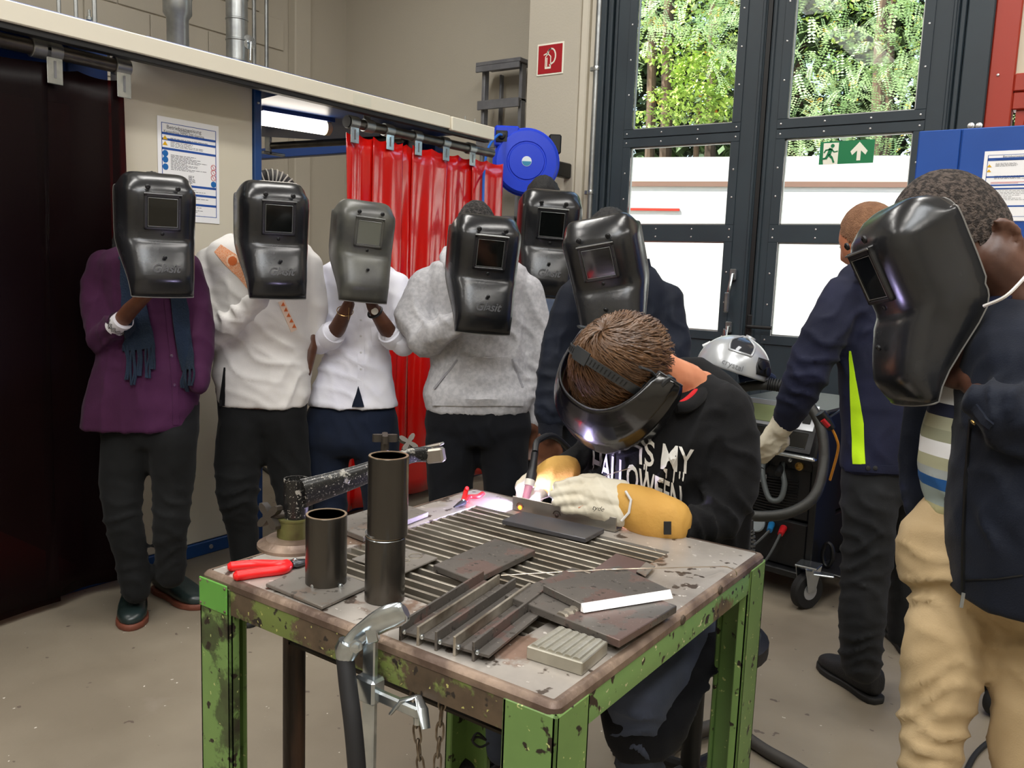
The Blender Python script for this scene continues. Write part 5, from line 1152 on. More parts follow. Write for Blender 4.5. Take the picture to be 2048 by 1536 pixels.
# ------------------------------------------------------------------ P2 white shirt, orange embroidery
d = 3.45; p2 = person(Z(530, 1180, 0), 'person in a white long shirt with orange embroidery, second from the left')
R2 = [(455, 590, 470, 0, .6), (425, 620, 490), (415, 630, 515), (424, 624, 560), (430, 620, 620), (434, 620, 680), (428, 622, 740), (436, 620, 780), (442, 614, 812)]
C2 = [[(425, 528, 0, 36), (404, 600, -.03, 35), (416, 666, -.1, 32), (470, 640, -.2, 27), (522, 596, -.28, 20)], [(614, 530, .02, 30), (630, 610, .04, 27), (626, 660, .05, 24)]]
T2 = [(436, 616, 770, 0, .5), (438, 612, 830, 0, .5), (446, 606, 860, 0, .45)]
TC2 = [[(488, 850, 0, 52), (476, 930, 0, 47), (476, 1000, -.04, 40), (486, 1060, 0, 31), (492, 1130, 0, 27), (496, 1200, .02, 25)], [(566, 850, .02, 48), (580, 930, .04, 42), (590, 1010, .03, 35), (592, 1080, .05, 28), (596, 1170, .05, 25)]]
hc = at(548, 425, d+.04); hf = hdir(8)-UP*.2; w2 = at(524, 594, d-.28)
body(p2, d, m_skd, R2, C2+TC2, (hc, hf, UP, 1.0), [((w2, nd(CR*.3+UP*.9), CR, 1), dict(curl=1.3))], [[(626, 650, .05, 16), (620, 700, .02, 14), (612, 745, .0, 11)]], neck=[(at(545, 460, d+.05), .058), (at(540, 510, d+.04), .07)], yaw=8)
sh2, bv2 = garment('shirt', m_white_c, p2, d, R2, C2, .010, 8, .005, 9, 6, [(430, 620, 60, 55, 30, .006), (480, 600, 50, 40, 26, .005), (520, 750, 90, 25, 36, .006), (450, 660, 50, 20, 24, .005), (560, 690, 70, 60, 40, .004), (590, 780, 60, 140, 30, .005)])
garment('trousers', m_blk, p2, d, T2, TC2, .011, 8, .004, 15, 6, [(478, 985, 50, 8, 24, .007), (478, 1010, 40, 8, 20, .005), (560, 930, 60, 70, 30, .004)])
m_or = M('orange_embroidery', '#d9834f', .8, col2='#e2b393', vs_=300); m_or2 = M('orange_motif', '#c9632c', .8)
obj('neck_embroidery', patch(bv2, bandrows([(436, 497), (462, 520), (488, 545), (510, 575)], [20, 30, 30, 26], 6), .002, .0015), m_or, p2)
for (x, y) in ((466, 522), (500, 556)): 
    for r_, l_, mt in ((13, .0025, M('pale_motif', '#e8c2a4', .8)), (9, .004, m_or2)):
        obj('motif', patch(bv2, [[(x+r_*k*math.cos(a), y+r_*k*math.sin(a)) for a in [i*math.pi/6 for i in range(13)]] for k in (1, .66, .33, .02)], l_, .001), mt, p2)
obj('placket_band', patch(bv2, bandrows([(562, 602), (574, 630), (588, 662)], 13, 5), .002, .0015), M('pale_placket', '#ddc4b0', .8), p2)
for i in range(5):
    x, y = 566+5.4*i, 608+11*i; obj('motif', patch(bv2, [[(x, y-4), (x, y-4)], [(x-4, y+4), (x+4, y+4)]], .004, .001), m_or2, p2)
obj('shirt_vent', patch(bv2, quadrows(((448, 735), (451, 735), (450, 812), (438, 812)), 2, 6), .0015, .0008), m_blk, p2)
hair_cap(hc, hf, UP, 1.02, m_hair, p2, .03, -.06, .002)
shoe(p2, Z(500, 1215, 0), Z(498, 1240, 0), m_bshoe, m_bsole); shoe(p2, Z(598, 1180, 0), Z(622, 1205, 0), m_bshoe, m_bsole)
# ------------------------------------------------------------------ P3 white blouse
d = 3.62; p3 = person(Z(710, 1150, 0), 'person in a white blouse with rolled sleeves and navy jeans')
R3 = [(668, 765, 520, 0, .6), (645, 788, 536), (648, 790, 560), (654, 786, 610), (654, 782, 660), (650, 778, 700), (634, 784, 750), (622, 792, 790), (618, 796, 812)]
C3 = [[(645, 566, 0, 32), (630, 630, -.04, 30), (640, 684, -.1, 27), (664, 668, -.15, 23)], [(792, 572, 0, 30), (810, 640, -.04, 28), (806, 690, -.1, 25), (780, 664, -.15, 21)]]
T3 = [(640, 776, 782, 0, .45), (612, 796, 832, 0, .58), (600, 800, 880, 0, .6), (604, 796, 905, 0, .5)]
TC3 = [[(652, 900, 0, 50), (650, 970, 0, 44), (660, 1050, -.02, 36), (672, 1150, .03, 28)], [(752, 900, 0, 47), (762, 970, 0, 41), (764, 1050, -.02, 34), (752, 1150, .03, 27)]]
hc = at(722, 470, d+.02); hf = hdir(6)-UP*.3
body(p3, d, m_skd, R3, C3+TC3, (hc, hf, UP, .96), [((at(698, 610, d-.27), nd(UP*.95+CR*.2), CR+CF*.3, 1), dict(curl=1.2, s=.92)), ((at(742, 612, d-.27), nd(UP*.95-CR*.2), -CR+CF*.3, -1), dict(curl=1.2, s=.92))], [[(655, 682, -.12, 17), (676, 655, -.18, 17), (698, 608, -.27, 12)], [(792, 684, -.1, 17), (772, 656, -.18, 17), (744, 612, -.27, 12)]], neck=[(at(720, 510, d+.03), .05), (at(718, 550, d+.03), .06)], yaw=4)
sh3, bv3 = garment('blouse', m_blouse, p3, d, R3, C3, .010, 4, .004, 21, 7, [(640, 640, 50, 60, 26, .005), (800, 640, 50, 120, 26, .005), (700, 760, 80, 20, 30, .005), (660, 720, 50, 40, 26, .004), (725, 680, 70, 75, 36, .003)])
obj('hem_split', patch(bv3, [[(717-13*v*(1-u)+11*v*u, 772+42*v) for u in (0, .25, .5, .75, 1)] for v in (.02, .2, .4, .6, .8, 1)], .005, .001), m_jean, p3)
garment('jeans', m_jean, p3, d, T3, TC3, .011, 4, .003, 25, 6, [(710, 860, 70, 90, 30, .004), (655, 1000, 50, 10, 26, .004)])
obj('placket', patch(bv3, bandrows([(722, 600), (722, 680), (722, 740), (720, 792)], 13), .001, .0012), m_blouse, p3)
for y in (640, 672, 705, 738): 
    p, n_ = hitp(bv3, 722, y, .002); obj('button', B().lathe([(.005, 0), (.005, .002), (.001, .003)], p, n_, 10), M('pearl_button', '#c9c8cc', .3), p3)
obj('chest_pocket', patch(bv3, quadrows(((742, 655), (772, 652), (770, 690), (744, 692)), 4, 4), .001, .0012), m_blouse, p3)
for (a, c) in (((657, 677, -.12), (668, 664, -.16)), ((790, 678, -.11), (778, 664, -.155))):
    A_, B_ = at(a[0], a[1], d+a[2]), at(c[0], c[1], d+c[2]); obj('rolled_cuff', B().tube([A_, A_.lerp(B_, .5), B_], [.054, .056, .050], 20), m_blouse, p3)
wp = at(750, 624, d-.25); ax = nd(at(742, 612, d-.27)-at(772, 656, d-.18)); uu = ax.orthogonal().normalized(); vv = ax.cross(uu)
wt = thing('wristwatch', wp, 'white faced wristwatch on the wrist of the person in the white blouse', 'watch')
obj('watch_strap', B().tube([wp+(uu*math.cos(a)+vv*math.sin(a))*.029 for a in [i*math.pi/10 for i in range(20)]], .005, 8, closed=True), m_black, wt)
obj('watch_face', B().lathe([(.014, 0), (.014, .006), (.012, .008), (.001, .008)], wp-CF*.028+CR*.004, -CF, 20), M('watch_white', '#e3e0d8', .2), wt)
ax = nd(at(698, 608, d-.27)-at(676, 655, d-.18)); uu = ax.orthogonal().normalized(); vv = ax.cross(uu); wp = at(690, 622, d-.245)
br = thing('bracelet', wp, 'thin gold bracelet on the wrist of the person in the white blouse', 'bracelet')
obj('chain_loop', B().tube([wp+(uu*math.cos(a)+vv*math.sin(a))*.031+ax*.008*math.cos(a) for a in [i*math.pi/10 for i in range(20)]], .0018, 6, closed=True).tube([at(698, 615, d-.29), at(697, 640, d-.27)], .0012, 5), M('gold', '#d8b37a', .25, 1), br)
hair_cap(hc, hf, UP, 1.0, m_hair, p3, .0, -.08, .002)
shoe(p3, Z(675, 1170, 0), Z(668, 1195, 0), m_bshoe, m_bsole, .95); shoe(p3, Z(755, 1170, 0), Z(765, 1195, 0), m_bshoe, m_bsole, .95)
# ------------------------------------------------------------------ P4 grey hoodie
d = 3.5; p4 = person(Z(960, 1130, 0), 'person in a light grey hooded sweatshirt holding a shield, fourth from the left')
R4 = [(900, 1020, 515, 0, .6), (862, 1052, 530), (854, 1060, 560), (862, 1056, 610), (864, 1056, 680), (858, 1058, 740), (845, 1072, 790), (850, 1062, 812), (852, 1056, 824)]
C4 = [[(852, 570, 0, 36), (826, 630, -.03, 37), (848, 680, -.1, 35), (895, 655, -.2, 29), (926, 640, -.25, 22)], [(1056, 580, .0, 32), (1072, 660, .02, 30), (1078, 740, .02, 26), (1068, 800, .02, 21), (1066, 842, .02, 19)]]
T4 = [(854, 1058, 790, 0, .6), (850, 1062, 850, 0, .6), (856, 1056, 885, 0, .5)]
TC4 = [[(905, 880, 0, 54), (900, 960, 0, 48), (905, 1040, -.02, 40), (910, 1150, .02, 30)], [(1006, 880, .0, 52), (1010, 960, .0, 46), (1008, 1040, 0, 38), (1002, 1150, .02, 29)]]
hc = at(952, 462, d+.04); hf = hdir(2)-UP*.35
body(p4, d, m_skd, R4, C4+TC4, (hc, hf, UP, 1.04), [((at(925, 640, d-.26), nd(UP*.9+CR*.4), CR, 1), dict(curl=1.3)), ((at(1064, 850, d+.01), nd(-UP+CR*-.05), -CF, -1), dict(curl=.7))], [[(1066, 830, .02, 15), (1064, 856, .01, 12)]], neck=[(at(955, 515, d+.05), .06), (at(955, 550, d+.04), .075)])
sh4, bv4 = garment('hooded_sweatshirt', m_hood, p4, d, R4, C4, .010, 0, .005, 31, 6, [(845, 640, 60, 50, 32, .006), (900, 690, 70, -25, 34, .005), (1050, 660, 60, 70, 30, .005), (960, 790, 90, 15, 40, .004), (1040, 740, 50, 55, 26, .005), (1076, 760, 40, 10, 18, .004)])
garment('hood', m_hood, p4, d, (), [[(895, 515, .02, 18), (930, 500, .12, 26), (975, 500, .14, 28), (1015, 515, .05, 18)], [(893, 500, -.02, 10), (888, 520, -.06, 11), (905, 545, -.12, 10)]], .010, 0, .003, 33, 8)
garment('jeans', m_bjean, p4, d, T4, TC4, .012, 0, .004, 35, 6, [(955, 870, 60, 90, 28, .005)])
obj('kangaroo_pocket', patch(bv4, [[(905+120*u-(40-0*u)*v*(1-u)+20*v*u, 715+v*66) for u in [i/12 for i in range(13)]] for v in [j/10 for j in range(11)]]+[[(865+180*u, 781+v*30) for u in [i/12 for i in range(13)]] for v in (.3, .6, 1)], .0015, .004), m_hood, p4)
for q in ([(915, 720), (870, 778)], [(1024, 718), (1044, 776)]): obj('pocket_seam', patch(bv4, bandrows(q, 4, 8), .006, .0015), cloth('hood_seam', '#8f8e93'), p4)
for (x0, x1) in ((930, 962), (975, 1010)): obj('hem_band', patch(bv4, bandrows([(x0, 819), (x1, 819)], 8), .001, .001), m_hood, p4) if False else None
hair_cap(hc, hf, UP, 1.05, M('grey_black_hair', '#3f3b39', .9, col2='#191817', vs_=90, bump=1, bs=160), p4, .0, -.06, .004)
shoe(p4, Z(910, 1170, 0), Z(900, 1195, 0), m_bshoe, m_bsole); shoe(p4, Z(1003, 1165, 0), Z(1010, 1190, 0), m_bshoe, m_bsole)
# ------------------------------------------------------------------ P5 tall person behind, light blue shirt
d = 4.15; p5 = person(Z(1095, 1040, 0), 'tall person with black curly hair and pale blue shirt, standing behind the grey sweatshirt')
R5 = [(1060, 1130, 510, 0, .6), (1035, 1155, 525), (1022, 1168, 550), (1025, 1166, 620), (1030, 1160, 700), (1030, 1160, 780), (1032, 1158, 830)]
C5 = [[(1040, 560, 0, 26), (1030, 640, 0, 22), (1040, 690, -.1, 20), (1068, 630, -.2, 17)], [(1155, 560, 0, 26), (1166, 650, 0, 22), (1160, 740, 0, 18)]]
TC5 = [[(1066, 840, 0, 38), (1068, 930, 0, 32), (1068, 1040, 0, 22)], [(1126, 840, 0, 38), (1126, 930, 0, 32), (1124, 1040, 0, 22)]]
hc = at(1086, 408, d+.04); hf = hdir(-4)-UP*.15
body(p5, d, m_skd, R5, C5+TC5, (hc, hf, UP, 1.08), [((at(1076, 605, d-.25), UP, CR, 1), dict(curl=1.3)), ((at(1158, 770, d), -UP, -CF, -1), dict(curl=.6))], [[(1158, 740, 0, 13), (1158, 775, 0, 11)], [(1066, 632, -.2, 13), (1076, 600, -.25, 11)]], voxel=.011, neck=[(at(1090, 460, d+.04), .06), (at(1090, 520, d+.03), .07)])
garment('shirt', m_ltblue, p5, d, R5, C5, .014, 0, .005, 41, 7, [(1100, 650, 50, 70, 22, .006)])
garment('trousers', m_bjean, p5, d, [(1032, 1158, 800, 0, .55), (1032, 1158, 850, 0, .5)], TC5, .014, 0, .004, 43)
hair_cap(hc, hf, UP, 1.12, m_hair, p5, .02, -.06, .006, 50)
shoe(p5, Z(1066, 1062, 0), Z(1062, 1080, 0), m_bshoe, m_bsole); shoe(p5, Z(1126, 1062, 0), Z(1132, 1080, 0), m_bshoe, m_bsole)
# ------------------------------------------------------------------ P6 navy bomber jacket behind the welder
d = 2.95; p6 = person(Z(1230, 1200, 0), 'person in a navy bomber jacket bending over behind the seated welder')
R6 = [(1165, 1290, 520, .02, .6), (1145, 1320, 545), (1140, 1336, 580), (1142, 1336, 620), (1142, 1336, 680), (1136, 1344, 750), (1120, 1362, 820), (1126, 1356, 870)]
C6 = [[(1146, 596, 0, 36), (1122, 680, -.02, 38), (1108, 760, -.05, 37), (1100, 818, -.08, 32), (1102, 862, -.09, 24)], [(1332, 600, 0, 36), (1346, 690, -.04, 37), (1338, 770, -.1, 34), (1280, 760, -.2, 28)]]
TC6 = [[(1180, 900, 0, 60), (1170, 990, -.02, 52), (1180, 1080, -.02, 44), (1190, 1180, .02, 34)], [(1300, 900, 0, 60), (1310, 990, -.02, 52), (1300, 1080, -.02, 44), (1295, 1180, .02, 34)]]
hc = at(1220, 488, d+.0); hf = hdir(-12)-UP*.55; hu = UP
body(p6, d, m_skd, R6, C6+TC6, (hc, hf, hu, 1.04), [((at(1096, 866, d-.1), nd(-UP-CR*.15), -CF+CR*.3, -1), dict(curl=.8)), ((at(1235, 690, d-.26), nd(UP-CR*.1), -CR, -1), dict(curl=1.3))], [[(1100, 855, -.09, 17), (1096, 876, -.1, 14)], [(1280, 760, -.2, 18), (1235, 690, -.26, 14)]], neck=[(at(1235, 530, d+.05), .06), (at(1240, 570, d+.05), .075)])
sh6, bv6 = garment('bomber_jacket', m_navy, p6, d, R6, C6, .011, 0, .005, 51, 6, [(1120, 760, 60, 20, 30, .006), (1330, 660, 60, 50, 34, .006), (1115, 690, 50, 100, 30, .005), (1110, 840, 40, 5, 20, .006)])
obj('collar', B().tube(spline([at(1290, 520, d-.02), at(1296, 560, d-.03), at(1288, 610, d-.07), at(1282, 660, d-.1)], 5), .017, 10), m_navy, p6)
A_, B_ = at(1101, 846, d-.085), at(1100, 880, d-.095); obj('knit_cuff', B().tube([A_, B_], [.042, .040], 20), cloth('navy_knit', '#12151f', b=.5), p6)
garment('trousers', m_bjean, p6, d, [(1122, 1358, 850, 0, .55), (1126, 1352, 920, 0, .5)], TC6, .013, 0, .004, 53)
hair_cap(hc, hf, hu, 1.09, m_hair, p6, .02, -.05, .004)
shoe(p6, Z(1192, 1215, 0), Z(1180, 1245, 0), m_bshoe, m_bsole); shoe(p6, Z(1296, 1215, 0), Z(1300, 1245, 0), m_bshoe, m_bsole)
# ------------------------------------------------------------------ shields
place_shield(318, 470, 2.86, 240, 34, 17, -3, 'black welding shield in front of the purple tunic, leftmost of all', name='Glasit')
place_shield(550, 480, 3.12, 228, 28, 16, -2, 'black welding shield with a pale smudge, held by the person in the embroidered shirt', name='Glasit')
place_shield(728, 503, 3.3, 198, 24, 13, 3, 'worn grey welding shield with a dusty lens, held by the person in the white blouse', mat=m_shw, lens=m_lensw, name=None)
place_shield(969, 548, 3.18, 230, 15, 16, 3, 'black welding shield in front of the grey hooded sweatshirt', name='Glasit')
place_shield(1097, 487, 3.85, 208, 4, 18, 4, 'black welding shield held by the tall person at the column', name='Glasit')
place_shield(1213, 562, 2.62, 250, -20, 24, -7, 'scuffed black welding shield of the person in the navy bomber jacket', name=None)
# ------------------------------------------------------------------ P8 technician with lime stripe, back turned
d = 2.62; p8 = person(Z(1745, 1400, 0), 'person with back turned, in a navy work jacket with a lime side stripe')
R8 = [(1715, 1800, 520, .0, .6), (1680, 1835, 545), (1662, 1856, 590), (1664, 1864, 650), (1672, 1864, 720), (1682, 1860, 800), (1682, 1856, 880), (1678, 1850, 925), (1678, 1848, 944)]
C8 = [[(1686, 596, -.02, 44), (1650, 670, -.05, 46), (1616, 745, -.04, 44), (1590, 800, .0, 36), (1572, 838, .05, 28)], [(1845, 600, .05, 40), (1860, 700, .05, 38), (1860, 800, .05, 30)]]
T8 = [(1684, 1846, 920, 0, .55), (1684, 1838, 960, 0, .58), (1686, 1830, 1000, 0, .5)]
TC8 = [[(1738, 1000, 0, 55), (1735, 1090, 0, 50), (1728, 1180, 0, 46), (1722, 1260, .0, 42), (1722, 1325, .02, 40)], [(1805, 1000, .08, 48), (1812, 1100, .14, 42), (1810, 1200, .2, 35), (1806, 1262, .24, 30)]]
hc = at(1748, 478, d+.02); hf = Vector((CF.x, CF.y, 0))*1.0-CR*.75-UP*.45
body(p8, d, m_skl, R8, C8+TC8, (hc, hf, UP, 1.0), [((at(1866, 820, d+.05), -UP, -CF, -1), dict(curl=.6))], [[(1862, 790, .05, 16), (1866, 820, .05, 13)]], neck=[(at(1765, 500, d+.02), .055), (at(1768, 560, d+.02), .07)], voxel=.0095)
sh8, bv8 = garment('work_jacket', m_work, p8, d, R8, C8, .010, 0, .005, 61, 6, [(1640, 720, 60, 30, 34, .008), (1700, 650, 60, 120, 34, .006), (1720, 900, 70, 80, 50, .004), (1600, 780, 50, 20, 24, .006), (1780, 640, 60, 70, 40, .005)], e=2.2)
garment('trousers', m_dgrey, p8, d, T8, TC8, .010, 0, .005, 63, 6, [(1725, 1040, 60, 20, 30, .006), (1720, 1120, 60, -15, 26, .007), (1722, 1300, 50, 5, 20, .008), (1730, 1180, 50, 30, 30, .004)])
obj('lime_stripe', patch(bv8, [[(1698+10*v-(2*v)+u*(4+20*min(1, v*1.6)), 702+226*v) for u in (0, .33, .66, 1)] for v in [i/14 for i in range(15)]], .002, .0015), cloth('lime_reflective', '#b7e01e', '#a9d414'), p8, label='lime green vertical stripe')
obj('hem_band', patch(bv8, bandrows([(1690, 934), (1760, 938), (1838, 942)], 16, 6), .001, .002), m_work, p8)
for x in (1735, 1750): 
    p, n_ = hitp(bv8, x, 936, .003)
    if p: obj('snap', B().lathe([(.007, 0), (.007, .002), (.001, .003)], p, n_, 10), m_black, p8)
obj('collar', B().tube(spline([at(1712, 548, d-.08), at(1735, 540, d-.1), at(1770, 540, d-.1), at(1800, 550, d-.08)], 4), .018, 10), m_work, p8)
hair_cap(hc, hf, UP, 1.01, M('ginger_cropped_hair', '#8a6245', .8, col2='#7a543a', vs_=60, bump=.8, bs=300), p8, .03, -.08, .001, th=.003)
v = Vol(); gw = at(1562, 850, d+.06); hand(v, gw, nd(-UP*.8-CR*.35+CF*.2), nd(CF*.9-CR*.3), 1, curl=.5, s=1.0, fat=1.35)
v.chain([(at(1578, 828, d+.045), .045), (at(1562, 852, d+.06), .038)], 16)
m_glove = M('cream_leather', '#cfc8b6', .6, col2='#bdb39c', vs_=10, vmix=(.35, .7), bump=.15, bs=60)
finish(v.mesh(.006, 3), 'work_glove', m_glove, p8, .003, 4, 20)
shoe(p8, Z(1722, 1385, 0), Z(1632, 1322, 0), m_bshoe, m_bsole, 1.05); shoe(p8, Z(1812, 1300, 0), Z(1785, 1262, 0), m_bshoe, m_bsole, 1.0)
# ------------------------------------------------------------------ P9 man at the right edge
d = 1.58; p9 = person(Z(1960, 1830, 0), 'person at the right edge in a striped polo shirt, open navy jacket and beige trousers')
R9 = [(1990, 2150, 585, .0, .8), (1962, 2210, 610, 0, .8), (1930, 2230, 650), (1900, 2240, 720), (1880, 2240, 800), (1858, 2240, 880), (1854, 2238, 950), (1866, 2230, 1010), (1884, 2220, 1070), (1890, 2215, 1110)]
T9 = [(1860, 2200, 1020, 0, .55), (1815, 2200, 1080, 0, .6), (1806, 2196, 1140, 0, .62), (1814, 2176, 1190, 0, .55), (1840, 2150, 1225, 0, .4)]
TC9 = [[(1892, 1240, .02, 80), (1884, 1340, .0, 73), (1868, 1440, .0, 66), (1860, 1560, .0, 58), (1866, 1680, .02, 54), (1870, 1790, .03, 46)], [(2070, 1230, -.02, 90), (2068, 1340, -.04, 80), (2064, 1440, -.04, 76), (2060, 1560, -.04, 68), (2050, 1700, -.02, 58), (2050, 1830, .0, 46)]]
hc = at(1912, 480, d+.05); hf = -CR*.86-UP*.40-CF*.18; hu = UP*.9-CR*.35
ear = None
body(p9, d, m_skd2, [(x0+20, x1, y)+tuple(r) for x0, x1, y, *r in R9], [[(2120, 700, -.1, 50), (2150, 860, -.15, 45)]]+TC9, (hc, hf, hu, 1.16), [((at(1940, 756, d-.04), nd(-CR*.45+UP*.35+CF*.85), nd(-CR*.5+UP*.5+CF*.1), 1), dict(curl=1.5, s=.95)), ((at(2150, 900, d+.1), -UP, -CF, -1), dict(curl=.5))], [[(2005, 818, -.16, 34), (1970, 786, -.10, 32), (1940, 756, -.04, 29)], [(1985, 520, .0, 66), (2030, 560, .0, 68), (2060, 610, .0, 80)]], voxel=.006, yaw=-35)
stri = bpy.data.materials.new('striped_polo'); stri.use_nodes = True; n = stri.node_tree.nodes; L = stri.node_tree.links; bs = n['Principled BSDF']; bs.inputs['Roughness'].default_value = .85
tc = n.new('ShaderNodeTexCoord'); sp = n.new('ShaderNodeSeparateXYZ'); L.new(tc.outputs['Object'], sp.inputs[0]); mr = n.new('ShaderNodeMapRange'); L.new(sp.outputs[2], mr.inputs[0])
zA, zB = at(1900, 600, d-.15).z, at(1900, 1110, d-.15).z; mr.inputs[1].default_value = zA; mr.inputs[2].default_value = zB; cr = n.new('ShaderNodeValToRGB'); L.new(mr.outputs[0], cr.inputs[0]); cr.color_ramp.interpolation = 'CONSTANT'
stops = [(0, '#b9b6a2'), (.075, '#1c2036'), (.15, '#a9a886'), (.22, '#dcdcdc'), (.30, '#a0a48c'), (.38, '#d8d8d8'), (.455, '#1c2036'), (.51, '#a5a389'), (.565, '#8f9078'), (.615, '#e4e4e6'), (.68, '#a9a88c'), (.735, '#9aa0a0'), (.775, '#17518f'), (.825, '#8d9a98'), (.90, '#a5a17a')]
cr.color_ramp.elements[0].color = hexc(stops[0][1]); cr.color_ramp.elements[1].position = stops[1][0]; cr.color_ramp.elements[1].color = hexc(stops[1][1])
for po, co in stops[2:]: e_ = cr.color_ramp.elements.new(po); e_.color = hexc(co)
L.new(cr.outputs[0], bs.inputs[0])
sh9, bv9 = garment('polo_shirt', stri, p9, d, R9, (), .009, -35, .004, 71, 6, [(1900, 1000, 60, 40, 40, .004)], rd=.75)
cr_fix = WORLD[p9.name].z; mr.inputs[1].default_value = zA-cr_fix; mr.inputs[2].default_value = zB-cr_fix
garment('trousers', m_beige, p9, d, T9, TC9, .010, -30, .006, 73, 6, [(1860, 1160, 90, 25, 40, .007), (1860, 1400, 90, -12, 36, .006), (2030, 1300, 90, 30, 44, .006), (1870, 1500, 80, 10, 34, .006), (1960, 1250, 60, 70, 34, .005)], rd=.6)
# open jacket: near half over the hip and sleeve, far half behind the belly
JR = [(1998, 2230, 600, -.10, .8), (1975, 2250, 640, -.13), (1950, 2262, 700, -.15), (1934, 2268, 800, -.16), (1920, 2268, 900, -.16), (1914, 2266, 1000, -.16), (1910, 2262, 1100, -.15), (1908, 2256, 1170, -.14), (1908, 2250, 1198, -.14)]
JC = [[(2150, 680, -.1, 74), (2140, 800, -.16, 78), (2060, 850, -.2, 72), (2005, 822, -.2, 60), (1972, 806, -.18, 47)]]
jk, bvj = garment('navy_jacket', m_navy, p9, d, [q[:3]+(q[3]+.07, 1.08) for q in JR], JC, .009, -12, .006, 75, 5, [(1990, 800, 70, 100, 36, .006), (2020, 900, 90, 20, 60, .006), (1990, 1060, 80, 80, 60, .004)], rd=.78)
garment('jacket_front', m_navy, p9, d, [(1810, 1862, 800, .20, .6), (1800, 1860, 870, .2), (1796, 1858, 940, .2), (1800, 1862, 1000, .18), (1812, 1850, 1050, .16), (1822, 1838, 1074, .15)], (), .009, 0, .004, 77)
obj('zip', patch(bvj, bandrows([(1943, 840), (1934, 950), (1929, 1060), (1928, 1180)], 4, 6), .002, .002), m_black, p9)
obj('zip_pull', B().tube([at(1927, 1186, d-.24), at(1922, 1215, d-.24)], .003, 6), m_galv, p9)
obj('hem_seam', patch(bvj, bandrows([(1932, 1160), (1990, 1158), (2046, 1150)], 3, 6), .001, .001), m_black, p9)
obj('sleeve_strap', patch(bvj, bandrows([(1950, 812), (1972, 842), (1984, 852)], 14, 5), .002, .003), m_navy, p9)
p, n_ = hitp(bvj, 1950, 842, .003)
if p: obj('snap_button', B().lathe([(.005, 0), (.005, .002), (.001, .003)], p, n_, 10), M('brass', '#b99a5a', .3, .9), p9)
obj('collar', patch(bv9, bandrows([(2046, 560), (2010, 604), (1965, 622)], [10, 26, 12], 6), .008, .004), cloth('navy_collar', '#171b30'), p9)
obj('collar_trim', B().tube(spline([at(2052, 552, d-.2), at(2012, 592, d-.2), at(1968, 612, d-.16)], 5), .003, 6), m_white_c, p9)
obj('placket', patch(bv9, bandrows([(1966, 625), (1958, 680), (1952, 740)], 20, 5), .002, .002), stri, p9)
for (x, y) in ((1976, 626), (1964, 680)):
    p, n_ = hitp(bv9, x, y, .005)
    if p: obj('button', B().lathe([(.006, 0), (.006, .002), (.001, .003)], p, n_, 12), M('pearl_button', '#c9c8cc', .3), p9)
hair_cap(hc, hf, hu, 1.165, M('grizzled_hair', '#5c5049', .9, col2='#2a2320', vs_=120, vmix=(.42, .58), bump=1, bs=300), p9, .03, -.055, .0012, label=None, th=.003)
shoe(p9, Z(1872, 1830, 0), Z(1790, 1850, 0), m_bshoe, m_bsole, 1.05); shoe(p9, Z(2050, 1900, 0), Z(1960, 1930, 0), m_bshoe, m_bsole, 1.05)
# its shield, seen from the side
def place_shield_axes(centre, s, xax, yax, label, **k):
    """yax: from the lens inwards (back), xax: side; z = up along the shield"""
    t = make_shield(**k); y = nd(yax); x = Vector(xax); x = nd(x-y*x.dot(y)); z = x.cross(y)
    R = Matrix((x, y, z)).transposed(); t.matrix_world = Matrix.Translation(centre)@R.to_4x4()@Matrix.Scale(s, 4); t['label'] = label; t['group'] = 'hand held black welding shields'; return t
yv = CR*.90*1.0-CU*(-.36)*-1+CF*.0; yv = CR*.86-CU*(-.40)*1.0
yv = CR*.912+CU*.41-CF*.02
zv = -CR*.41+CU*.912
place_shield_axes(at(1774, 624, 1.60), .89, zv.cross(-nd(yv)).normalized(), yv, 'black welding shield seen from the side, held by the person at the right edge', name=None)
# ------------------------------------------------------------------ P7 seated welder
d = 2.08; p7 = person(Z(1400, 1440, 0), 'seated welder in a black printed sweatshirt, leather gauntlets and welding helmet')
R7 = [(1345, 1425, 742, -.02, .7), (1310, 1470, 775, -.04, .6), (1268, 1494, 820, -.06, .55), (1225, 1506, 870, -.06), (1200, 1512, 930, -.04), (1194, 1512, 1000, 0), (1204, 1512, 1080, .04), (1220, 1510, 1160, .06), (1235, 1500, 1220, .08)]
C7 = [[(1452, 826, -.06, 58), (1466, 900, -.10, 56), (1462, 980, -.13, 55), (1440, 1036, -.16, 48), (1380, 1052, -.20, 38), (1335, 1046, -.22, 33)], [(1250, 850, .06, 46), (1195, 895, .1, 38), (1150, 925, .06, 31), (1125, 940, .02, 28)]]
T7 = [(1240, 1500, 1180, .06, .6), (1260, 1500, 1230, .06, .6), (1280, 1490, 1270, .06, .5)]
TC7 = [[(1400, 1240, -.02, 74), (1330, 1330, -.22, 72), (1275, 1390, -.38, 66), (1270, 1470, -.34, 52), (1290, 1600, -.25, 42), (1300, 1700, -.2, 36)], [(1330, 1250, .12, 62), (1180, 1330, .0, 56), (1060, 1390, .0, 48), (1010, 1420, .1, 44), (1005, 1470, .12, 36), (1003, 1500, .14, 32)]]
hc = at(1250, 728, 1.93); hf = nd(-CR*.52-CU*.82+CF*.12); lf_ = CR*.62-CU*.48-CF*.62; lf_ = nd(lf_-hf*lf_.dot(hf)); hu = nd(hf.cross(lf_)); hs = 1.04
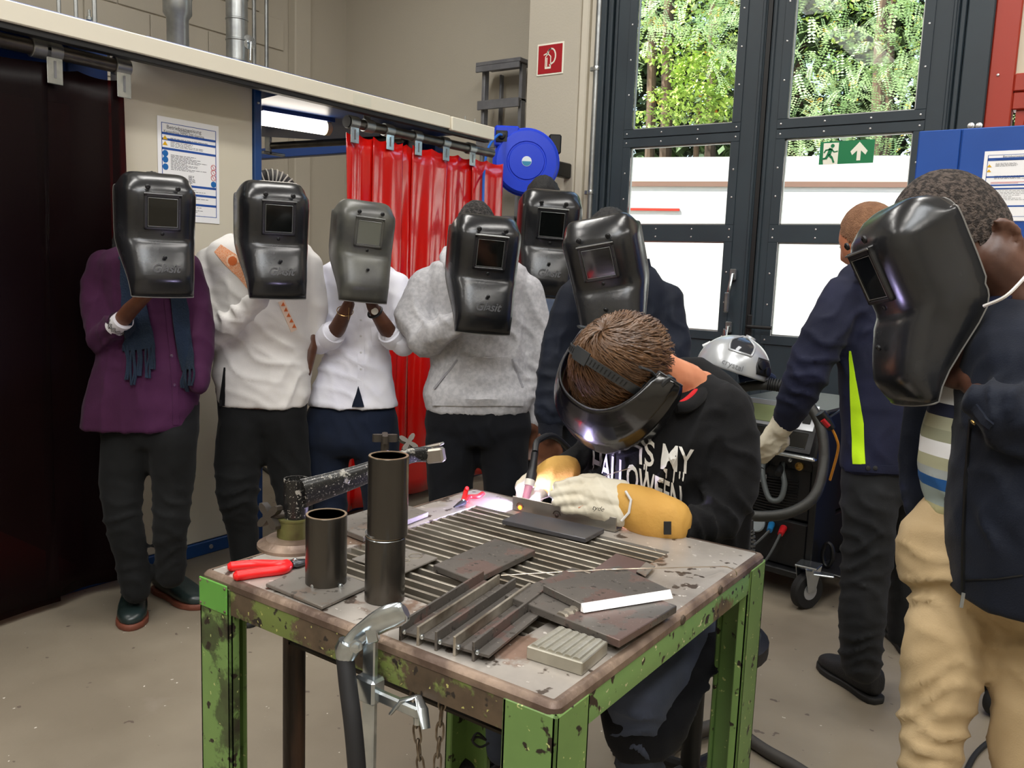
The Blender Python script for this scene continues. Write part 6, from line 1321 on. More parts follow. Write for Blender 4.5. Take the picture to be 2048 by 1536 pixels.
bd7, bvb = body(p7, d, m_skl, R7, C7+TC7, (hc, hf, hu, hs), [((at(1225, 1003, 1.885), nd(-CR), nd(CF*.3-CU), -1), dict(curl=.25, s=.55)), ((at(1085, 965, 2.09), nd(-CR*.8-CU*.5), nd(-CU), 1), dict(curl=.9, s=.5))], [[(1340, 1046, -.2, 20), (1225, 1003, -.195, 14)], [(1130, 940, .02, 20), (1085, 965, .01, 14)]], neck=[(hc-hu*.06-hf*.03, .050), (at(1330, 752, 1.99), .052), (at(1372, 772, 2.05), .056), (at(1395, 810, 2.12), .06)], voxel=.0065, yaw=20)
sh7, bv7 = garment('sweatshirt', m_black_h, p7, d, R7, C7, .009, 20, .005, 81, 5, [(1440, 1020, 70, 60, 34, .008), (1390, 1050, 60, 80, 26, .006), (1480, 900, 70, 20, 50, .005), (1330, 960, 90, 120, 46, .005), (1400, 860, 70, 140, 44, .005), (1170, 910, 50, 120, 22, .005)])
obj('neck_band', B().tube(spline([at(1338, 722, 2.10), at(1375, 735, 2.12), at(1405, 760, 2.06), at(1402, 790, 1.98), at(1378, 812, 1.93), at(1352, 815, 1.92)], 6), .012, 10, flat=((0, 0, 1), 1.2)), m_black_h, p7)
garment('sweatshirt_back', m_black_h, p7, d, (), [[(1352, 736, .10, 22), (1395, 742, .10, 30), (1435, 775, .04, 36), (1462, 820, .0, 46)]], .009, 0, .003, 82)
obj('red_undershirt', B().tube(spline([at(1340, 730, 2.09), at(1390, 764, 2.05), at(1392, 782, 1.99), at(1366, 806, 1.935), at(1345, 808, 1.93)], 6), .008, 10), cloth('red_tee', '#b81d24'), p7)
obj('necklace', B().tube(spline([at(1352, 732, 1.995), at(1356, 752, 1.972), at(1352, 772, 1.958)], 6), .0016, 6), M('silver', '#d9d4cf', .2, 1), p7)
m_jd = cloth('blue_grey_denim', '#434a5c', '#39404f'); garment('jeans', m_jd, p7, d, T7, TC7, .011, 10, .005, 83, 6, [(1270, 1470, 60, 20, 30, .008)])
ap = Vol(); fill(ap, d, [(1232, 1500, 1180, .0, .6), (1228, 1480, 1240, -.1), (1215, 1440, 1310, -.22), (1212, 1395, 1380, -.33), (1212, 1370, 1440, -.36), (1225, 1345, 1490, -.35), (1250, 1310, 1518, -.35)], (), 0, .5, grow=.014)
finish(ap.mesh(.011, 4), 'leather_apron', m_bjean, p7, .005, 85, 6)
shoe(p7, Z(1010, 1500, 0), Z(940, 1545, 0), m_bshoe, m_bsole, 1.1); shoe(p7, Z(1310, 1720, 0), Z(1240, 1745, 0), m_bshoe, m_bsole, 1.05)
for k in range(2): obj('lace', B().tube(spline([at(972, 1480, 2.12), at(955, 1466+8*k, 2.11), at(945, 1482, 2.1), at(960, 1494, 2.1), at(978, 1486, 2.11)], 5), .003, 6), m_black, p7)
# printing on the sweatshirt
m_pr = M('white_print', '#d9d6cf', .6)
def px_text(s, ox, oy, ux, uy, size, bv, par, drips=0, seed=0, shear=0, bold=.012):
    v_, f_ = textmesh(s, 1.0, shear=shear, bold=bold); bm = bmesh.new(); vv = [bm.verts.new(p) for p in v_]
    for q in f_:
        try: bm.faces.new([vv[i] for i in q])
        except ValueError: pass
    bmesh.ops.triangulate(bm, faces=bm.faces[:]); bmesh.ops.subdivide_edges(bm, edges=[e for e in bm.edges if e.calc_length() > .12], cuts=2, use_grid_fill=True)
    bmesh.ops.triangulate(bm, faces=bm.faces[:]); bm.verts.index_update(); b = B(); P = []; ok = []
    for q in bm.verts:
        x, y = ox+(q.co.x*ux[0]+q.co.y*uy[0])*size, oy+(q.co.x*ux[1]+q.co.y*uy[1])*size; h, n__ = hitp(bv, x, y, .004); ok.append(h is not None and (h-Vector(CAM)).length < 3); P.append(h if h is not None else Vector())
    fs = [[q.index for q in fc.verts] for fc in bm.faces if all(ok[q.index] for q in fc.verts) and max((P[a.index]-P[c.index]).length for a in fc.verts for c in fc.verts) < .05]; bm.free()
    b.add(P, fs); rs = random.Random(seed)
    xs = [p.x for p in v_]
    for i in range(drips):
        x0 = rs.uniform(min(xs), max(xs)); y0 = -.28; ln_ = rs.uniform(.15, .4); rows = []
        for k in range(5):
            yy = y0-ln_*k/4; w_ = .035*(1-.5*k/4)+(.012 if k == 3 else 0); row = []
            for sx in (-1, 0, 1):
                X, Y = x0+sx*w_, yy; h, n__ = hitp(bv, ox+(X*ux[0]+Y*uy[0])*size, oy+(X*ux[1]+Y*uy[1])*size, .004); row.append(h)
            if all(h is not None for h in row): rows.append(row)
        if len(rows) > 1 and all((rows[i][0]-rows[i+1][0]).length < .05 for i in range(len(rows)-1)): b.grid(rows)
    return obj('lettering', b, m_pr, par, kind='stuff', smooth=0)
px_text('IS MY', 1330, 916, (.72, .15), (.06, -1.15), 62, bv7, p7, 7, 1, bold=.012)
px_text('HALLOWEEN', 1272, 962, (.50, .22), (.05, -1.2), 60, bv7, p7, 10, 2, bold=.02)
# hair strands
m_bh = M('brown_hair', '#4a3220', .42, col2='#6b4a2c', vs_=30, vmix=(.3, .7), spec=.6)
def p7_hair():
    rs = np.random.RandomState(2); x_ = np.array(hf.cross(hu)); f_ = np.array(hf); u_ = np.array(hu); c = np.array(hc); s = hs
    whorl = np.array([.12, -.35, .93]); whorl /= np.linalg.norm(whorl)
    V = []; F = []
    t1 = np.cross(whorl, [1, 0, 0]); t1 /= np.linalg.norm(t1); t2 = np.cross(whorl, t1)
    def pt(dv, lift):
        r = 1/math.sqrt((dv[0]/.080)**2+(dv[1]/(.104))**2+(dv[2]/.121)**2); q = dv*(r+lift); return c+(x_*q[0]+f_*(q[1]+.008)+u_*q[2])*s
    for i in range(6500):
        a = rs.uniform(0, 2*math.pi); pol = abs(rs.beta(1.2, 1.1))*2.0; L_ = rs.uniform(.25, .55); k = 5; tw = rs.uniform(.25, .6)
        base = len(V); w = rs.uniform(.0012, .0024); lf = rs.uniform(.004, .016)
        for j in range(k+1):
            t = j/k; pp = pol+L_*t; aa = a+tw*t*(.6 if pol > .4 else 1.2)
            dv = whorl*math.cos(pp)+(t1*math.cos(aa)+t2*math.sin(aa))*math.sin(pp); dv /= np.linalg.norm(dv)
            if dv[2] < -.35 and dv[1] < .2: dv = dv*1.0
            q = pt(dv, .006+lf*(.4+math.sin(t*2.6)*.8)); sd = np.cross(q-c, (t1*math.cos(aa)+t2*math.sin(aa))); sd = sd/(np.linalg.norm(sd)+1e-9)*w*(1-.8*t)
            V += [q-sd, q+sd]
        e = pt(whorl*math.cos(pol+L_)+(t1*math.cos(a)+t2*math.sin(a))*math.sin(pol+L_), 0)
        dz = (np.array(V[-1])-c); zz = dz.dot(u_); yy = dz.dot(f_)
        if zz < -.055 or (yy > .05 and zz < .03): V = V[:base]; continue
        F += [(base+2*j, base+2*j+1, base+2*j+3, base+2*j+2) for j in range(k)]
    me = bpy.data.meshes.new('hair_strands'); me.from_pydata((np.array(V)-np.array(WORLD[p7.name])).tolist(), [], F); me.materials.append(m_bh)
    o = bpy.data.objects.new('hair_strands', me); COL.objects.link(o); o.parent = p7; o['kind'] = 'stuff'
hair_cap(hc, hf, hu, hs*1.02, M('brown_hair_base', '#35231a', .6, bump=.8, bs=200), p7, .02, -.05, .003, th=.008); p7_hair()
# ------------------------------------------------------------------ helmet on the welder's head
m_hel = M('glossy_black_helmet', '#0a0a0c', .2, coat=.35, spec=.6); m_band = M('grey_black_strap', '#2e3032', .45)
X_, F_, U_ = hf.cross(hu), hf, hu
def HL(x, y, z): return hc+(X_*x+F_*y+U_*z)*hs
hm = thing('welding_helmet', hc, 'glossy black welding helmet worn by the seated welder', 'helmet')
rows = []
for i in range(27):
    v_ = i/26; row = []
    for j in range(49):
        u = -1+2*j/48; a = u*math.radians(108); ca, sa = math.cos(a), math.sin(a)
        zt_ = .082-.050*abs(u)**2.5; zb = -.135+.10*abs(u)**1.6
        z = zt_+(zb-zt_)*v_
        g_ = float(np.interp(v_, [0, .12, .3, .5, .72, .9, 1], [.60, .76, .93, 1.0, .98, .86, .78]))
        rx = .106+.040*(g_-.6)/.4; ry = .200*g_
        row.append(HL(math.copysign(abs(sa)**.85, sa)*rx, (abs(ca)**.8*ry if ca > 0 else ca*.09)+.0, z))
    rows.append(row)
obj('shell', B().grid(rows), m_hel, hm, smooth=70, solid=.003)
obj('rim', B().tube(rows[0]+[r[-1] for r in rows]+rows[-1][::-1]+[r[0] for r in rows[::-1]], .0022, 6, closed=True), M('helmet_rim', '#2c2d30', .3), hm)
vw = B(); vr = []
for z in (.03, -.03): vr.append([HL(x, .192-4*x*x-abs(z+.0)*.1, z-.035) for x in (-.05, -.025, 0, .025, .05)])
obj('filter_window', vw.grid(vr), m_lens, hm, solid=.004)
for sg in (1, -1):
    kx = HL(sg*.117, -.005, .005); obj('adjuster_knob', B().lathe([(.030, -.004), (.030, .008), (.026, .012), (.018, .012), (.016, .020), (.012, .022), (.001, .022)], kx, X_*sg, 28), M('knob_black', '#161719', .35), hm)
    obj('side_arm', B().tube([HL(sg*.104, -.012, .02), HL(sg*.101, -.02, .06), HL(sg*.093, -.015, .09)], .006, 8, flat=((X_.x, X_.y, X_.z), .5)), m_band, hm)
bandp = [HL(.102*math.sin(a)*1.0, .128*math.cos(a)+.004, .068+.020*math.cos(a*2)) for a in [math.radians(-122+244*i/40) for i in range(41)]]
top = [HL(.093*math.cos(a), .012, .02+.122*math.sin(a)) for a in [math.radians(8+164*i/30) for i in range(31)]]
def ribbon(pts, w, nrmc, th=.002):
    b = B(); P = [Vector(p) for p in pts]; rows_ = []
    for i, p in enumerate(P):
        t_ = (P[min(i+1, len(P)-1)]-P[max(i-1, 0)]).normalized(); n_ = (p-nrmc).normalized(); s_ = t_.cross(n_).normalized()
        rows_.append([p-s_*w/2, p+s_*w/2, p+s_*w/2+n_*th, p-s_*w/2+n_*th])
    b.grid(rows_, closed=True); b.f.append((0, 1, 2, 3)); k = len(b.v); b.f.append((k-4, k-3, k-2, k-1)); return b
tp_ = [HL(.101*math.cos(a), .030, .0+.150*math.sin(a)) for a in [math.radians(12+156*i/34) for i in range(35)]]
st = obj('crown_strap', ribbon(tp_, .020, hc), m_band, hm)
for i in range(6, 30):
    if 14 < i < 19: continue
    p = tp_[i]; n_ = (p-hc).normalized(); t_ = (tp_[i+1]-tp_[i-1]).normalized(); s_ = t_.cross(n_).normalized()
    obj('strap_slot', B().prism([p+n_*.002+s_*.006+t_*.0012, p+n_*.002-s_*.006+t_*.0012, p+n_*.002-s_*.006-t_*.0012, p+n_*.002+s_*.006-t_*.0012], n_*.0008), m_black, st)
obj('strap_buckle', ribbon(tp_[14:20], .030, hc, .004), m_band, hm)
obj('head_band', ribbon([HL(.098*math.sin(a), .122*math.cos(a), .030) for a in [math.radians(-100+200*i/30) for i in range(31)]], .03, hc), m_band, hm)
# ------------------------------------------------------------------ gauntlets (worn: parts of the welder)
m_yel = M('yellow_leather', '#c79a4a', .75, col2='#b5863a', vs_=8, vmix=(.3, .7), bump=.15, bs=120)
v = Vol(); v.chain([(at(1338, 1046, 1.86), .050), (at(1300, 1030, 1.87), .050), (at(1262, 1012, 1.88), .044), (at(1246, 1006, 1.885), .040)], 20, flat=(tuple(CF), 1.15))
finish(v.mesh(.006, 3), 'gauntlet_cuff', m_yel, p7, .002, 91, 12)
v = Vol()
def pc_(l, fl=None): v.chain([(at(x, y, dd), r) for x, y, dd, r in l], 12)
pc_([(1252, 1008, 1.885, .038), (1215, 998, 1.89, .037), (1185, 992, 1.895, .033)]); pc_([(1240, 985, 1.9, .03), (1195, 975, 1.9, .026)]); pc_([(1235, 1030, 1.87, .028), (1190, 1015, 1.88, .026)])
pc_([(1195, 966, 1.90, .014), (1150, 962, 1.905, .0115), (1113, 972, 1.91, .010)]); pc_([(1195, 984, 1.885, .014), (1145, 982, 1.89, .0115), (1104, 988, 1.90, .010)])
pc_([(1190, 1003, 1.875, .0135), (1148, 1002, 1.88, .011), (1110, 1005, 1.89, .0095)]); pc_([(1192, 1022, 1.87, .013), (1160, 1021, 1.875, .0105), (1128, 1020, 1.885, .009)])
pc_([(1225, 975, 1.92, .018), (1195, 960, 1.93, .015), (1165, 957, 1.94, .0125)])
finish(v.mesh(.0035, 2, .4), 'leather_glove', m_glove, p7, .002, 93, 18)
obj('glove_seam', B().tube([at(1251, 982, 1.845), at(1262, 1000, 1.835), at(1258, 1025, 1.835), at(1243, 1042, 1.84)], .003, 6), m_white_c, p7)
v_, f_ = textmesh('tyde', .015, shear=.3); o_ = at(1196, 1017, 1.835); b = B(); b.add([o_+(CR*.97-CU*.18)*p.x+(CU*.97+CR*.18)*p.y for p in v_], f_); obj('glove_print', b, m_black, p7, kind='stuff', smooth=0)
obj('cuff_tag', B().box((-.008, -.0015, -.014), (.008, .0015, .014), .0005, Matrix.Translation(at(1335, 1056, 1.80))@Matrix((CR, CF, CU)).transposed().to_4x4()), m_black, p7)
v = Vol(); v.chain([(at(1132, 940, 2.08), .038), (at(1108, 948, 2.08), .042), (at(1090, 960, 2.08), .040)], 18); finish(v.mesh(.006, 3), 'gauntlet_cuff', m_yel, p7, .002, 95, 12)
v = Vol(); pc_([(1088, 962, 2.09, .034), (1068, 975, 2.09, .030), (1060, 985, 2.09, .028)]); pc_([(1075, 955, 2.1, .024), (1052, 960, 2.08, .016), (1040, 975, 2.06, .0145)]); pc_([(1065, 975, 2.08, .02), (1046, 985, 2.06, .015), (1050, 1000, 2.04, .013)]); pc_([(1070, 985, 2.08, .02), (1042, 992, 2.06, .015), (1040, 1003, 2.045, .013)])
pc_([(1085, 980, 2.07, .02), (1078, 992, 2.05, .015), (1066, 998, 2.04, .0125)])
finish(v.mesh(.005, 3, .45), 'leather_glove', m_glove, p7, .002, 97, 18)
# torch
tt = thing('welding_torch', at(1052, 1000, 2.03), 'black welding torch with a pink ceramic nozzle in the gloved hand', 'torch')
obj('handle', B().tube(spline([at(1070, 905, 2.06), at(1066, 935, 2.05), at(1061, 962, 2.035)], 5), [.009]*4+[.010]*3+[.013]*4, 14), m_black, tt)
obj('collar', B().cyl(at(1061, 960, 2.035), at(1058, 972, 2.03), .0125, n=16), M('collar_white', '#d9d4c8', .4), tt)
obj('ceramic_nozzle', B().tube([at(1058, 972, 2.03), at(1053, 990, 2.022), at(1050, 1003, 2.018)], [.010, .009, .007], 16), M('pink_ceramic', '#c98a9a', .35), tt)
obj('torch_cable', B().tube(spline([at(1070, 905, 2.06), at(1078, 880, 2.12), at(1120, 880, 2.3), at(1200, 980, 2.45), at(1300, 1150, 2.5), at(1340, 1290, 2.5)], 6), .008, 10), m_black, tt)
obj('filler_rod', B().tube([at(1385, 902, 1.93), at(1230, 945, 1.92), at(1080, 1000, 2.0)], .0012, 5), m_rod, None, 'filler rod held by the front gauntlet, crossing the printed sweatshirt', 'rod')
# arc: a real glowing point under the torch, with the violet light it throws
ap_ = at(1050, 1010, 2.024)
obj('welding_arc', B().sph(ap_, .006, 8), M('arc_plasma', '#ffffff', .5, emit='#d9ccff', es=120), None, 'tiny white violet arc glowing under the torch nozzle', 'arc')
light('POINT', 'arc_light', ap_+UP*.012-CF*.004, 60, (.62, .55, 1.0), size=.008)
# stool
so = Z(1420, 1400, 0); sb = at(1400, 1240, 2.14)
stt = thing('stool', (sb.x, sb.y, 0), 'black round stool under the seated welder', 'stool')
obj('seat', B().lathe([(.16, 0), (.17, .01), (.17, .04), (.15, .055), (.001, .058)], (sb.x, sb.y, .43), n=28), m_black, stt); obj('post', B().cyl((sb.x, sb.y, .08), (sb.x, sb.y, .43), .025), m_black, stt)
for i in range(5): a = i*2*math.pi/5+.3; obj('leg', B().tube([(sb.x, sb.y, .1), (sb.x+.26*math.cos(a), sb.y+.26*math.sin(a), .03), (sb.x+.27*math.cos(a), sb.y+.27*math.sin(a), .0)], [.018, .014, .012], 10), m_black, stt)
# ================================================================== welding machine on wheels
m_mb = M('machine_black', '#0f1012', .42, bump=.03, bs=200); m_mg = M('machine_silver', '#b9bcc0', .3, .6); m_rub = M('rubber', '#121213', .7)
MD = 3.62; mo = Z(1475, 1195, 0); mf = Vector((-.25, -1, 0)).normalized()
# machine frame: local x to the right, y backwards, z up; front face turned to the camera
cl_, cr_ = at(1482, 1180, 3.52), at(1592, 1165, 3.42); mx_ = (cr_-cl_); mx_.z = 0; mx_ = Vector((.93, -.12, 0)).normalized(); my_ = Vector((-mx_.y, mx_.x, 0))
c0 = Z(1594, 1213, 0)+my_*.0; c0 = Z(1585, 1196, 0)
MW = .40; c0 = c0-mx_*(MW-.045)                              # lower front left corner
MM = Matrix(((mx_.x, my_.x, 0, c0.x), (mx_.y, my_.y, 0, c0.y), (0, 0, .76, 0), (0, 0, 0, 1)))
wm = thing('welding_machine', c0+mx_*MW/2+my_*.2, 'black wheeled welding machine with silver control panel beside the technician', 'welding machine')
def MB_(lo, hi, bev=.004): return B().box(lo, hi, bev, MM)
def MP(x, y, z): return MM@Vector((x, y, z))
obj('lower_cabinet', MB_((0, 0, .17), (MW, .62, .44), .012), m_mb, wm); obj('upper_cabinet', MB_((0, 0, .45), (MW, .62, .82), .012), m_mb, wm)
for i in range(13): obj('grille_slat', B().prism([MP(.02, -.004, .475+i*.016), MP(MW*.52, -.012, .470+i*.016), MP(MW-.06, -.004, .478+i*.016), MP(MW-.06, -.004, .484+i*.016), MP(MW*.52, -.012, .476+i*.016), MP(.02, -.004, .481+i*.016)], my_*.008), m_mb, wm)
obj('side_cheek', B().prism([MP(MW, -.02, .17), MP(MW, -.02, .78), MP(MW, -.06, .84), MP(MW, .0, 1.04), MP(MW, .2, 1.08), MP(MW, .2, .17)], mx_*.03, .004), m_mb, wm)
obj('left_cheek', B().prism([MP(-.03, -.02, .17), MP(-.03, -.02, .78), MP(-.03, -.06, .84), MP(-.03, .0, 1.04), MP(-.03, .2, 1.08), MP(-.03, .2, .17)], mx_*.03, .004), m_mb, wm)
obj('handle_bar', MB_((-.03, -.08, .815), (MW+.03, -.045, .84), .008), m_zinc, wm)
pn = obj('control_panel', B().prism([MP(0, -.05, .845), MP(0, .03, 1.05), MP(0, .12, 1.06), MP(0, .12, .845)], mx_*MW, .004), m_mb, wm)
pdir = (MP(0, .03, 1.05)-MP(0, -.05, .845)).normalized(); pn_ = pdir.cross(mx_)*-1
if pn_.dot(Vector((0, 0, 1))) < 0: pn_ = -pn_
def PP(x, t, l): return MP(x, -.05, .845)+pdir*t+pn_*l
def panel_box(x0, t0, x1, t1, l0, l1): return B().prism([PP(x0, t0, l0), PP(x1, t0, l0), PP(x1, t1, l0), PP(x0, t1, l0)], pn_*(l1-l0), .002)
obj('silver_frame', panel_box(.015, .10, MW-.015, .215, 0, .004), m_mg, wm); obj('screen', panel_box(.08, .115, MW-.09, .19, .004, .006), M('lcd_screen', '#8f9a70', .25), wm); obj('lower_window', panel_box(.10, .02, MW-.03, .09, 0, .003), m_lens, wm)
obj('indicator', panel_box(MW-.07, .13, MW-.035, .18, .004, .006), m_black, wm)
obj('top_cover', MB_((-.02, .05, 1.05), (MW+.02, .6, 1.08), .01), m_mb, wm)
obj('front_plate', MB_((.0, -.012, .74), (MW, .0, .81), .003), m_mb, wm)
for x in (.08, .3): obj('panel_bolt', B().lathe([(.012, 0), (.010, .005), (.005, .006), (.001, .003)], MP(x, -.013, .79), -my_, 12), m_zinc, wm)
obj('brass_socket', B().lathe([(.018, 0), (.018, .012), (.012, .014), (.012, .004), (.001, .004)], MP(.345, -.012, .765), -my_, 18), M('brass', '#b99a5a', .3, .9), wm)
jc = spline([MP(.19, -.01, .76), MP(.20, -.06, .73), MP(.225, -.08, .64), MP(.26, -.09, .57), MP(.30, -.08, .58), MP(.305, -.06, .66), MP(.28, -.04, .73), MP(.27, -.01, .76)], 6)
obj('jumper_cable', B().tube(jc, .012, 12), M('grey_cable', '#4b5050', .5), wm)
for x in (.19, .268): obj('plug', B().cyl(MP(x, -.005, .752), MP(x+.01, -.07, .715), .018, .015, 14), m_black, wm)
b = B(); text_on(b, 'lowim', .045, MP(.14, -.0125, .655), mx_, UP, lift=.002, shear=.3); obj('name_plate', MB_((.08, -.014, .63), (.20, -.011, .68), .002), m_mg, wm); obj('plate_lettering', b, m_black, wm, kind='stuff', smooth=0)
obj('round_cap', B().lathe([(.042, 0), (.042, .01), (.036, .015), (.001, .015)], MP(.165, -.002, .385), -my_, 24), M('pale_grey_plastic', '#9aa3a8', .4), wm)
obj('blue_coupling', B().cyl(MP(.235, -.0, .395), MP(.25, -.05, .375), .015, .012, 12), M('blue_coupling', '#1b6aa0', .35), wm); obj('red_coupling', B().cyl(MP(.29, -.0, .39), MP(.30, -.05, .37), .016, .012, 12), M('red_coupling', '#b01a20', .35), wm)
obj('coolant_hose', B().tube(spline([MP(.25, -.05, .375), MP(.20, -.10, .28), MP(.10, -.10, .20), MP(.0, -.10, .19), MP(-.08, -.05, .22)], 8), .006, 8), M('hose_dark_grey', '#3a3d3d', .5), wm); obj('coolant_hose', B().tube(spline([MP(.30, -.05, .37), MP(.27, -.12, .22), MP(.17, -.12, .12), MP(.05, -.12, .14), MP(-.08, -.06, .2)], 8), .006, 8), M('hose_dark_grey', '#3a3d3d', .5), wm)
obj('chassis', MB_((-.02, -.04, .13), (MW+.03, .62, .17), .006), m_mb, wm)
obj('chassis_wing', B().box((MW, .0, .185), (MW+.16, .3, .20), .004, MM), m_mb, wm); obj('lifting_eye', B().tube([MP(MW+.07, .05, .20+.0)+UP*.06+mx_*.022*math.cos(a)+UP*.05*math.sin(a) for a in [i*math.pi/8 for i in range(16)]], .009, 8, closed=True), m_mb, wm)
def caster(c, par, r=.068, nm='caster'):
    w = obj(nm, B().lathe([(r*.45, -.02), (r*.9, -.02), (r, -.012), (r, .012), (r*.9, .02), (r*.45, .02)], c, mx_*.9+my_*-.35, 32), m_rub, par)
    ax = nd(mx_*.9+my_*-.35); obj('wheel_hub', B().lathe([(.001, -.023), (r*.4, -.022), (r*.45, .022), (.001, .023)], c, ax, 20), m_mg, w)
    obj('caster_fork', B().prism([c+ax*.026+nd(Vector(ax).cross(UP))*s for s in (-.02, .02)]+[c+ax*.026+UP*(r+.03)+nd(Vector(ax).cross(UP))*s for s in (.045, -.045)], ax*.004, .001).prism([c-ax*.03+nd(Vector(ax).cross(UP))*s for s in (-.02, .02)]+[c-ax*.03+UP*(r+.03)+nd(Vector(ax).cross(UP))*s for s in (.045, -.045)], ax*.004, .001).box(c+UP*(r+.028)-Vector((.045, .045, 0)), c+UP*(r+.036)+Vector((.045, .045, 0)), .002), m_zinc, par)
wc = Z(1610, 1216, 0); caster(Vector((wc.x, wc.y, .078)), wm, .078)
caster(MP(.02, .05, .092), wm, .07); caster(MP(.02, .56, .092), wm, .07); caster(MP(MW, .56, .092), wm, .07)
obj('brake_tab', B().box((-.03, -.02, 0), (.05, .02, .008), .003, Matrix.Translation(Vector((wc.x+.06, wc.y-.03, .165)))@Matrix.Rotation(.3, 4, 'Z')), m_zinc, wm)
# torch hose coiled on top, running down the right side
hz_ = thing('torch_hose', MP(.3, .2, 1.08), 'thick black torch hose looped over the welding machine and down its side', 'hose')
pth = spline([at(1440, 788, 3.7), at(1480, 776, 3.6), at(1530, 770, 3.55), at(1575, 778, 3.5), at(1610, 800, 3.45), at(1640, 850, 3.4), at(1648, 920, 3.35), at(1630, 990, 3.28), at(1580, 1025, 3.25), at(1510, 1032, 3.25), at(1450, 1015, 3.3)], 8)
obj('hose', B().tube(pth, .021, 14), M('hose_black', '#2a2a26', .5, bump=.2, bs=40), hz_)
for i in range(14): q = pth[26+i] if 26+i < len(pth) else pth[-1]
rb = spline([at(1536, 768, 3.53), at(1570, 774, 3.5), at(1600, 792, 3.46)], 14)
for i in range(0, len(rb)-1, 2): obj('sleeve_rib', B().tube([rb[i], rb[i+1]], .027, 14), m_rub, hz_)
tb2 = spline([at(1497, 1060, 2.6), at(1500, 1080, 2.6), at(1498, 1105, 2.6), at(1492, 1125, 2.6)], 6)
cs = thing('coiled_sleeve', at(1495, 1120, 2.6), 'black ribbed cable sleeve behind the right corner of the table', 'cable')
obj('inner_cable', B().tube(spline([at(1500, 1040, 2.6), at(1498, 1080, 2.6), at(1490, 1130, 2.6), at(1482, 1250, 2.6), Z(1478, 1400, .012)], 6), .011, 10), m_rub, cs)
for i in range(0, len(tb2)-1, 2): obj('sleeve_rib', B().tube([tb2[i], tb2[i+1]], .017, 12), M('rib_grey', '#3b3b39', .5), cs)
# small torch / earth connector on the right of the machine
et = thing('spare_torch', at(1650, 835, 3.2), 'small black and red connector with orange lead beside the machine', 'connector')
obj('body', B().tube([at(1640, 826, 3.2), at(1652, 842, 3.2), at(1664, 858, 3.2)], [.02, .022, .015], 12), m_mb, et); obj('red_insert', B().tube([at(1645, 840, 3.18), at(1657, 853, 3.18)], .010, 8), M('red_coupling', '#b01a20', .35), et); obj('orange_lead', B().tube(spline([at(1664, 858, 3.2), at(1672, 875, 3.2), at(1676, 900, 3.22), at(1660, 960, 3.3)], 5), .005, 8), M('orange_lead', '#d8902a', .4), et)
# ================================================================== silver helmet on top
hd_ = 3.62; sc_ = at(1466, 722, hd_); m_sil = M('silver_helmet', '#b9bcbf', .28, .35, coat=.3)
sh = thing('silver_helmet', sc_-UP*.13, 'silver grey respirator welding helmet lying on the machine', 'helmet')
rows = []
R0 = .148
uax, vax, wax = CR, CU, -CF
for i in range(21):
    ph = math.radians(2+92*i/20); row = []
    for j in range(41):
        th = 2*math.pi*j/40; x = R0*1.03*math.sin(ph)*math.cos(th); y = R0*.98*math.cos(ph); z = R0*1.05*math.sin(ph)*math.sin(th)
        if y < -.0: y *= .6
        p = CR*x+UP*(y+.0)+Vector((-CF.x, -CF.y, 0)).normalized()*z; p = Matrix.Rotation(math.radians(18), 3, Vector((CF.x, CF.y, 0)))@p; row.append(sc_+p-UP*.035)
    rows.append(row)
obj('crown_shell', B().grid(rows), m_sil, sh, smooth=70, solid=.004)
# visor opening (dark glossy insert) and trim
def sp_(az, el, l=.002):
    p = Matrix.Rotation(math.radians(18), 3, Vector((CF.x, CF.y, 0)))@(CR*R0*1.03*math.cos(el)*math.sin(az)+UP*R0*.98*math.sin(el)-Vector((CF.x, CF.y, 0)).normalized()*R0*1.05*math.cos(el)*math.cos(az)); return sc_+p*(1+l/R0)-UP*.035
va = [[sp_(math.radians(a_), math.radians(e_), .003) for a_ in np.linspace(-48+abs(e_-55)*.6, 18-abs(e_-55)*.5, 12)] for e_ in np.linspace(32, 78, 10)]
obj('visor_window', B().grid(va), M('visor_dark', '#3b3d42', .08, .3), sh)
edge = va[0]+[r[-1] for r in va]+va[-1][::-1]+[r[0] for r in va[::-1]]; obj('visor_trim', B().tube(edge, .005, 8, closed=True), m_sil, sh)
ja = [[sp_(math.radians(a_), math.radians(e_), .004) for a_ in np.linspace(18+abs(e_-20)*.3, 58-abs(e_-20)*.1, 6)] for e_ in np.linspace(6, 34, 6)]
obj('side_plate', B().grid(ja), m_black, sh, solid=.003)
for az, el in ((28, 22), (44, 14)): obj('side_knob', B().lathe([(.020, 0), (.020, .01), (.015, .012), (.001, .012)], sp_(math.radians(az), math.radians(el), .004), sp_(math.radians(az), math.radians(el), .02)-sc_+UP*.035, 20), m_mb, sh)
b = B(); v_, f_ = textmesh('crystal', 1); 
b.add([sp_(math.radians(-18+p.x*13), math.radians(8+p.y*13-p.x*1.0), .004) for p in v_], f_); obj('lettering', b, M('grey_print', '#77797c', .4), sh, kind='stuff', smooth=0)
obj('air_port', B().cyl(sc_+CR*.07+UP*.075+CF*.05, sc_+CR*.085+UP*.105+CF*.05, .025, .022, 20), m_sil, sh)
obj('front_knob', B().tube([sc_-CR*.12+UP*.06+CF*.04, sc_-CR*.09+UP*.075+CF*.03], .014, 10), m_sil, sh)
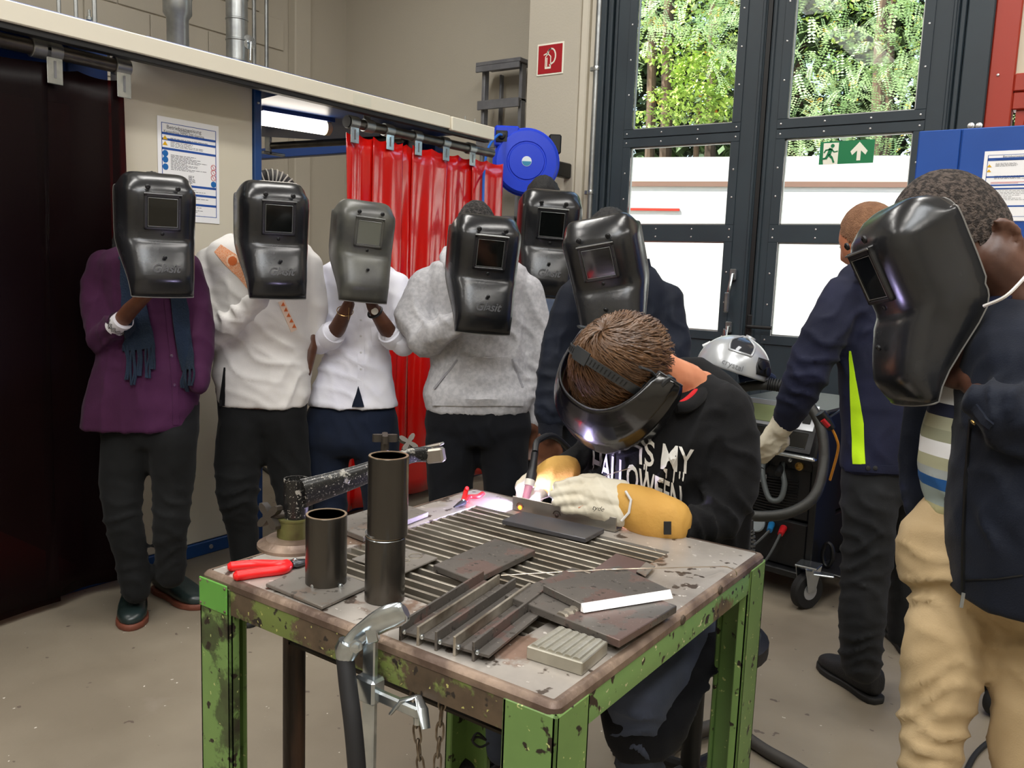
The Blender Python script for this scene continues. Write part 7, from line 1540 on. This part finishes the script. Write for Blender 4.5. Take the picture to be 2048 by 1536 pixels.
obj('inner_fabric', B().tube(spline([at(1478, 758, hd_-.05), at(1505, 752, hd_-.06), at(1530, 750, hd_-.04), at(1545, 757, hd_)], 5), .018, 10), cloth('navy_lining', '#1b2742'), sh)
# ================================================================== hose on the floor at the right of the table, trolley at the right edge
fh = thing('floor_hose', Z(1540, 1500, 0), 'thick dark grey hose curving over the floor right of the table', 'hose')
obj('hose', B().tube(spline([Z(1455, 1425, .02), Z(1480, 1462, .02), Z(1530, 1500, .02), Z(1600, 1540, .02), Z(1680, 1600, .02), Z(1760, 1700, .02)], 6), .018, 12), M('floor_hose_rubber', '#3a3632', .6), fh)
fh = thing('stool_hose', Z(1350, 1480, 0), 'grey brown hose under the right side of the table', 'hose'); obj('hose', B().tube(spline([Z(1320, 1530, .03), Z(1345, 1490, .03), Z(1390, 1465, .03), Z(1440, 1450, .03)], 6), .022, 12), M('floor_hose_rubber', '#3a3632', .6), fh)
tc_ = thing('equipment_trolley', Z(1975, 1400, 0), 'black equipment trolley with casters behind the beige trousers', 'trolley')
q = Z(1965, 1440, 0); obj('deck_plate', B().box((q.x-.02, q.y+.02, .14), (q.x+.45, q.y+.5, .17), .006), m_mb, tc_)
for c in (q, Vector((q.x+.4, q.y+.08, 0)), Vector((q.x+.05, q.y+.42, 0)), Vector((q.x+.4, q.y+.42, 0))): caster(Vector((c.x+.03, c.y+.06, .05)), tc_, .05)
for k in (.02, .06): obj('bolt', B().lathe([(.008, 0), (.006, .004), (.001, .005)], (q.x+k, q.y+.05, .17), n=10), m_zinc, tc_)
fl = thing('floor_cable', Z(1900, 1520, 0), 'thin black cable on the floor in front of the trolley', 'cable'); obj('cable', B().tube(spline([Z(1925, 1560, .008), Z(1950, 1510, .008), Z(1985, 1480, .008), Z(2020, 1470, .008)], 5), .008, 8), m_rub, fl)
# cables seen under the red curtain, far between the legs
cb_ = thing('booth_cable', Z(540, 960, 0), 'black cable lying on the floor inside the middle booth', 'cable'); obj('cable', B().tube(spline([Z(525, 935, .01), Z(545, 950, .01), Z(560, 965, .01), Z(590, 975, .01), Z(640, 985, .01)], 5), .012, 8), m_rub, cb_)
